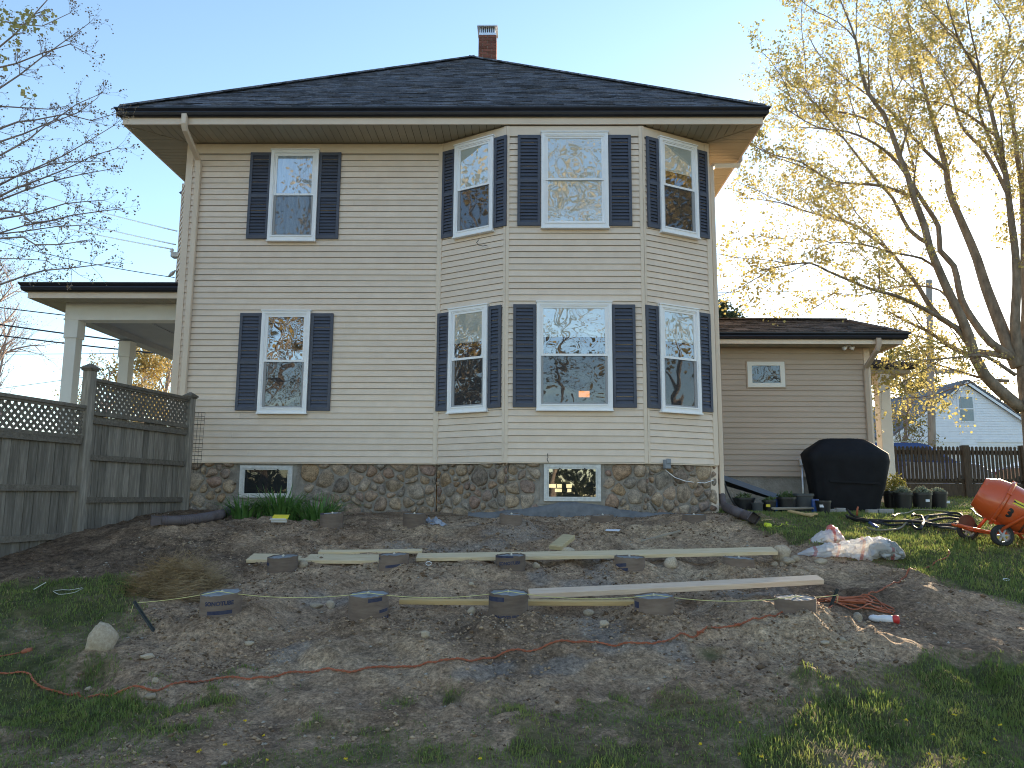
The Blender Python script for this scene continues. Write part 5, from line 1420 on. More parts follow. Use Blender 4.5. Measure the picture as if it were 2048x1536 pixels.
# ================================================================== ROCKS
def rock_mesh(seed, flat=.7):
    r = random.Random(seed); bm = bmesh.new(); bmesh.ops.create_icosphere(bm, subdivisions=3, radius=1)
    from mathutils import noise as mn
    off = Vector((r.uniform(0, 50), r.uniform(0, 50), r.uniform(0, 50)))
    for v in bm.verts:
        d = 1 + .38 * mn.noise(v.co * 1.1 + off) + .16 * mn.noise(v.co * 2.6 + off)
        v.co *= d
        for k in range(3): # soft facets
            pass
        v.co.z *= flat
    me = bpy.data.meshes.new('rock'); bm.to_mesh(me); bm.free()
    me.polygons.foreach_set('use_smooth', [True] * len(me.polygons)); me.materials.append(M_ROCK); return me
M_ROCK = mat('yard_stone', (.36, .285, .205), (.56, .47, .36), scale=5, rough=.88, bump=.5, bscale=14, rand=.2, spec=.25)
ROCKS = [(196, 1298, 56, 50, 'large pale upright rock on the left lawn edge'), (1130, 1112, 36, 17, 'brown rock resting against the long plank behind the gap in the middle row'), (1566, 1119, 33, 27, 'biggest rock of the group at the right end of the long plank'),
    (1578, 1131, 27, 15, 'round rock just below the biggest one of the right group'), (1551, 1132, 17, 8, 'small flat rock left in the right rock group'), (1567, 1133, 13, 8, 'smallest rock of the right rock group'), (1592, 1123, 18, 11, 'rock at the right edge of the right rock group'),
    (1646, 1130, 25, 12, 'flat rock below the white plastic bags'), (1343, 1137, 27, 22, 'grey rock between the two rightmost middle tubes'), (1073, 1138, 16, 12, 'small pale rock beside the middle tube of the middle row'), (606, 1136, 20, 14, 'tan rock touching the leftmost middle tube'),
    (1178, 1233, 22, 12, 'whitest flat rock on the wet cement right of the middle front tube'), (1209, 1256, 19, 14, 'angular grey rock on the wet cement'), (660, 1218, 17, 16, 'upright pale stone left of the second front tube'), (632, 1216, 26, 9, 'long low stone left of the second front tube'),
    (1717, 1243, 19, 16, 'round stone beside the white and red roll'), (1687, 1285, 15, 9, 'grey stone in the bare soil below the white and red roll'), (292, 1319, 29, 10, 'flat pale stone below the large left rock'), (176, 1382, 16, 7, 'small pale stone by the cord on the left'),
    (309, 1367, 13, 10, 'small dark stone just above the orange cord'), (299, 1398, 24, 9, 'flat stone just below the orange cord'), (943, 1228, 17, 13, 'grey stone on the mound left of the middle front tube'), (850, 1276, 17, 13, 'pale stone on the slope between the second and middle front tubes'),
    (540, 1262, 10, 6, 'white pebble below the leftmost front tube'), (942, 1171, 11, 6, 'pebble above the thin yellow stud'), (1380, 1285, 12, 6, 'small flat pebble right of the rightmost cord knot'), (1650, 1290, 22, 7, 'pale chip of stone below the orange coil'), (497, 1292, 20, 9, 'tan stone above the white cement splash')]
for i, (px, py, pw_, ph_, lb) in enumerate(ROCKS):
    p = ground(px, py - 1); sc = p.y / FPX
    me = rock_mesh(40 + i, 1.0); o = link('rock', me)
    vz = [v.co.z for v in me.vertices]; vx = [v.co.x for v in me.vertices]
    kx = pw_ * sc / (max(vx) - min(vx)); kz = ph_ * sc * 1.25 / (max(vz) - min(vz))
    o.scale = (kx, kx * .85, kz); o.location = (p.x, p.y + kx * .4, p.z - min(vz) * kz - ph_ * sc * .25)
    tag(o, lb, 'rock', 'loose rocks in the yard')
# a pointed top for the big rock
big = [o for o in bpy.data.objects if o.get('label', '').startswith('large pale upright')][0]
for v in big.data.vertices:
    h = max(0, v.co.z); v.co.x = v.co.x * (1 - .45 * h) + .02 * h; v.co.y *= (1 - .3 * h)

# ================================================================== SMALL LITTER
M_YEL = mat('yellow_print', (.65, .52, .03), (.75, .62, .06), scale=12, rough=.5)
M_WPL = mat('white_plastic', (.62, .63, .66), (.76, .77, .80), scale=6, rough=.35, spec=.5)
M_RED = mat('red_plastic', (.50, .03, .03), (.62, .06, .05), scale=10, rough=.4)
M_GPL = mat('grey_film', (.20, .22, .27), (.38, .40, .46), scale=14, rough=.3, spec=.6)
M_PAPER = mat('white_card', (.62, .64, .70), (.74, .76, .80), scale=10, rough=.6)
# yellow cement wrapper, its edge rolled
c = ground(560, 1050); e = empty('paper_wrapper', (c.x, c.y, c.z), 'yellow and white paper wrapper with rolled edge lying on the soil', 'wrapper')
v = []; f = []; n = 10
def fold(t): # profile across: flat then rolled
    if t < .6: return (t / .6 * .12, .012 + .015 * math.sin(t * 9))
    a = (t - .6) / .4 * 5.2; return (.12 + .022 * math.sin(a), .012 + .022 - .022 * math.cos(a))
for i in range(n + 1):
    y_, z_ = fold(i / n)
    for s in (-1, 1): v.append(c + Vector((s * (.10 + .01 * (i % 2)) - y_ * .15, .10 - y_, z_ + .11 * (1 - i / n) + .01)))
for i in range(n): f.append((2 * i, 2 * i + 1, 2 * i + 3, 2 * i + 2))
MB().add(v[:14], f[:6]).obj('printed_sheet', M_YEL, e, smooth=True); MB().add(v[12:], [(0, 1, 3, 2), (2, 3, 5, 4), (4, 5, 7, 6), (6, 7, 9, 8)]).obj('rolled_edge', M_WPL, e, smooth=True)
def crumple(name, c, sx, sy, sz, m, label, cat, seed, n=10, tilt=0.0):
    r = random.Random(seed); v = []; f = []
    for j in range(n + 1):
        for i in range(n + 1):
            u, w_ = i / n - .5, j / n - .5
            z = sz * (.5 + .5 * math.sin(u * 7 + r.random()) * math.cos(w_ * 6 + r.random() * .8) + r.uniform(-.35, .35)) * (1 - 1.2 * (u * u + w_ * w_))
            v.append(Vector((c.x + u * sx * (1 + .2 * math.sin(w_ * 9)) + w_ * tilt, c.y + w_ * sy, c.z + max(.002, z) + w_ * sz * .5)))
    for j in range(n):
        for i in range(n): a = j * (n + 1) + i; f.append((a, a + 1, a + n + 2, a + n + 1))
    o = MB().add(v, f).obj(name, m, None, smooth=False, label=label, cat=cat)
    md = o.modifiers.new('thickness', 'SOLIDIFY'); md.thickness = .002
    return o
crumple('plastic_scrap', ground(868, 1050) + Vector((0, .05, 0)), .2, .25, .10, M_GPL, 'crumpled grey plastic film behind the second middle tube', 'plastic film', 3, tilt=-.15)
p = ground(1226, 1064); mb = MB(); mb.hexa([p + Vector(q) for q in ((-.10, -.02, .012), (.07, -.06, .012), (.10, .03, .03), (-.08, .07, .03), (-.10, -.02, .016), (.07, -.06, .016), (.10, .03, .034), (-.08, .07, .034))]); mb.obj('card_label', M_PAPER, None, label='small white card lying below the parged cellar window', cat='card')
# white rolled bag with a red end
a, b = ground(1738, 1243), ground(1800, 1246); a.z += .028; b.z += .028; e = empty('rolled_bag', tuple((a + b) / 2), 'white plastic roll with a red end on bare soil', 'plastic roll')
d_ = (b - a); k = [0, .06, .15, .3, .5, .72, .80]
MB().tube([a + d_ * t + Vector((0, 0, .004 * math.sin(t * 14))) for t in k], [.012, .024, .030, .030, .033, .034, .030], 12).obj('roll', M_WPL, e, smooth=True)
MB().tube([a + d_ * t for t in (.78, .83, .92, .97, 1.0)], [.030, .036, .038, .034, .018], 12).obj('red_end', M_RED, e, smooth=True)
# loops and slivers on the lawn
M_TWINE = mat('pale_twine', (.55, .54, .45), (.65, .64, .56), scale=10, rough=.7)
mb = MB(); mb.tube(resample(drape([(164, 1180), (150, 1183), (125, 1184), (106, 1187), (110, 1190), (135, 1192), (150, 1189), (166, 1181)], .022), .03), .0035, 5); mb.obj('twine_loop', M_TWINE, None, smooth=True, label='pale loop of plastic twine on the left lawn', cat='twine')
mb = MB(); mb.tube([ground(67, 1183) + Vector((0, 0, .02)), ground(91, 1171) + Vector((0, 0, .03))], .005, 5); mb.obj('white_sliver', M_TWINE, None, label='straight pale sliver of plastic beside the twine loop', cat='sliver')
mb = MB(); c = at_y(857, 1127, 8.1); mb.tube([c + Vector((.03 * math.cos(t * .6), .01, .018 * math.sin(t * .6))) for t in range(11)], .004, 5); mb.obj('zip_tie', M_WPL, None, label='small white cable tie loop right of the second middle tube', cat='cable tie')
mb = MB(); c = ground(2013, 1163); mb.tube([c + Vector((.03 * math.cos(t * .6), .02 * math.sin(t * .6), .02 + .008 * math.sin(t * .6))) for t in range(11)], .004, 5); mb.obj('zip_tie', M_WPL, None, label='tiny white ring on the grass in front of the mixer wheel', cat='cable tie')
# neon yellow string reel
p = ground(1536, 1056) + Vector((0, 0, .03)); M_NEON = mat('neon_yellow', (.55, .62, .02), (.66, .74, .05), scale=8, rough=.5)
e = empty('string_reel', tuple(p), 'neon yellow reel of string at the drain pipe mouth', 'string reel')
ax = Vector((.85, -.45, -.15)).normalized()
MB().lathe([(.0, 0), (.018, 0), (.030, .002), (.036, .02), (.036, .075), (.028, .095), (.016, .097)], p - ax * .05, 14, axis=ax, caps=(False, True)).obj('reel', M_NEON, e, smooth=True)
MB().tube(resample(drape([(1542, 1057), (1552, 1055), (1563, 1053), (1572, 1051), (1577, 1049), (1572, 1048), (1580, 1053), (1592, 1057)], .02), .03), .004, 5).obj('loose_string', M_NEON, e, smooth=True)

# ================================================================== PLANTS BY THE WALL
M_LILY = mat('daylily_leaf', (.075, .18, .04), (.16, .30, .085), scale=6, rough=.45, spec=.4, trans=.25)
def lily(c, n, ln, seed, label):
    r = random.Random(seed); mb = MB()
    for i in range(n):
        a = r.uniform(0, 6.283); rr = r.uniform(0, .20); b = Vector((c.x + rr * math.cos(a) * 1.5, c.y + rr * math.sin(a) * .7, hz(c.x, c.y) - .02)); L = ln * r.uniform(.6, 1.15); lean = r.uniform(.15, 1.0); dx, dy = math.cos(a), math.sin(a); w_ = r.uniform(.010, .017)
        sd = Vector((-dy, dx, 0)); pts = []
        for k in range(6):
            t = k / 5; out = lean * L * (t ** 1.6); up = L * (t - .45 * lean * t ** 2.6); pts.append(b + Vector((dx * out, dy * out, up)))
        v = []; f = []
        for k, p in enumerate(pts):
            ww = w_ * (1 - (k / 5) ** 2) + .001; v += [p - sd * ww, p + Vector((0, 0, -.003)), p + sd * ww]
        for k in range(5): f += [(3 * k, 3 * k + 1, 3 * k + 4, 3 * k + 3), (3 * k + 1, 3 * k + 2, 3 * k + 5, 3 * k + 4)]
        mb.add(v, f)
    e = empty('daylily_clump', tuple(c), label, 'daylily', 'daylily clumps under the left cellar window')
    mb.obj('leaves', M_LILY, e, smooth=True)
lily(at_y(487, 1028, 11.3), 110, .38, 1, 'small daylily clump nearest the drain pipe')
lily(at_y(560, 1020, 11.4), 170, .54, 2, 'tall daylily clump right under the dark cellar window')
lily(at_y(632, 1021, 11.4), 190, .54, 3, 'broad daylily clump right of the dark cellar window')
# heap of dead grass
M_HAY = mat('dead_grass', (.13, .082, .043), (.46, .33, .18), scale=7, rough=.85, spec=.15, c3=(.33, .235, .125))
c = ground(338, 1188); n = 2600
ang = RNG.uniform(0, 6.28, n); rad = np.sqrt(RNG.random(n)); px2 = c.x + np.cos(ang) * rad * .42; py2 = c.y + .15 + np.sin(ang) * rad * .34
top = .27 * np.clip(1 - rad ** 2, 0, 1) * RNG.random(n) + .01
dirx = RNG.normal(0, 1, n); diry = RNG.normal(0, .5, n); dirz = np.abs(RNG.normal(0, .35, n)); Ld = RNG.uniform(.08, .28, n); nn = np.sqrt(dirx ** 2 + diry ** 2 + dirz ** 2)
b0 = np.stack([px2, py2, H(px2, py2) + top], 1); dv = np.stack([dirx, diry, dirz], 1) / nn[:, None] * Ld[:, None]; sv = np.stack([-diry, dirx, 0 * dirx + .6], 1); sv = sv / np.linalg.norm(sv, axis=1)[:, None] * .0022
V = np.stack([b0 - sv, b0 + sv, b0 + dv + sv * .4 - [0, 0, .02], b0 + dv - sv * .4 - [0, 0, .02]], 1).reshape(-1, 3)
o = link('dead_grass_heap', np_mesh('dead_grass_heap', V - np.array(c), 4, n, M_HAY)); o.location = c; tag(o, 'heap of tangled brown dead grass beside the left lawn', 'grass heap')

# ================================================================== BARBECUE UNDER ITS COVER
M_COVER = mat('black_cover_fabric', (.004, .0045, .007), (.009, .010, .014), scale=5, rough=.7, spec=.22, bump=.25, bscale=7)
GY0 = 13.35
def g3(px, py, dy=0.0): return at_y(px + 9, py, GY0 + dy)
zg = hz(g3(1700, 1010).x, GY0)
bbq = empty('grill_under_cover', (g3(1698, 1010).x, GY0 + .3, zg), 'large barbecue hidden under a black fabric cover beside the wing wall', 'grill')
# section outlines: (py, left px, right px, front depth, back depth)
sec = [(1017, 1640, 1764, .10, .62), (1000, 1632, 1768, .07, .64), (975, 1628, 1776, .05, .66), (945, 1622, 1781, .03, .68), (922, 1615, 1784, .0, .70), (906, 1611, 1781, .0, .70), (897, 1618, 1768, .06, .64), (886, 1633, 1752, .13, .56), (877, 1646, 1736, .19, .50), (874.5, 1660, 1722, .26, .42)]
V = []; Fc = []; n = 48; rg = random.Random(3)
ph = [rg.uniform(0, 6.28) for _ in range(6)]
for j, (py, l, r_, d0, d1) in enumerate(sec):
    L_, R__ = g3(l, py).x, g3(r_, py).x; cx_, hx = (L_ + R__) / 2, (R__ - L_) / 2; cyy, hy = GY0 + (d0 + d1) / 2, (d1 - d0) / 2; zz = g3((l + r_) / 2, py).z
    if j == 0: zz = zg + .005
    for k in range(n):
        t = 2 * math.pi * k / n; ct_, st_ = math.cos(t), math.sin(t)
        x_ = math.copysign(abs(ct_) ** .6, ct_); y_ = math.copysign(abs(st_) ** .6, st_)
        fold_ = (.016 * math.sin(9 * t + ph[0]) + .011 * math.sin(17 * t + ph[1]) + .006 * math.sin(31 * t + ph[2])) * max(0, (5.5 - j) / 5.5)
        V.append(Vector((cx_ + hx * x_ + fold_ * ct_, cyy + hy * y_ + fold_ * st_, zz + rg.uniform(-.004, .004))))
for j in range(len(sec) - 1):
    for k in range(n): Fc.append((j * n + k, j * n + (k + 1) % n, (j + 1) * n + (k + 1) % n, (j + 1) * n + k))
Fc.append(tuple((len(sec) - 1) * n + k for k in range(n)))
MB().add(V, Fc).obj('cover', M_COVER, bbq, auto=55)
q0, q1 = g3(1650, 962, .03), g3(1752, 967, .03)
MB().bar(q0 + Vector((0, -.01, 0)), q1 + Vector((0, -.01, 0)), .02, .035).obj('cover_seam', M_COVER, bbq)
M_BLOCKS = mat('edging_concrete', (.26, .25, .235), (.38, .365, .345), scale=10, rough=.92, bump=.4)
for i, (xa, xb, yy, lb) in enumerate(((1655, 1672, 1017, 'pale concrete edging block under the grill, nearest the pots'), (1673, 1693, 1018, 'concrete edging block under the left side of the grill'), (1736, 1757, 1017, 'concrete edging block under the right side of the grill'), (1759, 1788, 1017, 'long concrete edging block at the right foot of the grill'))):
    a, b = at_y(xa, yy, 12.95), at_y(xb, yy, 12.95); z_ = hz(a.x, 12.95)
    MB().box(a.x, b.x, 12.95, 13.08, z_ - .05, z_ + .075).obj('edging_block', M_BLOCKS, None, bevel=.012, label=lb, cat='block', group='edging blocks by the grill')

# ================================================================== NURSERY POTS AND BUCKETS
M_POT = mat('black_pot', (.010, .011, .013), (.020, .021, .024), scale=6, rough=.42, spec=.45)
M_POTG = mat('dark_grey_pot', (.04, .045, .05), (.06, .065, .07), scale=6, rough=.5)
M_POTB = mat('blue_pot', (.015, .06, .24), (.025, .085, .30), scale=5, rough=.35, spec=.5)
M_SOIL = mat('potting_soil', (.03, .022, .016), (.07, .05, .035), scale=20, rough=.95, bump=.6)
M_LEAFD = mat('garden_leaf', (.05, .085, .03), (.11, .155, .055), scale=9, rough=.55, trans=.25)
M_LEAFG = mat('grey_green_leaf', (.12, .15, .11), (.22, .25, .19), scale=9, rough=.7, trans=.2)
M_LEAFY = mat('yellow_green_leaf', (.13, .14, .03), (.24, .22, .06), scale=9, rough=.6, trans=.3)
def leafball(c, rx, ry, rz, n, size, seed, m, parent, name='leaves', up=.3):
    g = np.random.default_rng(seed); d = g.normal(0, 1, (n, 3)); d /= np.linalg.norm(d, axis=1)[:, None]; d[:, 2] = np.abs(d[:, 2]) * .9 + .05
    p = d * (g.random((n, 1)) ** .4) * [rx, ry, rz] + np.array(c)
    a = g.normal(0, 1, (n, 3)); a[:, 2] += up; a /= np.linalg.norm(a, axis=1)[:, None]; b = np.cross(a, g.normal(0, 1, (n, 3))); b /= np.linalg.norm(b, axis=1)[:, None]
    s = size * g.uniform(.6, 1.3, (n, 1)); V = np.stack([p, p + a * s * .5 + b * s * .22, p + a * s, p + a * s * .5 - b * s * .22], 1).reshape(-1, 3)
    L = np.array(root_of(parent).location) if parent else np.zeros(3)
    return link(name, np_mesh(name, V - L, 4, n, m), parent)
def pot(px0, px1, py_top, Y, m, label, plant=None, seed=1, tagc=None, rib=False, name='nursery_pot', cat='pot', dz=.0):
    a, b = at_y(px0, py_top, Y), at_y(px1, py_top, Y); r = (b.x - a.x) / 2; cx_ = (a.x + b.x) / 2; zt = a.z; zb = hz(cx_, Y) - .005
    e = empty(name, (cx_, Y, zb), label, cat, 'plant pots and tubs behind the lawn')
    h = zt - zb
    pr = [(r * .80, 0), (r * .97, h * .86), (r * 1.04, h * .865), (r * 1.04, h), (r * .97, h), (r * .92, h * .88), (r * .9, h * .82)]
    MB().lathe(pr, (cx_, Y, zb), 26, caps=(True, False)).obj('pot_wall', m, e, auto=35)
    MB().lathe([(r * .93, 0), (.001, .01)], (cx_, Y, zb + h * .83), 20, caps=(False, False)).obj('soil', M_SOIL, e)
    if plant: leafball((cx_, Y, zb + h * .85), r * plant[1], r * plant[1], plant[2], plant[3], plant[4], seed, plant[0], e)
    if tagc:
        tx, tz, tm = tagc; t = tx; p = Vector((cx_ + math.sin(t) * r * .93, Y - math.cos(t) * r * .93 - .008, zb + h * tz)); MB().box(p.x - .035, p.x + .035, p.y - .004, p.y, p.z - .022, p.z + .022).obj('pot_label', tm, e)
    return e
pot(1466, 1509, 995, 13.05, M_POT, 'wide black pot nearest the house corner, with low weeds', (M_LEAFD, .8, .10, 260, .05), 1)
pot(1503, 1526, 1005, 12.75, M_POTG, 'small grey pot in front of the black pots', None, 2)
pot(1524, 1552, 1000, 12.9, M_POT, 'black pot with a yellow label', (M_LEAFD, .8, .09, 160, .05), 3, (-.5, .55, M_YEL))
pot(1540, 1556, 999, 13.05, M_POTB, 'narrow blue pot squeezed behind the yellow labelled pot', None, 4)
pot(1553, 1591, 994, 13.0, M_POT, 'black pot with bright green weeds beneath the blue bulkhead end', (M_LEAFD, .85, .12, 260, .06), 5)
pot(1580, 1626, 987, 13.2, M_POTG, 'tall dark tub at the foot of the conduit', None, 6, name='planter_tub')
pot(1620, 1637, 998, 13.1, M_POTB, 'bright blue pot between the tall tub and the grill', None, 7)
pot(1631, 1661, 1001, 12.85, M_POT, 'black pot with a small white label left of the grill', None, 8, (-.6, .6, M_PAPER))
pot(1766, 1792, 982, 14.3, M_POT, 'black pot tucked at the right edge of the grill cover', None, 9)
pot(1786, 1823, 985, 13.9, M_POT, 'black pot with grey green shrub right of the grill', (M_LEAFG, .95, .15, 600, .05), 10)
pot(1823, 1862, 985, 14.0, M_POT, 'black pot of bushy lavender with a square white tag', (M_LEAFG, .95, .16, 650, .05), 11, (.1, .55, M_PAPER))
pot(1858, 1893, 983, 14.3, M_POT, 'rightmost black pot of the row before the picket fence', (M_LEAFG, .8, .12, 300, .05), 12, (.9, .4, M_PAPER))
c = at_y(1792, 975, 14.9); e = empty('yellow_shrub', (c.x, 14.9, hz(c.x, 14.9)), 'yellow green shrub between the grill and the picket fence', 'shrub')
leafball((c.x, 14.9, hz(c.x, 14.9) + .1), .24, .24, .55, 1500, .06, 33, M_LEAFY, e); MB().tube([(c.x, 14.9, hz(c.x, 14.9) - .05), (c.x, 14.9, hz(c.x, 14.9) + .3)], [.02, .01], 6).obj('stem', M_OLDWOOD, e)
# offcuts and a box of bits on the grass before the pots
SG = 'wood offcuts on the grass by the pots'
def lay(x0, y0, x1, y1, w_, th, m, lb, lift=.02, cat='offcut'):
    a, b = ground(x0, y0) + Vector((0, 0, lift)), ground(x1, y1) + Vector((0, 0, lift)); plank('wood_offcut', a, b, w_, th, m, lb, cat=cat, group=SG)
lay(1548, 1026, 1645, 1024, .06, .03, M_OLDWOOD, 'long grey offcut lying in front of the blue pots', .05)
lay(1575, 1028, 1622, 1038, .06, .025, M_PINE2, 'yellowish offcut slanting across the grass', .03)
lay(1608, 1034, 1636, 1033, .05, .03, M_PINE2, 'shortest offcut at the right of the scrap pile', .02)
lay(1566, 1006, 1592, 1016, .05, .03, M_OLDWOOD, 'grey offcut leaning on the black pots', .12)
c = ground(1587, 1024); mb = MB(); mb.box(c.x - .15, c.x + .04, c.y + .12, c.y + .32, c.z + .03, c.z + .11); mb.obj('cardboard_carton', M_PAPER, None, bevel=.006, label='flat white printed carton on the wood offcuts', cat='carton')
c = ground(1605, 1024); mb = MB(); mb.box(c.x - .05, c.x + .03, c.y + .10, c.y + .26, c.z + .04, c.z + .13); mb.obj('storage_box', M_RED, None, bevel=.01, label='small red box next to the white carton', cat='box')
c = ground(1624, 1024); mb = MB(); mb.box(c.x - .07, c.x + .05, c.y + .10, c.y + .28, c.z + .04, c.z + .12); mb.obj('storage_box', M_POTG, None, bevel=.01, label='small dark box beside the red one on the offcuts', cat='box')
lay(1524, 1043, 1544, 1041, .02, .01, M_PINE2, 'tiny yellow wood splinter behind the drain pipe mouth', .01)

# ================================================================== CLEAR PLASTIC BAGS
def film(name, col, red=None, seed=0.0, alpha=.42):
    m = bpy.data.materials.new(name); m.use_nodes = True; nt = m.node_tree; N = nt.nodes; b = N['Principled BSDF']
    b.inputs['Roughness'].default_value = .28; b.inputs['Specular IOR Level'].default_value = .6
    tc = N.new('ShaderNodeTexCoord'); cr = N.new('ShaderNodeValToRGB'); e = cr.color_ramp.elements
    wv = N.new('ShaderNodeTexWave'); wv.inputs['Scale'].default_value = 1.15; wv.inputs['Distortion'].default_value = 4.5; wv.inputs['Detail'].default_value = 1; wv.inputs['Phase Offset'].default_value = seed
    _link(nt, tc.outputs['Object'], wv.inputs['Vector']); _link(nt, wv.outputs['Fac'], cr.inputs['Fac'])
    e[0].position, e[0].color = .955, (*col, 1); e[1].position, e[1].color = .975, (*(red or col), 1)
    _link(nt, cr.outputs['Color'], b.inputs['Base Color'])
    tr = N.new('ShaderNodeBsdfTransparent'); tl = N.new('ShaderNodeBsdfTranslucent'); tl.inputs['Color'].default_value = (*col, 1)
    m1 = N.new('ShaderNodeMixShader'); m1.inputs[0].default_value = .35; _link(nt, b.outputs[0], m1.inputs[1]); _link(nt, tl.outputs[0], m1.inputs[2])
    m2 = N.new('ShaderNodeMixShader'); m2.inputs[0].default_value = alpha; _link(nt, m1.outputs[0], m2.inputs[1]); _link(nt, tr.outputs[0], m2.inputs[2]); _link(nt, m2.outputs[0], N['Material Output'].inputs['Surface'])
    return m
M_FILM = film('clear_bag_film', (.78, .79, .82), (.55, .12, .12), .4, .42); M_FILM2 = film('clear_bag_film_red', (.80, .78, .80), (.62, .10, .10), 2.2, .22)
def lumpbag(spine, rads, seed, mb, n=22, flat=.75, crease=.22):
    from mathutils import noise as mn
    sp_ = resample(spine, .018); off = Vector((seed * 7.1, seed * 3.3, 0)); v = []; f = []
    L = len(sp_); R2 = np.interp(np.linspace(0, 1, L), np.linspace(0, 1, len(rads)), rads)
    for i, p in enumerate(sp_):
        t = (sp_[min(i + 1, L - 1)] - sp_[max(i - 1, 0)]).normalized(); x = t.cross(Vector((0, 0, 1))).normalized()
        for k in range(n):
            a = 2 * math.pi * k / n; d = x * math.cos(a) + Vector((0, 0, 1)) * math.sin(a) * flat
            q = p + d * R2[i]
            s = min(1.0, abs(mn.noise(q * 7 + off)) * 2.0) * .6 + min(1.0, abs(mn.noise(q * 17 + off)) * 2.2) * .4
            q = p + d * R2[i] * (1.15 - crease * 2.6 * (1 - s))
            q.z = max(q.z, hz(q.x, q.y) + .004); v.append(q)
    for i in range(L - 1):
        for k in range(n): f.append((i * n + k, i * n + (k + 1) % n, (i + 1) * n + (k + 1) % n, (i + 1) * n + k))
    f.append(tuple(range(n))); f.append(tuple((L - 1) * n + k for k in range(n)))
    mb.add(v, f); return mb
gb = lambda x, y, l: ground(x, y) + Vector((0, 0, l))
sp1 = [gb(1596, 1110, .01), gb(1630, 1109, .03), gb(1670, 1110, .05), gb(1705, 1112, .07), gb(1740, 1114, .09), gb(1775, 1117, .11), gb(1808, 1120, .05)]
e = empty('gravel_bag', tuple(gb(1700, 1112, 0)), 'clear plastic bag of grey gravel sprawled on the lawn edge', 'plastic bag')
lumpbag(sp1, [.02, .08, .12, .13, .15, .19, .18, .05], 1, MB(), 54).obj('bag_film', M_FILM, e, auto=60)
M_GRAV = mat('bag_gravel', (.16, .16, .155), (.34, .34, .33), scale=45, rough=.9, bump=.6, bscale=80)
lumpbag(sp1[4:], [.06, .13, .13, .04], 2, MB(), 18, crease=.1).obj('gravel', M_GRAV, e, smooth=True)
e = empty('red_striped_bag', tuple(gb(1660, 1095, 0)), 'crumpled translucent bag with red stripes behind the gravel bag', 'plastic bag')
p0 = ground(1660, 1094)
lumpbag([p0 + Vector((-.20, .1, .03)), p0 + Vector((-.10, .1, .08)), p0 + Vector((.02, .1, .11)), p0 + Vector((.12, .12, .13)), p0 + Vector((.22, .1, .06))], [.04, .11, .14, .15, .05], 3, MB(), 44).obj('bag_film', M_FILM2, e, auto=60)
lumpbag([p0 + Vector((.0, .12, .14)), p0 + Vector((.05, .12, .22)), p0 + Vector((.14, .12, .17)), p0 + Vector((.22, .12, .08))], [.03, .065, .07, .02], 4, MB(), 30).obj('bag_neck', film('red_film', (.70, .22, .21), None, 0, .18), e, auto=60)

# ================================================================== HOSES
M_HBLK = mat('hose_black', (.014, .015, .018), (.026, .028, .032), scale=8, rough=.62, spec=.25)
M_HGRN = mat('hose_olive', (.15, .145, .09), (.22, .21, .14), scale=8, rough=.6, spec=.25)
M_HGRY = mat('hose_grey', (.07, .07, .07), (.11, .105, .10), scale=8, rough=.6, spec=.25)
M_HBLU = mat('hose_blue_grip', (.02, .06, .20), (.03, .08, .26), scale=8, rough=.4)
def hose(pxs, m, r, lb, rise=.02, seed=0):
    rr_ = random.Random(seed); w_ = drape(pxs, rise + r, .06); n = len(w_)
    ph_ = rr_.uniform(0, 6)
    w_ = [p + Vector((0, 0, max(0, .035 * math.sin(i * .22 + ph_)))) for i, p in enumerate(w_)]
    return MB().tube(resample(w_, .04), r, 8).obj('garden_hose', m, None, smooth=True, label=lb, cat='hose', group='garden hoses tangled on the lawn')
hose([(1694, 1027), (1705, 1035), (1740, 1045), (1790, 1052), (1850, 1055), (1900, 1052), (1930, 1045), (1915, 1036), (1870, 1038), (1850, 1048), (1870, 1058), (1920, 1058), (1935, 1050)], M_HBLK, .017, 'black hose with its loose end nearest the grill', seed=1)
hose([(1695, 1036), (1700, 1044), (1740, 1050), (1800, 1047), (1850, 1040), (1900, 1037), (1940, 1042), (1935, 1058), (1890, 1062), (1830, 1055), (1760, 1052), (1712, 1046), (1693, 1040)], M_HBLK, .016, 'black hose looped widest along the lawn', seed=2)
hose([(1825, 1043), (1832, 1037), (1845, 1042), (1848, 1056), (1842, 1068), (1830, 1063), (1826, 1050), (1850, 1050), (1900, 1047), (1935, 1056)], M_HBLK, .018, 'black hose making an upright loop in the middle of the tangle', .03, seed=3)
hose([(1785, 1041), (1800, 1032), (1830, 1028), (1870, 1029), (1900, 1031)], M_HGRN, .014, 'olive hose arching along the back of the tangle', seed=4)
hose([(1735, 1060), (1760, 1066), (1795, 1064), (1812, 1054), (1840, 1052), (1880, 1058), (1930, 1062), (1946, 1060), (1940, 1053)], M_HGRN, .014, 'olive hose curving along the front of the tangle', seed=5)
hose([(1850, 1050), (1880, 1062), (1920, 1071), (1960, 1072), (1972, 1069)], M_HGRY, .016, 'grey hose running toward the mixer wheel', seed=6)
hose([(1941, 1029), (1948, 1023), (1946, 1030), (1960, 1040), (1985, 1048), (2010, 1053), (2030, 1060)], M_HGRN, .014, 'pale hose passing under the mixer drum', .04, seed=7)
mb = MB(); w_ = drape([(1736, 1047), (1746, 1054), (1758, 1061)], .03); mb.tube(w_, [.014] + [.022] * (len(w_) - 2) + [.016], 8); mb.obj('hose_nozzle', M_HBLU, None, smooth=True, label='blue hose wand lying on the tangle', cat='hose nozzle')
c = ground(1714, 1032); mb = MB(); mb.tube([(c.x, c.y, c.z), (c.x + .01, c.y, c.z + .10), (c.x + .02, c.y - .01, c.z + .14)], [.014, .016, .012], 8); mb.obj('orange_peg', M_ORANGE, None, smooth=True, label='small orange peg standing in the grass near the grill', cat='peg')

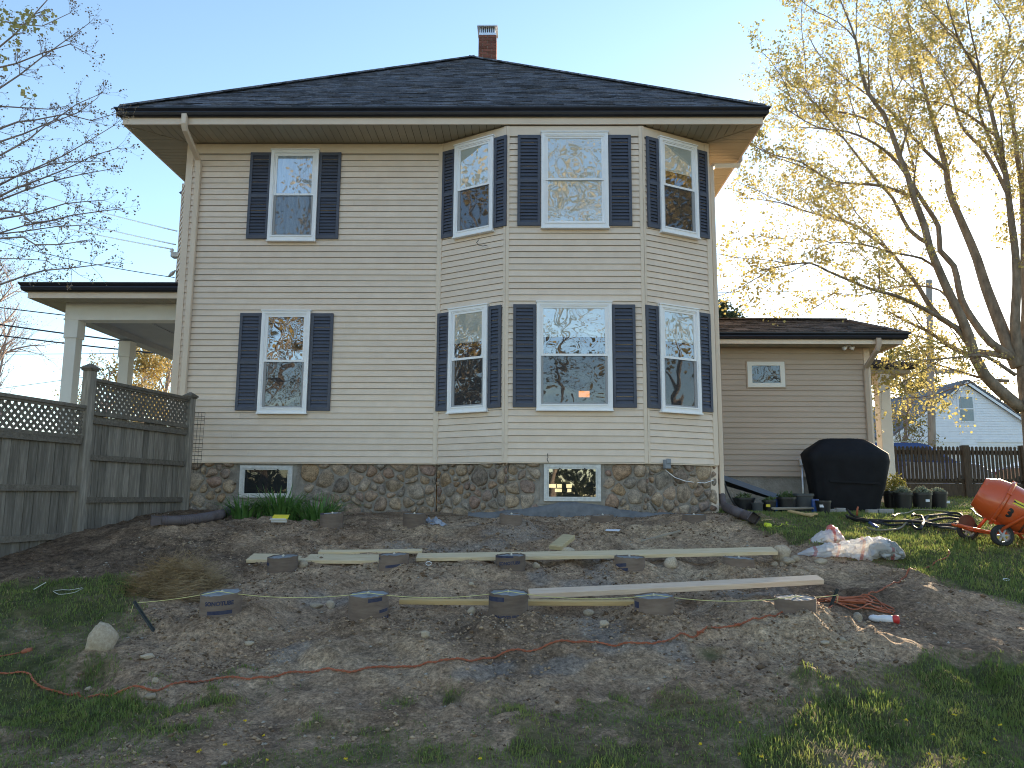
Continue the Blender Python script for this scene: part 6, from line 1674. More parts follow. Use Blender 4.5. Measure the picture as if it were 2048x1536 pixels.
# ================================================================== CONCRETE MIXER
M_MIX = mat('mixer_orange', (.58, .09, .02), (.52, .19, .11), scale=7, contrast=(.56, .78), detail=8, rough=.36, spec=.5, coat=.25, bump=.04, bscale=30)
M_MIXIN = mat('mixer_inside', (.10, .035, .022), (.18, .08, .055), scale=8, rough=.85, bump=.4)
M_TYRE = mat('tyre', (.018, .018, .019), (.04, .04, .04), scale=12, rough=.8)
M_RIM = mat('wheel_rim', (.30, .30, .31), (.42, .42, .43), scale=8, rough=.45)
MY = 9.35
wz = hz(at_y(2005, 1090, MY).x, MY)
mixer = empty('concrete_mixer', (at_y(2030, 1090, MY).x, MY, wz), 'orange tilted drum concrete mixer numbered 3 at the lawn edge', 'mixer')
mo = at_y(1957, 983, MY + .10); mr_ = at_y(2004, 1006, MY - .01)
ax = (mr_ - mo).normalized(); dist = (mr_ - mo).length
ro_, rr2 = .18, .275
prof = [(ro_ - .012, .02), (ro_ + .004, -.002), (ro_ + .006, .006), (ro_ + .03, .06), (ro_ + .065, .13), (rr2 - .015, dist - .02), (rr2 + .0, dist - .018), (rr2 + .014, dist - .008), (rr2 + .014, dist + .014), (rr2, dist + .024), (rr2 - .012, dist + .03), (rr2 - .022, dist + .20), (rr2 - .07, dist + .34), (rr2 - .16, dist + .42), (.02, dist + .44)]
MB().lathe(prof, mo, 40, axis=ax, caps=(False, True)).obj('drum', M_MIX, mixer, auto=28)
MB().lathe([(ro_ - .012, .0205), (ro_ + .02, .06), (rr2 - .04, dist), (rr2 - .05, dist + .3), (.01, dist + .36)], mo, 36, axis=ax, caps=(False, False)).obj('drum_inside', M_MIXIN, mixer, smooth=True)
# clamp lug on the drum band
sx = ax.cross(Vector((0, 0, 1))).normalized(); upd = sx.cross(ax).normalized()
if upd.z < 0: upd = -upd
if sx.y > 0: sx = -sx
for an in (-.9, .45, 1.7, 2.9):
    q = mo + ax * dist + (upd * math.sin(an) + sx * math.cos(an)) * (rr2 + .012); MB().tube([q - ax * .02, q + ax * .03], .013, 8).obj('drum_bolt', M_MIX, mixer)
def on_drum(h, t, z):  # h along axis, t angle from toward-camera going up
    return mo + ax * h
def drum_text(v, h0, an0, r0, r1, h1):
    out = []
    for p in v:
        h = h0 + p.x; rr_ = r0 + (r1 - r0) * (p.x + .2) / .4; an = an0 + p.y / r0
        out.append(mo + ax * h + (upd * math.sin(an) + sx * math.cos(an)) * (rr_ + .0025))
    return out
tv, tf = text_mesh('3', .15, .008)
MB().add(drum_text(tv, dist + .10, -.30, rr2 - .018, rr2 - .018, 0), tf).obj('printed_number', M_RUB, mixer)
# sticker
sv = [Vector((x_, y_, 0)) for y_ in (-.027, .027) for x_ in (-.075, -.025, .025, .075)]
MB().add(drum_text(sv, dist + .145, .28, rr2 - .0175, rr2 - .0175, 0), [(0, 1, 5, 4), (1, 2, 6, 5), (2, 3, 7, 6)]).obj('warning_sticker', M_YEL, mixer)
sv = [Vector((x_, y_, 0)) for y_ in (-.006, .004) for x_ in (-.045, .065)]
MB().add([p + sx * .001 for p in drum_text(sv, dist + .145, .28, rr2 - .017, rr2 - .017, 0)], [(0, 1, 3, 2)]).obj('sticker_line', M_RUB, mixer)
sv = [Vector((-.055 + .011 * math.cos(k * .785), .004 + .011 * math.sin(k * .785), 0)) for k in range(8)]
MB().add([p + sx * .001 for p in drum_text(sv, dist + .145, .28, rr2 - .017, rr2 - .017, 0)], [tuple(range(8))]).obj('sticker_line', M_RUB, mixer)
# wheels
def wheel(c, r, w_, axd, nm='wheel'):
    e = empty(nm, (0, 0, 0), parent=mixer); axd = Vector(axd).normalized()
    MB().lathe([(r * .66, -w_ / 2), (r * .9, -w_ / 2), (r, -w_ * .3), (r, w_ * .3), (r * .9, w_ / 2), (r * .66, w_ / 2)], c, 30, axis=axd, caps=(False, False)).obj('tyre', M_TYRE, e, auto=40)
    MB().lathe([(r * .67, -w_ * .42), (r * .67, w_ * .42), (r * .58, w_ * .42), (r * .58, -w_ * .42)], c, 30, axis=axd, caps=(False, False)).obj('rim', M_RIM, e, auto=40)
    x = axd.cross(Vector((0, 0, 1))).normalized(); y = axd.cross(x)
    for k in range(6): t = k * math.pi / 3; d = x * math.cos(t) + y * math.sin(t); MB().bar(Vector(c) + d * r * .15, Vector(c) + d * r * .6, r * .14, w_ * .5, up=axd).obj('spoke', M_RIM, e)
    MB().lathe([(r * .17, -w_ * .6), (r * .17, w_ * .6)], c, 14, axis=axd).obj('hub', M_RIM, e, auto=40)
wc = at_y(2005, 1077, MY - .12); wc.z = wz + .125
wheel(wc, .125, .06, (.12, 1, 0)); wc2 = wc + Vector((-.10, .52, .03)); wc2.z = hz(wc2.x, wc2.y) + .125; wheel(wc2, .125, .06, (.12, 1, 0))
MB().tube([wc, wc2], .012, 8).obj('axle', M_MIX, mixer)
# frame: drawbar legs, yoke and rear stand
fr = MB(); mc = mo + ax * (dist + .05)
bt = Vector((mc.x, MY + .15, wz + .16))
for s in (-1, 1):
    fr.tube([wc.lerp(wc2, .5) + Vector((0, s * .18, 0)), Vector((wc.x - .26, MY + .12 + s * .10, wz + .20)), Vector((wc.x - .40, MY + .14 + s * .05, wz + .24))], .016, 8)
    fr.tube([wc.lerp(wc2, .5) + Vector((0, s * .2, 0)), mc + Vector((.05, s * .38, -.08)) , mc + Vector((.10, s * .36, .05))], .02, 8)
    fr.tube([mc + Vector((.10, s * .34, -.05)), mc + Vector((.42, s * .36, -.45)), Vector((mc.x + .62, MY + .2 + s * .36, wz + .02))], .02, 8)
    fr.tube([wc.lerp(wc2, .5) + Vector((.05, s * .22, .01)), Vector((mc.x + .55, MY + .2 + s * .3, wz + .14))], .016, 8)
fr.tube([Vector((mc.x + .55, MY - .1, wz + .14)), Vector((mc.x + .55, MY + .5, wz + .14))], .016, 8)
fr.obj('frame', M_MIX, mixer, smooth=True)
MB().box(mc.x + .30, mc.x + .62, MY + .0, MY + .42, wz + .20, wz + .50).obj('motor_housing', M_MIX, mixer, bevel=.02)
q = wc.lerp(wc2, .5) + Vector((-.12, -.05, .12)); MB().lathe([(.075, -.012), (.09, -.006), (.09, .006), (.075, .012)], q + Vector((0, .2, .0)), 20, axis=(.2, 1, .1)).obj('tilt_wheel', M_MIXIN, mixer, auto=40)

# ================================================================== TREES
M_BARK = mat('maple_bark', (.13, .108, .085), (.30, .25, .20), scale=9, rough=.95, bump=.7, bscale=25, stretch=(1, 1, .4), spec=.15)
M_BARK2 = mat('twig_bark', (.24, .185, .175), (.42, .335, .30), scale=14, rough=.9, spec=.15)
M_MAPLE = mat('young_maple_leaf', (.33, .28, .10), (.60, .50, .22), scale=3.0, rough=.55, trans=.5, c3=(.46, .41, .15))
M_GOLD = mat('golden_leaf', (.24, .18, .06), (.42, .32, .13), scale=2.0, rough=.6, trans=.35)
M_FARLEAF = mat('far_leaf', (.17, .15, .04), (.30, .25, .08), scale=2.0, rough=.6, trans=.45)
M_WILLOW = mat('willow_shoot', (.30, .22, .07), (.42, .32, .12), scale=4.0, rough=.7, trans=.35)
M_EVERG = mat('evergreen_needles', (.045, .06, .025), (.10, .115, .05), scale=4.0, rough=.7, trans=.25)
M_BUD = mat('bud', (.22, .16, .11), (.38, .29, .19), scale=10, rough=.8)

def curvepath(p, d, L, rnd, nseg, wob, droop):
    pts = [Vector(p)]; d = Vector(d).normalized()
    for i in range(nseg):
        d = (d + Vector((rnd.gauss(0, wob), rnd.gauss(0, wob), rnd.gauss(0, wob) + droop))).normalized()
        pts.append(pts[-1] + d * (L / nseg))
    return pts
def side_dir(t, rnd, ang):
    x = t.cross(Vector((rnd.gauss(0, 1), rnd.gauss(0, 1), rnd.gauss(0, 1)))).normalized()
    return (t * math.cos(ang) + x * math.sin(ang)).normalized()
def quads_from(P, size, g, cluster=1, spread=.0, up=.2, aspect=.5):
    """leaf quads round points P (N,3)"""
    P = np.repeat(np.asarray(P), cluster, 0); n = len(P)
    P = P + g.normal(0, 1, (n, 3)) * spread
    a = g.normal(0, 1, (n, 3)); a[:, 2] += up; a /= np.linalg.norm(a, axis=1)[:, None]; b = np.cross(a, g.normal(0, 1, (n, 3))); b /= np.linalg.norm(b, axis=1)[:, None]
    s = size * g.uniform(.55, 1.35, (n, 1))
    return np.stack([P, P + a * s * .5 + b * s * aspect, P + a * s, P + a * s * .5 - b * s * aspect], 1).reshape(-1, 3), n

def limb_tree(name, label, limbs, trunk, base, seed, leaf_m, bark, tw_step, tw_len, sub, leaf, cluster, spread, group=None, upb=.10, twigr=.010, crown='crown', extra=0):
    """tree whose main limbs are given as (points, r0, r1); twigs and leaves grow from them"""
    rnd = random.Random(seed); g = np.random.default_rng(seed)
    e = empty(name, base, label, 'tree', group)
    tb = MB()
    for pts, rad in trunk: tb.tube(resample(pts, .25), list(np.interp(np.linspace(0, 1, len(resample(pts, .25))), np.linspace(0, 1, len(rad)), rad)), 14)
    tips = []; lb = MB(); tw = MB()
    for pts, r0, r1, f0 in list(limbs) if extra else ():
        q = resample(pts, .3); n = len(q)
        for k in range(extra if r0 > .05 else max(1, extra // 2)):
            i = int(n * rnd.uniform(max(.3, f0), .92)); i = max(1, min(n - 2, i)); t = (q[i + 1] - q[i - 1]).normalized()
            d = side_dir(t, rnd, rnd.uniform(.4, .85)); d.z += .12; rr0 = max(.012, (r0 + (r1 - r0) * i / n) * .42)
            limbs.append((curvepath(q[i], d, rnd.uniform(1.2, 2.8) * (1.15 - .5 * i / n), rnd, 7, .11, .02), min(rr0, .04), .006, .12))
    for pts, r0, r1, f0 in limbs:
        q = resample(pts, .22); n = len(q); rr = [r0 + (r1 - r0) * (i / max(1, n - 1)) ** .8 for i in range(n)]
        lb.tube(q, rr, 8 if r0 > .05 else 6)
        acc = 0.0; nxt = tw_step * rnd.random()
        for i in range(1, n):
            acc += (q[i] - q[i - 1]).length
            if i / n < f0: nxt = acc; continue
            while acc > nxt:
                nxt += tw_step * rnd.uniform(.6, 1.4)
                t = (q[i] - q[i - 1]).normalized(); d = side_dir(t, rnd, rnd.uniform(.45, 1.05)); d.z += upb; L = tw_len * rnd.uniform(.4, 1.25) * (1.1 - .5 * i / n)
                c = curvepath(q[i], d, L, rnd, 5, .13, .02); r_ = min(twigr, rr[i] * .55) * rnd.uniform(.7, 1.1)
                tw.tube(c, [r_, r_ * .85, r_ * .7, r_ * .55, r_ * .4, r_ * .25], 4, False)
                tips.append(c[-1])
                for k in range(sub):
                    j = rnd.randint(1, 4); tt = (c[j + 1] - c[j]).normalized(); d2 = side_dir(tt, rnd, rnd.uniform(.4, .95)); d2.z += upb * .8
                    c2 = curvepath(c[j].lerp(c[j + 1], rnd.random()), d2, L * rnd.uniform(.25, .6), rnd, 3, .16, .02)
                    tw.tube(c2, [r_ * .5, r_ * .4, r_ * .3, r_ * .2], 3, False); tips += [c2[-1], c2[2]]
        tips.append(q[-1])
    tb.v += []; off = len(tb.v); tb.v += lb.v; tb.f += [tuple(i + off for i in f) for f in lb.f]
    tb.obj('trunk', bark, e, smooth=True)
    o = tw.obj('twigs', M_BARK2, e, smooth=True)
    if leaf:
        V, n = quads_from(np.array([tuple(p) for p in tips]), leaf, g, cluster, spread)
        link(crown, np_mesh(crown, V - np.array(base), 4, n, leaf_m), e)
    return e

# ---- the maple on the right, limbs surveyed from the photograph, each spread to its own depth
def Zl(x, y): return (1420 + x / 3.261, 440 + y / 3.261)
def Zu(x, y): return (1420 + x / 3.261, y / 3.261)
TY = 16.5
ML = [  # pixel path, start radius, end radius, depth change, leafless fraction
    ([Zl(2030, 1230), Zl(1900, 1120), Zl(1790, 1010), Zl(1730, 900), Zl(1690, 760), Zl(1640, 640), Zl(1560, 480), Zl(1490, 320), Zl(1430, 170), Zu(1400, 1480), Zu(1330, 1290), Zu(1290, 1150), Zu(1240, 1030), Zu(1180, 850), Zu(1130, 740), Zu(1040, 620), Zu(990, 480), Zu(950, 260), Zu(850, 0)], .16, .012, -1.0, .42),
    ([Zl(1950, 1050), Zl(1790, 1035), Zl(1600, 980), Zl(1440, 930), Zl(1300, 905)], .05, .012, .6, .3),
    ([Zl(1990, 1010), Zl(1800, 890), Zl(1660, 890), Zl(1440, 912), Zl(1290, 905)], .05, .012, -1.2, .3),
    ([Zl(1950, 890), Zl(1760, 860), Zl(1690, 880), Zl(1560, 820), Zl(1430, 730), Zl(1280, 660), Zl(1170, 600)], .10, .018, 1.2, .35),
    ([Zl(1720, 860), Zl(1600, 700), Zl(1470, 620), Zl(1340, 550), Zl(1200, 490), Zl(1050, 450), Zl(900, 390), Zl(760, 330), Zl(650, 280), Zl(480, 300), Zl(330, 330)], .075, .008, -2.0, .25),
    ([Zl(1660, 730), Zl(1500, 640), Zl(1420, 540), Zl(1350, 420), Zl(1260, 310), Zl(1170, 200), Zl(1050, 110), Zl(960, 40), Zu(780, 1420), Zu(600, 1370), Zu(450, 1320), Zu(230, 1290)], .08, .007, 1.5, .25),
    ([Zl(2010, 960), Zl(1960, 850), Zl(1880, 650), Zl(1800, 440), Zl(1740, 250), Zl(1700, 150), Zu(1620, 1400), Zu(1560, 1250), Zu(1540, 1100), Zu(1500, 950), Zu(1430, 700), Zu(1380, 520), Zu(1340, 350), Zu(1290, 120)], .17, .012, 1.5, .35),
    ([Zl(1980, 900), Zl(1830, 800), Zl(1720, 660), Zl(1640, 520), Zl(1590, 300), Zl(1500, 200), Zu(1490, 1480), Zu(1380, 1300), Zu(1230, 1070), Zu(1080, 940), Zu(900, 860), Zu(700, 830), Zu(480, 700)], .11, .008, -.5, .35),
    ([Zl(2020, 930), Zl(1990, 700), Zl(2000, 420), Zl(1990, 200), Zu(1960, 1400), Zu(1930, 1150), Zu(1870, 880), Zu(1800, 600), Zu(1720, 430), Zu(1620, 250), Zu(1540, 0)], .14, .012, -1.8, .3),
    ([Zl(1420, 150), Zu(1300, 1500), Zu(1190, 1290), Zu(1080, 1170), Zu(980, 1040), Zu(870, 900), Zu(740, 740), Zu(640, 640), Zu(500, 520)], .06, .007, .8, .1),
    ([Zu(1540, 1110), Zu(1380, 960), Zu(1280, 840), Zu(1140, 690), Zu(1000, 600), Zu(740, 390), Zu(640, 230)], .05, .007, .9, .1),
    ([Zu(1870, 890), Zu(1700, 760), Zu(1540, 680), Zu(1420, 660), Zu(1250, 640)], .045, .008, -1.0, .1),
    ([Zu(1310, 1280), Zu(1100, 1210), Zu(800, 1180), Zu(600, 1060), Zu(420, 1010), Zu(330, 960)], .05, .007, -1.2, .1),
    ([Zu(1200, 880), Zu(1080, 800), Zu(900, 740), Zu(700, 690), Zu(560, 480)], .04, .007, .9, .1),
    ([Zu(1960, 1300), Zu(1800, 1000), Zu(1640, 820), Zu(1560, 560), Zu(1400, 300), Zu(1280, 130)], .06, .008, 1.6, .1),
    ([Zl(2040, 900), Zl(2060, 600), Zl(2050, 300), Zu(2040, 1300), Zu(2000, 1000), Zu(1960, 700), Zu(1900, 450), Zu(1960, 200), Zu(1850, 0)], .12, .012, .9, .25),
    ([Zl(2060, 950), Zl(2200, 700), Zl(2300, 300), Zu(2350, 1200), Zu(2300, 800), Zu(2250, 300), Zu(2200, -100)], .14, .012, .5, .2),
    ([Zl(2060, 1000), Zl(2250, 800), Zl(2450, 500), Zu(2650, 1500), Zu(2800, 900), Zu(2900, 300)], .12, .012, -1.5, .2),
    ([Zl(2050, 960), Zl(2180, 500), Zu(2200, 1450), Zu(2130, 1000), Zu(2120, 500), Zu(2050, 0), Zu(2000, -350)], .13, .012, -2.2, .2),
    ([Zu(1940, 1180), Zu(1840, 950), Zu(1750, 700), Zu(1760, 480), Zu(1700, 200), Zu(1660, -60)], .05, .01, -2.6, .1),
    ([Zu(1250, 1040), Zu(1330, 1120), Zu(1280, 900), Zu(1200, 600), Zu(1160, 380), Zu(1190, 120), Zu(1160, -40)], .035, .008, 2.0, .1),
    ([Zl(1640, 640), Zl(1500, 460), Zl(1260, 430), Zl(1000, 490), Zl(800, 480), Zl(680, 540)], .035, .007, 1.6, .15),
    ([Zl(1480, 320), Zl(1380, 250), Zl(1180, 210), Zl(1000, 160), Zl(800, 150), Zl(600, 230)], .035, .007, -1.5, .1),
]
limbs = []
for px_l, r0, r1, dep, f0 in ML:
    n = len(px_l); pts = [at_y(x, y, TY + dep * (i / (n - 1)) ** 1.2) for i, (x, y) in enumerate(px_l)]
    limbs.append((pts, r0 * .85, r1, f0))
tb = at_y(2093, 985, TY); tbz = hz(tb.x, TY)
tr = [[Vector((tb.x + .05, TY, tbz - .2)), Vector((tb.x + .03, TY, tbz + .35)), at_y(*Zl(2165, 1480), TY), at_y(*Zl(2150, 1300), TY), at_y(*Zl(2125, 1150), TY), at_y(*Zl(2085, 1000), TY), at_y(*Zl(2065, 880), TY)], [.42, .36, .34, .33, .33, .28, .20]]
limb_tree('maple_tree', 'large spreading maple with young yellow green leaves at the right', limbs, [tr], (tb.x, TY, tbz), 5, M_MAPLE, M_BARK, .15, .85, 6, .056, 3, .05, upb=.12, twigr=.007, extra=4)

# ---- bare budding tree reaching in from the left
def Zt(x, y): return (x / 3.07, y / 3.07)
def Zq(x, y): return (x / 4.266, 440 + y / 4.266)
LB = [[(-30, 310), (80, 220), (200, 100), (290, 0), (330, -60)], [(-30, 560), (120, 460), (260, 350), (400, 250), (550, 140)], [(-30, 880), (150, 820), (330, 740), (470, 640), (630, 570)], [(-30, 970), (170, 860), (280, 770), (480, 690), (600, 600)],
      [(-30, 1150), (200, 1040), (380, 960), (520, 880), (700, 770)], [(-30, 1220), (170, 1130), (400, 1040), (560, 960), (720, 910)], [(-30, 1240), (150, 1170), (330, 1110), (500, 1070), (670, 1040)], [(-30, 1350), (200, 1310), (400, 1250), (640, 1230)],
      [(-30, 1290), (200, 1370), (450, 1320), (720, 1285)], [(-30, 1440), (150, 1420), (350, 1390), (550, 1380)], [(-30, 420), (100, 390), (250, 330), (430, 270), (520, 320)], [(-30, 800), (200, 740), (400, 700), (560, 740), (715, 695)], [(-30, 120), (120, 150), (260, 160), (430, 80)], [(-30, 1100), (120, 1080), (300, 1010), (480, 990), (620, 990)], [(-30, 650), (120, 660), (300, 670), (420, 650)]]
LB2 = [[(-30, 560), (200, 480), (380, 430), (600, 410), (930, 370)], [(-30, 160), (300, 210), (500, 210), (760, 170)], [(-30, 120), (200, 50), (380, 20), (560, -30)], [(-30, 330), (150, 330), (400, 345)]]
rb = random.Random(9); limbs = []
TB = Vector((-9.6, 9.3, 0)); TB.z = hz(TB.x, TB.y)
for k, (L_, fz) in enumerate([(q, Zt) for q in LB] + [(q, Zq) for q in LB2]):
    dep = rb.uniform(-.9, .9); n = len(L_)
    pts = [at_y(*fz(x, y), 8.9 + dep * (.3 + .7 * i / (n - 1))) for i, (x, y) in enumerate(L_)]
    d = (pts[0] - pts[1]).normalized(); h0 = pts[0].z
    root = Vector((TB.x + rb.uniform(-.1, .1), TB.y + rb.uniform(-.1, .1), max(2.6, min(h0 - 1.2, TB.z + 5.5))))
    mid = pts[0].lerp(root, .5) + Vector((0, 0, -.25))
    limbs.append(([root, mid] + pts, .045, .004, .5))
tr = [[TB - Vector((0, 0, .2)), TB + Vector((.02, 0, 1.5)), TB + Vector((-.03, .03, 3.4)), TB + Vector((0, 0, 6.5))], [.22, .17, .14, .05]]
limb_tree('budding_tree', 'bare budding tree reaching in from the left edge above the fence', limbs, [tr], tuple(TB), 6, M_BUD, M_BARK2, .06, .36, 2, .022, 2, .012, upb=.05, twigr=.0045)
# young leaves high on the left
c = at_y(40, 40, 8.6); e = [o for o in bpy.data.objects if o.name == 'budding_tree'][0]
g = np.random.default_rng(4); P = np.array([tuple(at_y(x, y, 8.8 + dy)) for x, y, dy in zip(g.normal(45, 28, 34), g.normal(42, 16, 34), g.normal(0, .3, 34))] + [tuple(at_y(x, y, 8.8)) for x, y in ((5, 118), (8, 130), (28, 88), (50, 175), (52, 192), (35, 90))])
V, n = quads_from(P, .055, g, 5, .03); link('leaves', np_mesh('leaves', V - np.array(TB), 4, n, M_MAPLE), e)

# ---- generic grown tree
def grown(name, label, base, h, seed, leaf_m, leaf, cluster, spread, group=None, r0=None, levels=3, first=.3, wide=.9, bark=None, nl=9, kids=(8, 6, 4), cat='tree', reach=.55):
    rnd = random.Random(seed); g = np.random.default_rng(seed); base = Vector(base); e = empty(name, tuple(base), label, cat, group)
    r0 = r0 or h * .022; mb = MB(); tips = []
    tk = curvepath(base - Vector((0, 0, .2)), (rnd.uniform(-.06, .06), rnd.uniform(-.06, .06), 1), h * .86, rnd, 9, .04, .02)
    mb.tube(tk, [r0 * (1 - .88 * i / 9) for i in range(10)], 9)
    def rec(path, r, L, lev):
        for k in range(kids[lev]):
            f = rnd.uniform(first if lev == 0 else .25, 1); i = min(len(path) - 2, int(f * (len(path) - 1))); p = path[i].lerp(path[i + 1], f * (len(path) - 1) - i) if i < len(path) - 1 else path[-1]
            t = (path[i + 1] - path[i]).normalized(); d = side_dir(t, rnd, rnd.uniform(.5, wide)); d.z += .15
            l2 = L * rnd.uniform(.4, .7) * (1.15 - .5 * f if lev == 0 else 1); q = curvepath(p, d, l2, rnd, 4, .14, .03); rr = max(.004, r * .42 * (1 - .4 * f))
            mb.tube(q, [rr, rr * .8, rr * .6, rr * .45, rr * .25], 5 if lev == 0 else 3, False)
            tips.append(q[-1]); tips.append(q[3])
            if lev + 1 < levels: rec(q, rr, l2, lev + 1)
    rec(tk, r0, h * reach, 0)
    mb.obj('trunk', bark or M_BARK2, e, smooth=True)
    if leaf:
        V, n = quads_from(np.array([tuple(p) for p in tips]), leaf, g, cluster, spread); link('crown', np_mesh('crown', V - np.array(base), 4, n, leaf_m), e)
    return e
def gz(x, y): return (x, y, hz(x, y))
BG = 'trees on the skyline'
x_ = at_y(40, 700, 42).x; grown('far_tree', 'bare tree far beyond the lattice fence at the left edge', gz(x_ - 1, 42), 13, 31, M_BUD, .05, 2, .1, BG, kids=(11, 7, 5), first=.2)
x_ = at_y(-60, 700, 36).x; grown('far_tree', 'bare tree just cut by the left edge of the photo', gz(x_, 36), 12, 35, M_BUD, .05, 2, .1, BG, kids=(11, 7, 5), first=.2)
x_ = at_y(225, 760, 48).x; grown('far_tree', 'low bare tree seen between the porch columns', gz(x_, 48), 9.6, 32, M_FARLEAF, .10, 2, .2, BG, kids=(11, 7, 5), first=.25)
x_ = at_y(300, 760, 44).x; grown('far_tree', 'yellow willow behind the second porch column', gz(x_, 44), 7.8, 33, M_WILLOW, .16, 5, .22, BG, kids=(12, 7, 5), first=.15)
x_ = at_y(332, 760, 50).x; grown('far_tree', 'pale bare tree close to the house corner beyond the porch', gz(x_, 50), 11, 34, M_FARLEAF, .10, 2, .2, BG, kids=(11, 7, 5), first=.25)
c = at_y(1440, 570, 34); grown('evergreen_tree', 'dark evergreen top above the wing roof at the house corner', gz(c.x, 34), c.z - hz(c.x, 34) + .6, 41, M_EVERG, .12, 6, .10, BG, kids=(26, 7, 4), first=.3, wide=1.1, reach=.2)
x_ = at_y(1812, 760, 58).x; grown('far_tree', 'sunlit leafy tree behind the left slope of the white garage', gz(x_, 58), 10.5, 42, M_FARLEAF, .22, 4, .3, BG, kids=(11, 7, 5), first=.2)
x_ = at_y(1985, 760, 58).x; grown('far_tree', 'tree behind the ridge of the white garage', gz(x_, 58), 8.2, 43, M_FARLEAF, .16, 2, .3, BG, kids=(12, 7, 5), first=.2)
x_ = at_y(2080, 760, 58).x; grown('far_tree', 'leafy tree behind the maple trunk', gz(x_, 58), 8.2, 44, M_FARLEAF, .16, 2, .3, BG, kids=(9, 6, 4), first=.3)
x_ = at_y(1900, 760, 66).x; grown('far_tree', 'distant tree directly behind the utility pole', gz(x_, 66), 9, 45, M_FARLEAF, .18, 2, .3, BG, kids=(11, 7, 5), first=.2)
x_ = at_y(1795, 850, 28).x; grown('small_tree', 'small budding tree in front of the garage beside the side porch column', gz(x_, 28), 4.6, 46, M_FARLEAF, .07, 3, .12, None, kids=(10, 6, 4), first=.15)
# trees behind the photographer, mirrored in the window panes
RG = 'trees mirrored in the window panes'
for k, (x, y, h, s, lb) in enumerate(((-13, -13, 17, 61, 'tall golden tree mirrored in the lower flat wall window'), (-6.5, -15, 23, 62, 'tall golden tree mirrored in the bay flank window'), (1.5, -14, 24, 63, 'tall golden tree mirrored in the wide bay windows'), (9.5, -18, 18, 64, 'tall golden tree mirrored in the right bay flank'), (13.2, -12, 15, 65, 'golden tree mirrored in the small wing window'), (-20, -20, 18, 66, 'far golden tree mirrored at the left'), (-24, .8, 16, 67, 'golden tree mirrored in the left bay flank panes'), (-30, 4, 15, 68, 'farthest golden tree off to the left'), (15, 4.2, 17, 71, 'tall golden tree mirrored in the upper right bay flank pane'), (-16, 4.2, 17, 72, 'tall golden tree mirrored in the upper left bay flank pane'), (24, 2.6, 16, 69, 'golden tree mirrored in the right bay flank panes'), (-15, -28, 20, 70, 'tallest golden tree behind the mirrored row'))):
    grown('mirrored_tree', lb, gz(x, y), h, s, M_GOLD, .22, 4, .38, RG, kids=(12, 7, 4), first=.15, bark=M_BARK, r0=.17)

for hx, lb in ((-17.5, 'unseen shrub added to hide the bright horizon from the dark cellar pane'), (3.2, 'unseen shrub added to hide the bright horizon from the cellar pane over the parging')):
    hd = empty('horizon_blocker_shrub', (hx, -26, hz(hx, -26)), lb, 'shrub', 'unseen shrubs added to block horizon glare in the cellar panes')
    leafball((hx, -26, hz(hx, -26)), 4.2, 1.2, 3.6, 2600, .5, 77, M_EVERG, hd)  # shrubs added out of view to block the bright horizon's reflection in cellar panes

# ================================================================== PICKET FENCE, STREET SIDE
M_PICK = mat('dark_picket', (.055, .046, .038), (.105, .088, .072), scale=8, rough=.9, stretch=(4, 4, .6), rand=.15, bump=.2, spec=.15)
PFY = 20.0
pf = empty('picket_fence', (at_y(1930, 980, PFY).x, PFY, hz(12, PFY)), 'dark stained picket fence along the street side', 'picket fence')
zt, zb = at_y(1930, 893, PFY).z, at_y(1930, 962, PFY).z
x0, x1 = at_y(1760, 900, PFY).x, at_y(2090, 900, PFY).x
pk = MB().box(-.031, .031, -.011, .011, 0, zt - zb - .03); pk.add([(-.031, -.011, zt - zb - .03), (.031, -.011, zt - zb - .03), (.031, .011, zt - zb - .03), (-.031, .011, zt - zb - .03), (-.012, -.011, zt - zb), (.012, -.011, zt - zb), (.012, .011, zt - zb), (-.012, .011, zt - zb)], [(0, 1, 5, 4), (1, 2, 6, 5), (2, 3, 7, 6), (3, 0, 4, 7), (4, 5, 6, 7)])
pme = mesh('picket', pk.v, pk.f, M_PICK)
x = x0; xp = at_y(1931, 930, PFY).x
while x < x1:
    if abs(x - xp) > .1: o = link('picket', pme, pf, Vector((x, PFY - .02 , zb)) - pf.location); o.rotation_euler = (0, random.uniform(-.012, .012), 0)
    x += .0985
for zz in (at_y(1930, 905, PFY).z, at_y(1930, 962, PFY).z): MB().box(x0, x1, PFY - .005, PFY + .045, zz - .055, zz + .055).obj('fence_rail', M_PICK, pf)
MB().box(x0, x1, PFY - .035, PFY + .02, hz(12, PFY) - .05, zb - .07).obj('kick_board', M_PICK, pf)
for xx in (xp, at_y(2048, 930, PFY).x): MB().box(xx - .085, xx + .085, PFY - .09, PFY + .08, hz(12, PFY) - .1, zt + .03).obj('fence_post', M_PICK, pf, bevel=.012)

# ================================================================== GARAGE
M_GW = mat('white_clapboard', (.74, .75, .79), (.82, .83, .86), scale=3, rough=.6)
M_GROOF = mat('grey_roofing', (.10, .10, .115), (.17, .17, .185), scale=20, rough=.9, bump=.4)
M_DOORW = mat('garage_door_white', (.70, .68, .64), (.76, .74, .70), scale=3, rough=.5)
GYY = 42.0
ap = at_y(1930, 764, GYY); el = at_y(1786, 868, GYY); hw = ap.x - el.x; gz0 = hz(ap.x, GYY); ze = el.z
gar = empty('white_garage', (ap.x, GYY, gz0), 'white gabled garage with grey roof beyond the picket fence', 'garage')
GL = 9.0
gw = Wall((ap.x - hw + .18, GYY), (ap.x + hw - .18, GYY))
mb = MB(); mb.prism([gw.p(0, gz0 - .2), gw.p(gw.L, gz0 - .2), gw.p(gw.L, ze + .05), gw.p(gw.L / 2, ap.z - .12), gw.p(0, ze + .05)], (0, GL, 0)); gbd = mb.obj('garage_body', M_GW, gar)
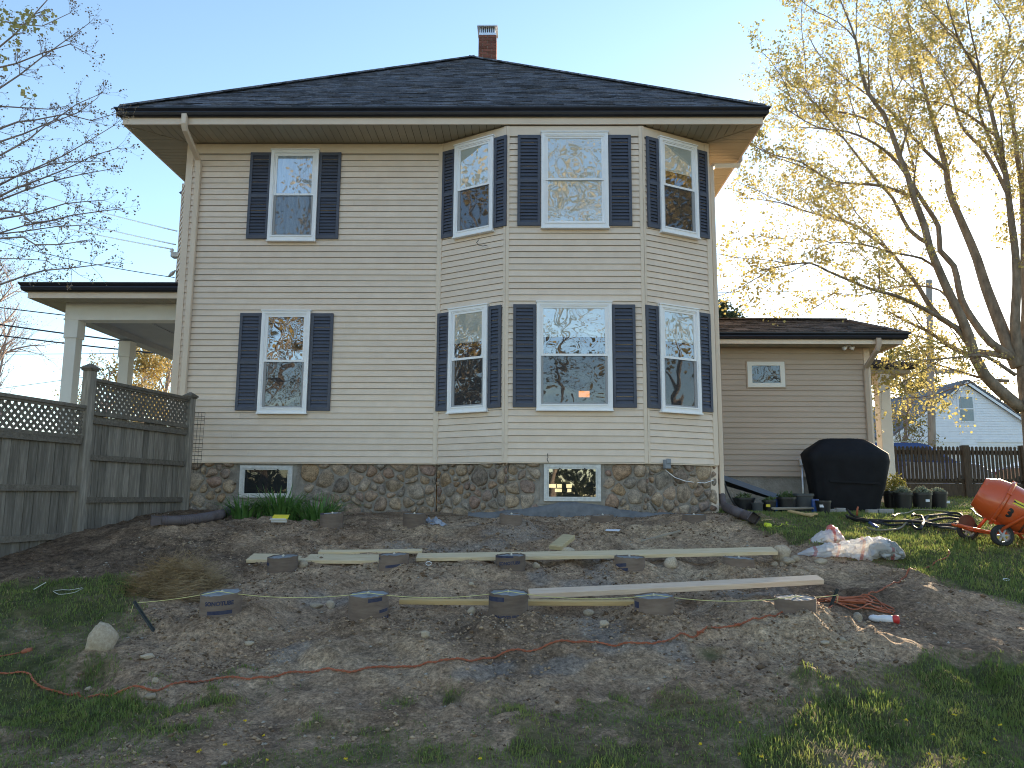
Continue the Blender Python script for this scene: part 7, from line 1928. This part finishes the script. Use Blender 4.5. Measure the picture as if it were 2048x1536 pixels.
# clapboards, one by one
nb = 26; zs = np.linspace(gz0 + 2.30, ap.z - .2, nb + 1)
for za, zb_ in zip(zs, zs[1:]):
    f = max(0, (zb_ - ze) / (ap.z - ze)); ta = max(0.0, (hw) * f - .0); tb_ = gw.L - ta
    f2 = max(0, (za - ze) / (ap.z - ze)); tA = hw * f2
    if tb_ - ta < .15: continue
    mb = MB(); mb.hexa([gw.p(tA, za, .03), gw.p(gw.L - tA, za, .03), gw.p(gw.L - tA, za, .0), gw.p(tA, za, .0), gw.p(ta, zb_, .008), gw.p(tb_, zb_, .008), gw.p(tb_, zb_, .0), gw.p(ta, zb_, .0)]); mb.obj('clapboard', M_GW, gar)
for s in (-1, 1):
    a = Vector((ap.x, GYY - .25, ap.z + .04)); b = Vector((ap.x + s * (hw + .12), GYY - .25, ze - .12)); n_ = Vector((s * (a.z - b.z), 0, hw)).normalized() * .1
    mb = MB(); mb.hexa([a - n_ * .0, b, b + Vector((0, GL + .5, 0)), a + Vector((0, GL + .5, 0)), a + n_, b + n_, b + n_ + Vector((0, GL + .5, 0)), a + n_ + Vector((0, GL + .5, 0))]); mb.obj('roof', M_GROOF, gar)
    mb = MB(); a2, b2 = a + Vector((0, .02, -.03)), b + Vector((0, .02, -.03)); mb.bar(a2, b2, .05, .16, up=(0, 1, 0)) if False else mb.hexa([a2 + Vector((0, 0, -.16)), b2 + Vector((0, 0, -.16)), b2 + Vector((0, .04, -.16)), a2 + Vector((0, .04, -.16)), a2, b2, b2 + Vector((0, .04, 0)), a2 + Vector((0, .04, 0))]); mb.obj('rake_board', M_GW, gar)
c0, c1 = at_y(1916, 794, GYY), at_y(1947, 842, GYY)
e = empty('window', (0, 0, 0), parent=gar)
MB().box(c0.x - .10, c1.x + .10, GYY - .06, GYY - .02, c1.z - .10, c0.z + .10).obj('casing', M_GW, e)
MB().box(c0.x, c1.x, GYY - .07, GYY - .0605, c1.z, c0.z).obj('backing', M_METALGREY, e)
mb = MB(); mb.quad((c0.x, GYY - .075, c1.z), (c1.x, GYY - .075, c1.z), (c1.x, GYY - .075, c0.z), (c0.x, GYY - .075, c0.z)); mb.obj('pane', M_GLASS_DK, e)
MB().box(c0.x, c1.x, GYY - .085, GYY - .0755, (c0.z + c1.z) / 2 - .03, (c0.z + c1.z) / 2 + .03).obj('meeting_rail', M_GW, e)
zd = at_y(1900, 884, GYY).z
for xa, xb in ((1815, 1920), (1955, 2062)):
    a, b = at_y(xa, 890, GYY).x, at_y(xb, 890, GYY).x
    d_ = empty('garage_door', (0, 0, 0), parent=gar)
    MB().box(a - .1, b + .1, GYY - .05, GYY - .005, zd, zd + .14).obj('head_trim', M_GW, d_)
    for k in range(4):
        h_ = (zd - gz0) / 4; MB().box(a, b, GYY - .025, GYY - .006, gz0 + k * h_ + .01, gz0 + (k + 1) * h_ - .01).obj('door_panel', M_DOORW, d_)
c0, c1 = at_y(1790, 880, GYY), at_y(1812, 885, GYY)

# ================================================================== UTILITY POLE AND WIRES
M_POLE = mat('pale_pole_wood', (.27, .23, .19), (.40, .35, .29), scale=6, rough=.9, stretch=(3, 3, .3), bump=.3)
p0 = at_y(1864, 890, 27); p1 = at_y(1858, 560, 27)
up_ = empty('utility_pole', (p0.x, 27, hz(p0.x, 27)), 'tall pale wooden utility pole in front of the garage', 'utility pole')
MB().tube([(p0.x, 27, hz(p0.x, 27) - .3), (p0.x, 27, p0.z), (p1.x, 27, p1.z)], [.135, .13, .10], 14).obj('pole', M_POLE, up_, smooth=True)
cxm = at_y(1875, 745, 27); MB().bar((p1.x - .1, 26.85, cxm.z), (p1.x + .9, 26.85, cxm.z), .10, .12).obj('cross_bar', M_POLE, up_)
M_CAB = mat('black_cable', (.02, .02, .03), (.035, .035, .05), scale=5, rough=.5); M_CABL = mat('bright_wire', (.84, .82, .78), (.9, .88, .84), scale=5, rough=.35, metal=.8)
WG = 'overhead wires'
def wire(a, b, sag, r, m, lb):
    a, b = Vector(a), Vector(b); MB().tube([a.lerp(b, t / 24) - Vector((0, 0, sag * 4 * (t / 24) * (1 - t / 24))) for t in range(25)], r, 5).obj('overhead_wire', m, None, smooth=True, label=lb, cat='wire', group=WG)
wire(at_y(1425, 585, 30), at_y(1858, 572, 27), .05, .012, M_CAB, 'thin wire running from the house to the top of the pole')
wire(at_y(1770, 727, 22), at_y(2200, 712, 27), .1, .012, M_CAB, 'low dark wire behind the maple limbs')
ex = XL - .35
wire(at_y(354, 462, 17.2), at_y(-150, 300, 30), .25, .016, M_CABL, 'highest bright wire reaching the left corner of the house')
wire(at_y(351, 489, 17.2), at_y(-150, 340, 30), .25, .016, M_CABL, 'middle bright wire reaching the left corner of the house')
wire(at_y(344, 498, 17.0), at_y(-150, 375, 30), .2, .016, M_CABL, 'lowest bright wire ending at the insulator')
wire(at_y(349, 555, 17.2), at_y(-150, 430, 26), .25, .010, M_CAB, 'dark drop wire meeting the wall above the porch roof')
wire(at_y(-150, 596, 24), at_y(420, 660, 24), .05, .018, M_CAB, 'upper thick dark cable crossing behind the porch')
wire(at_y(-150, 627, 23), at_y(420, 702, 23), .05, .024, M_CAB, 'middle thick dark cable crossing behind the porch columns')
wire(at_y(-150, 651, 23), at_y(420, 717, 23), .05, .022, M_CAB, 'lower thick dark cable crossing behind the porch columns')
wire(at_y(-150, 708, 40), at_y(420, 704, 40), .05, .016, M_CAB, 'thin level far wire behind the porch columns')
wire(at_y(-150, 795, 36), at_y(300, 735, 30), .05, .012, M_CAB, 'thin far wire rising toward the porch')

# ================================================================== PARKED CARS
M_BLUE = mat('blue_car_paint', (.012, .035, .17), (.016, .045, .20), scale=3, rough=.22, spec=.6, coat=.8)
M_REDC = mat('red_car_paint', (.20, .012, .016), (.25, .018, .02), scale=3, rough=.25, spec=.6, coat=.8)
M_CGL = mat('car_glass', (.02, .025, .028), (.03, .035, .04), scale=3, rough=.06, spec=.9)
M_LAMPC = mat('headlamp', (.55, .57, .60), (.70, .72, .74), scale=6, rough=.15, spec=.8)
def car(name, label, nose, sgn, paint, L, Wd, hood, roof, cab):
    """nose: ground point under the front bumper; sgn +1 faces +x"""
    nose = Vector(nose); e = empty(name, tuple(nose), label, 'car')
    def P(x, y, z): return nose + Vector((-sgn * x, y, z))
    prof = [(0.0, .35), (.0, .62), (.08, .74), (.35, hood - .06), (cab[0], hood), (L - .25, hood + .06), (L - .03, hood - .1), (L, .6), (L, .35)]
    v = []; f = []; n = len(prof); ys = ((-Wd / 2, .0), (-Wd / 2 + .06, .05), (Wd / 2 - .06, .05), (Wd / 2, 0))
    for y, ins in ys:
        for x, z in prof: v.append(P(x + (ins if x < L / 2 else -ins) * -.4, y, z + (ins * .6 if z > .5 else 0)))
    for j in range(3):
        for k in range(n): f.append((j * n + k, j * n + (k + 1) % n, (j + 1) * n + (k + 1) % n, (j + 1) * n + k))
    f.append(tuple(range(n))); f.append(tuple(3 * n + k for k in range(n)))
    MB().add(v, f).obj('body', paint, e, auto=30)
    cp_ = [(cab[0] - .02, hood - .01), (cab[1], roof - .07), (cab[1] + .35, roof), (cab[2] - .3, roof), (cab[2], roof - .10), (cab[3], hood + .05)]
    v = []; f = []; n = len(cp_)
    for y, k_ in ((-Wd / 2 + .05, 0), (-Wd / 2 + .20, 1), (Wd / 2 - .20, 1), (Wd / 2 - .05, 0)):
        for x, z in cp_:
            if k_: v.append(P(x, y, z + .0))
            else: v.append(P(x, y + (0.12 if y < 0 else -.12) * max(0, (z - hood) / (roof - hood)), z - (.06 if z > hood + .2 else 0)))
    for j in range(3):
        for k in range(n): f.append((j * n + k, j * n + (k + 1) % n, (j + 1) * n + (k + 1) % n, (j + 1) * n + k))
    f.append(tuple(range(n))); f.append(tuple(3 * n + k for k in range(n)))
    MB().add(v, f).obj('cabin', paint, e, auto=35)
    for s in (-1, 1):   # side glass and windscreen panels set just proud
        y = s * (Wd / 2 - .05); dy = -s * .12
        def Q(x, t): z = hood + .07 + (roof - .16 - hood - .07) * t; return P(x, y + dy * (z - hood) / (roof - hood) + s * .006, z)
        w0, w1, w2, w3 = cab[0] + .22, cab[1] + .18, cab[2] - .15, cab[3] - .30; m0 = (w1 + w2) / 2
        for a0, a1, b1, b0 in ((w0, w1, m0 - .05, m0 - .05), (m0 + .05, m0 + .05, w2, w3)): MB().quad(Q(a0, 0), Q(b0, 0), Q(b1, 1), Q(a1, 1)).obj('side_window', M_CGL, e)
    MB().quad(P(cab[0] + .08, -Wd / 2 + .2, hood + .06), P(cab[0] + .08, Wd / 2 - .2, hood + .06), P(cab[1] - .02, Wd / 2 - .28, roof - .10), P(cab[1] - .02, -Wd / 2 + .28, roof - .10)).obj('windscreen', M_CGL, e)
    for s in (-1, 1):
        for x in (.85, L - .85):
            wh = empty('wheel', (0, 0, 0), parent=e); c = P(x, s * (Wd / 2 - .10), .33)
            MB().lathe([(.2, -.1), (.30, -.11), (.33, -.06), (.33, .06), (.30, .11), (.2, .1)], c, 22, axis=(0, 1, 0), caps=(True, True)).obj('tyre', M_TYRE, wh, auto=40)
            MB().lathe([(.21, -.115), (.05, -.125)], c, 18, axis=(0, s * -1.0, 0), caps=(False, True)).obj('rim', M_RIM, wh)
        hp_ = P(.02, s * (Wd / 2 - .28), .66); MB().box(hp_.x - .05, hp_.x + .05, hp_.y - .16, hp_.y + .16, hp_.z - .07, hp_.z + .07).obj('headlight', M_LAMPC, e, bevel=.02)
    MB().box(P(L * .55, 0, 0).x - .6, P(L * .55, 0, 0).x + .6, nose.y - Wd / 2 + .28, nose.y - Wd / 2 + .31, nose.z + roof + .03, nose.z + roof + .06).obj('roof_rail', M_CGL, e)
    return e
n0 = at_y(1952, 960, 24.5); car('parked_car', 'blue car parked behind the picket fence next to the side porch', (n0.x, 24.5, hz(n0.x, 24.5) - .02), 1, M_BLUE, 4.5, 1.8, .98, 1.60, (.95, 1.75, 3.9, 4.4))
n1 = at_y(1952, 950, 26.5); car('parked_car', 'dark red car parked right of the blue one behind the pickets', (n1.x + .1, 26.5, hz(n1.x, 26.5) - .02), -1, M_REDC, 4.4, 1.75, .92, 1.38, (1.15, 1.95, 3.3, 3.9))

# ================================================================== DANDELIONS IN THE TURF
M_DAND = mat('dandelion', (.62, .46, .02), (.72, .56, .04), scale=10, rough=.7)
g = np.random.default_rng(12); dn = [(490, 1452), (527, 1482), (1160 / 2.926, 1515), (398, 1513), (450, 1500), (533, 1532), (690, 1530), (960, 1530), (2000, 1460), (1740, 1505), (1860, 1520), (1700, 1530), (1480, 1520), (1400, 1500), (1990, 1490), (1930, 1530), (1120, 1536), (1868, 1480), (1910, 1440)]
for i in range(5): dn.append((g.uniform(1350, 2040), g.uniform(1440, 1530)))
dm = []
for x, y in dn:
    p = ground(x, y); 
    for k in range(7): dm.append((p.x + g.normal(0, .004), p.y + g.normal(0, .004), p.z + .028))
V, n = quads_from(np.array(dm), .010, g, 2, .001, up=1.5, aspect=.45)
tag(link('dandelions', np_mesh('dandelions', V, 4, n, M_DAND)), 'tiny yellow dandelion heads dotted through the near turf', 'dandelions', kind='stuff')
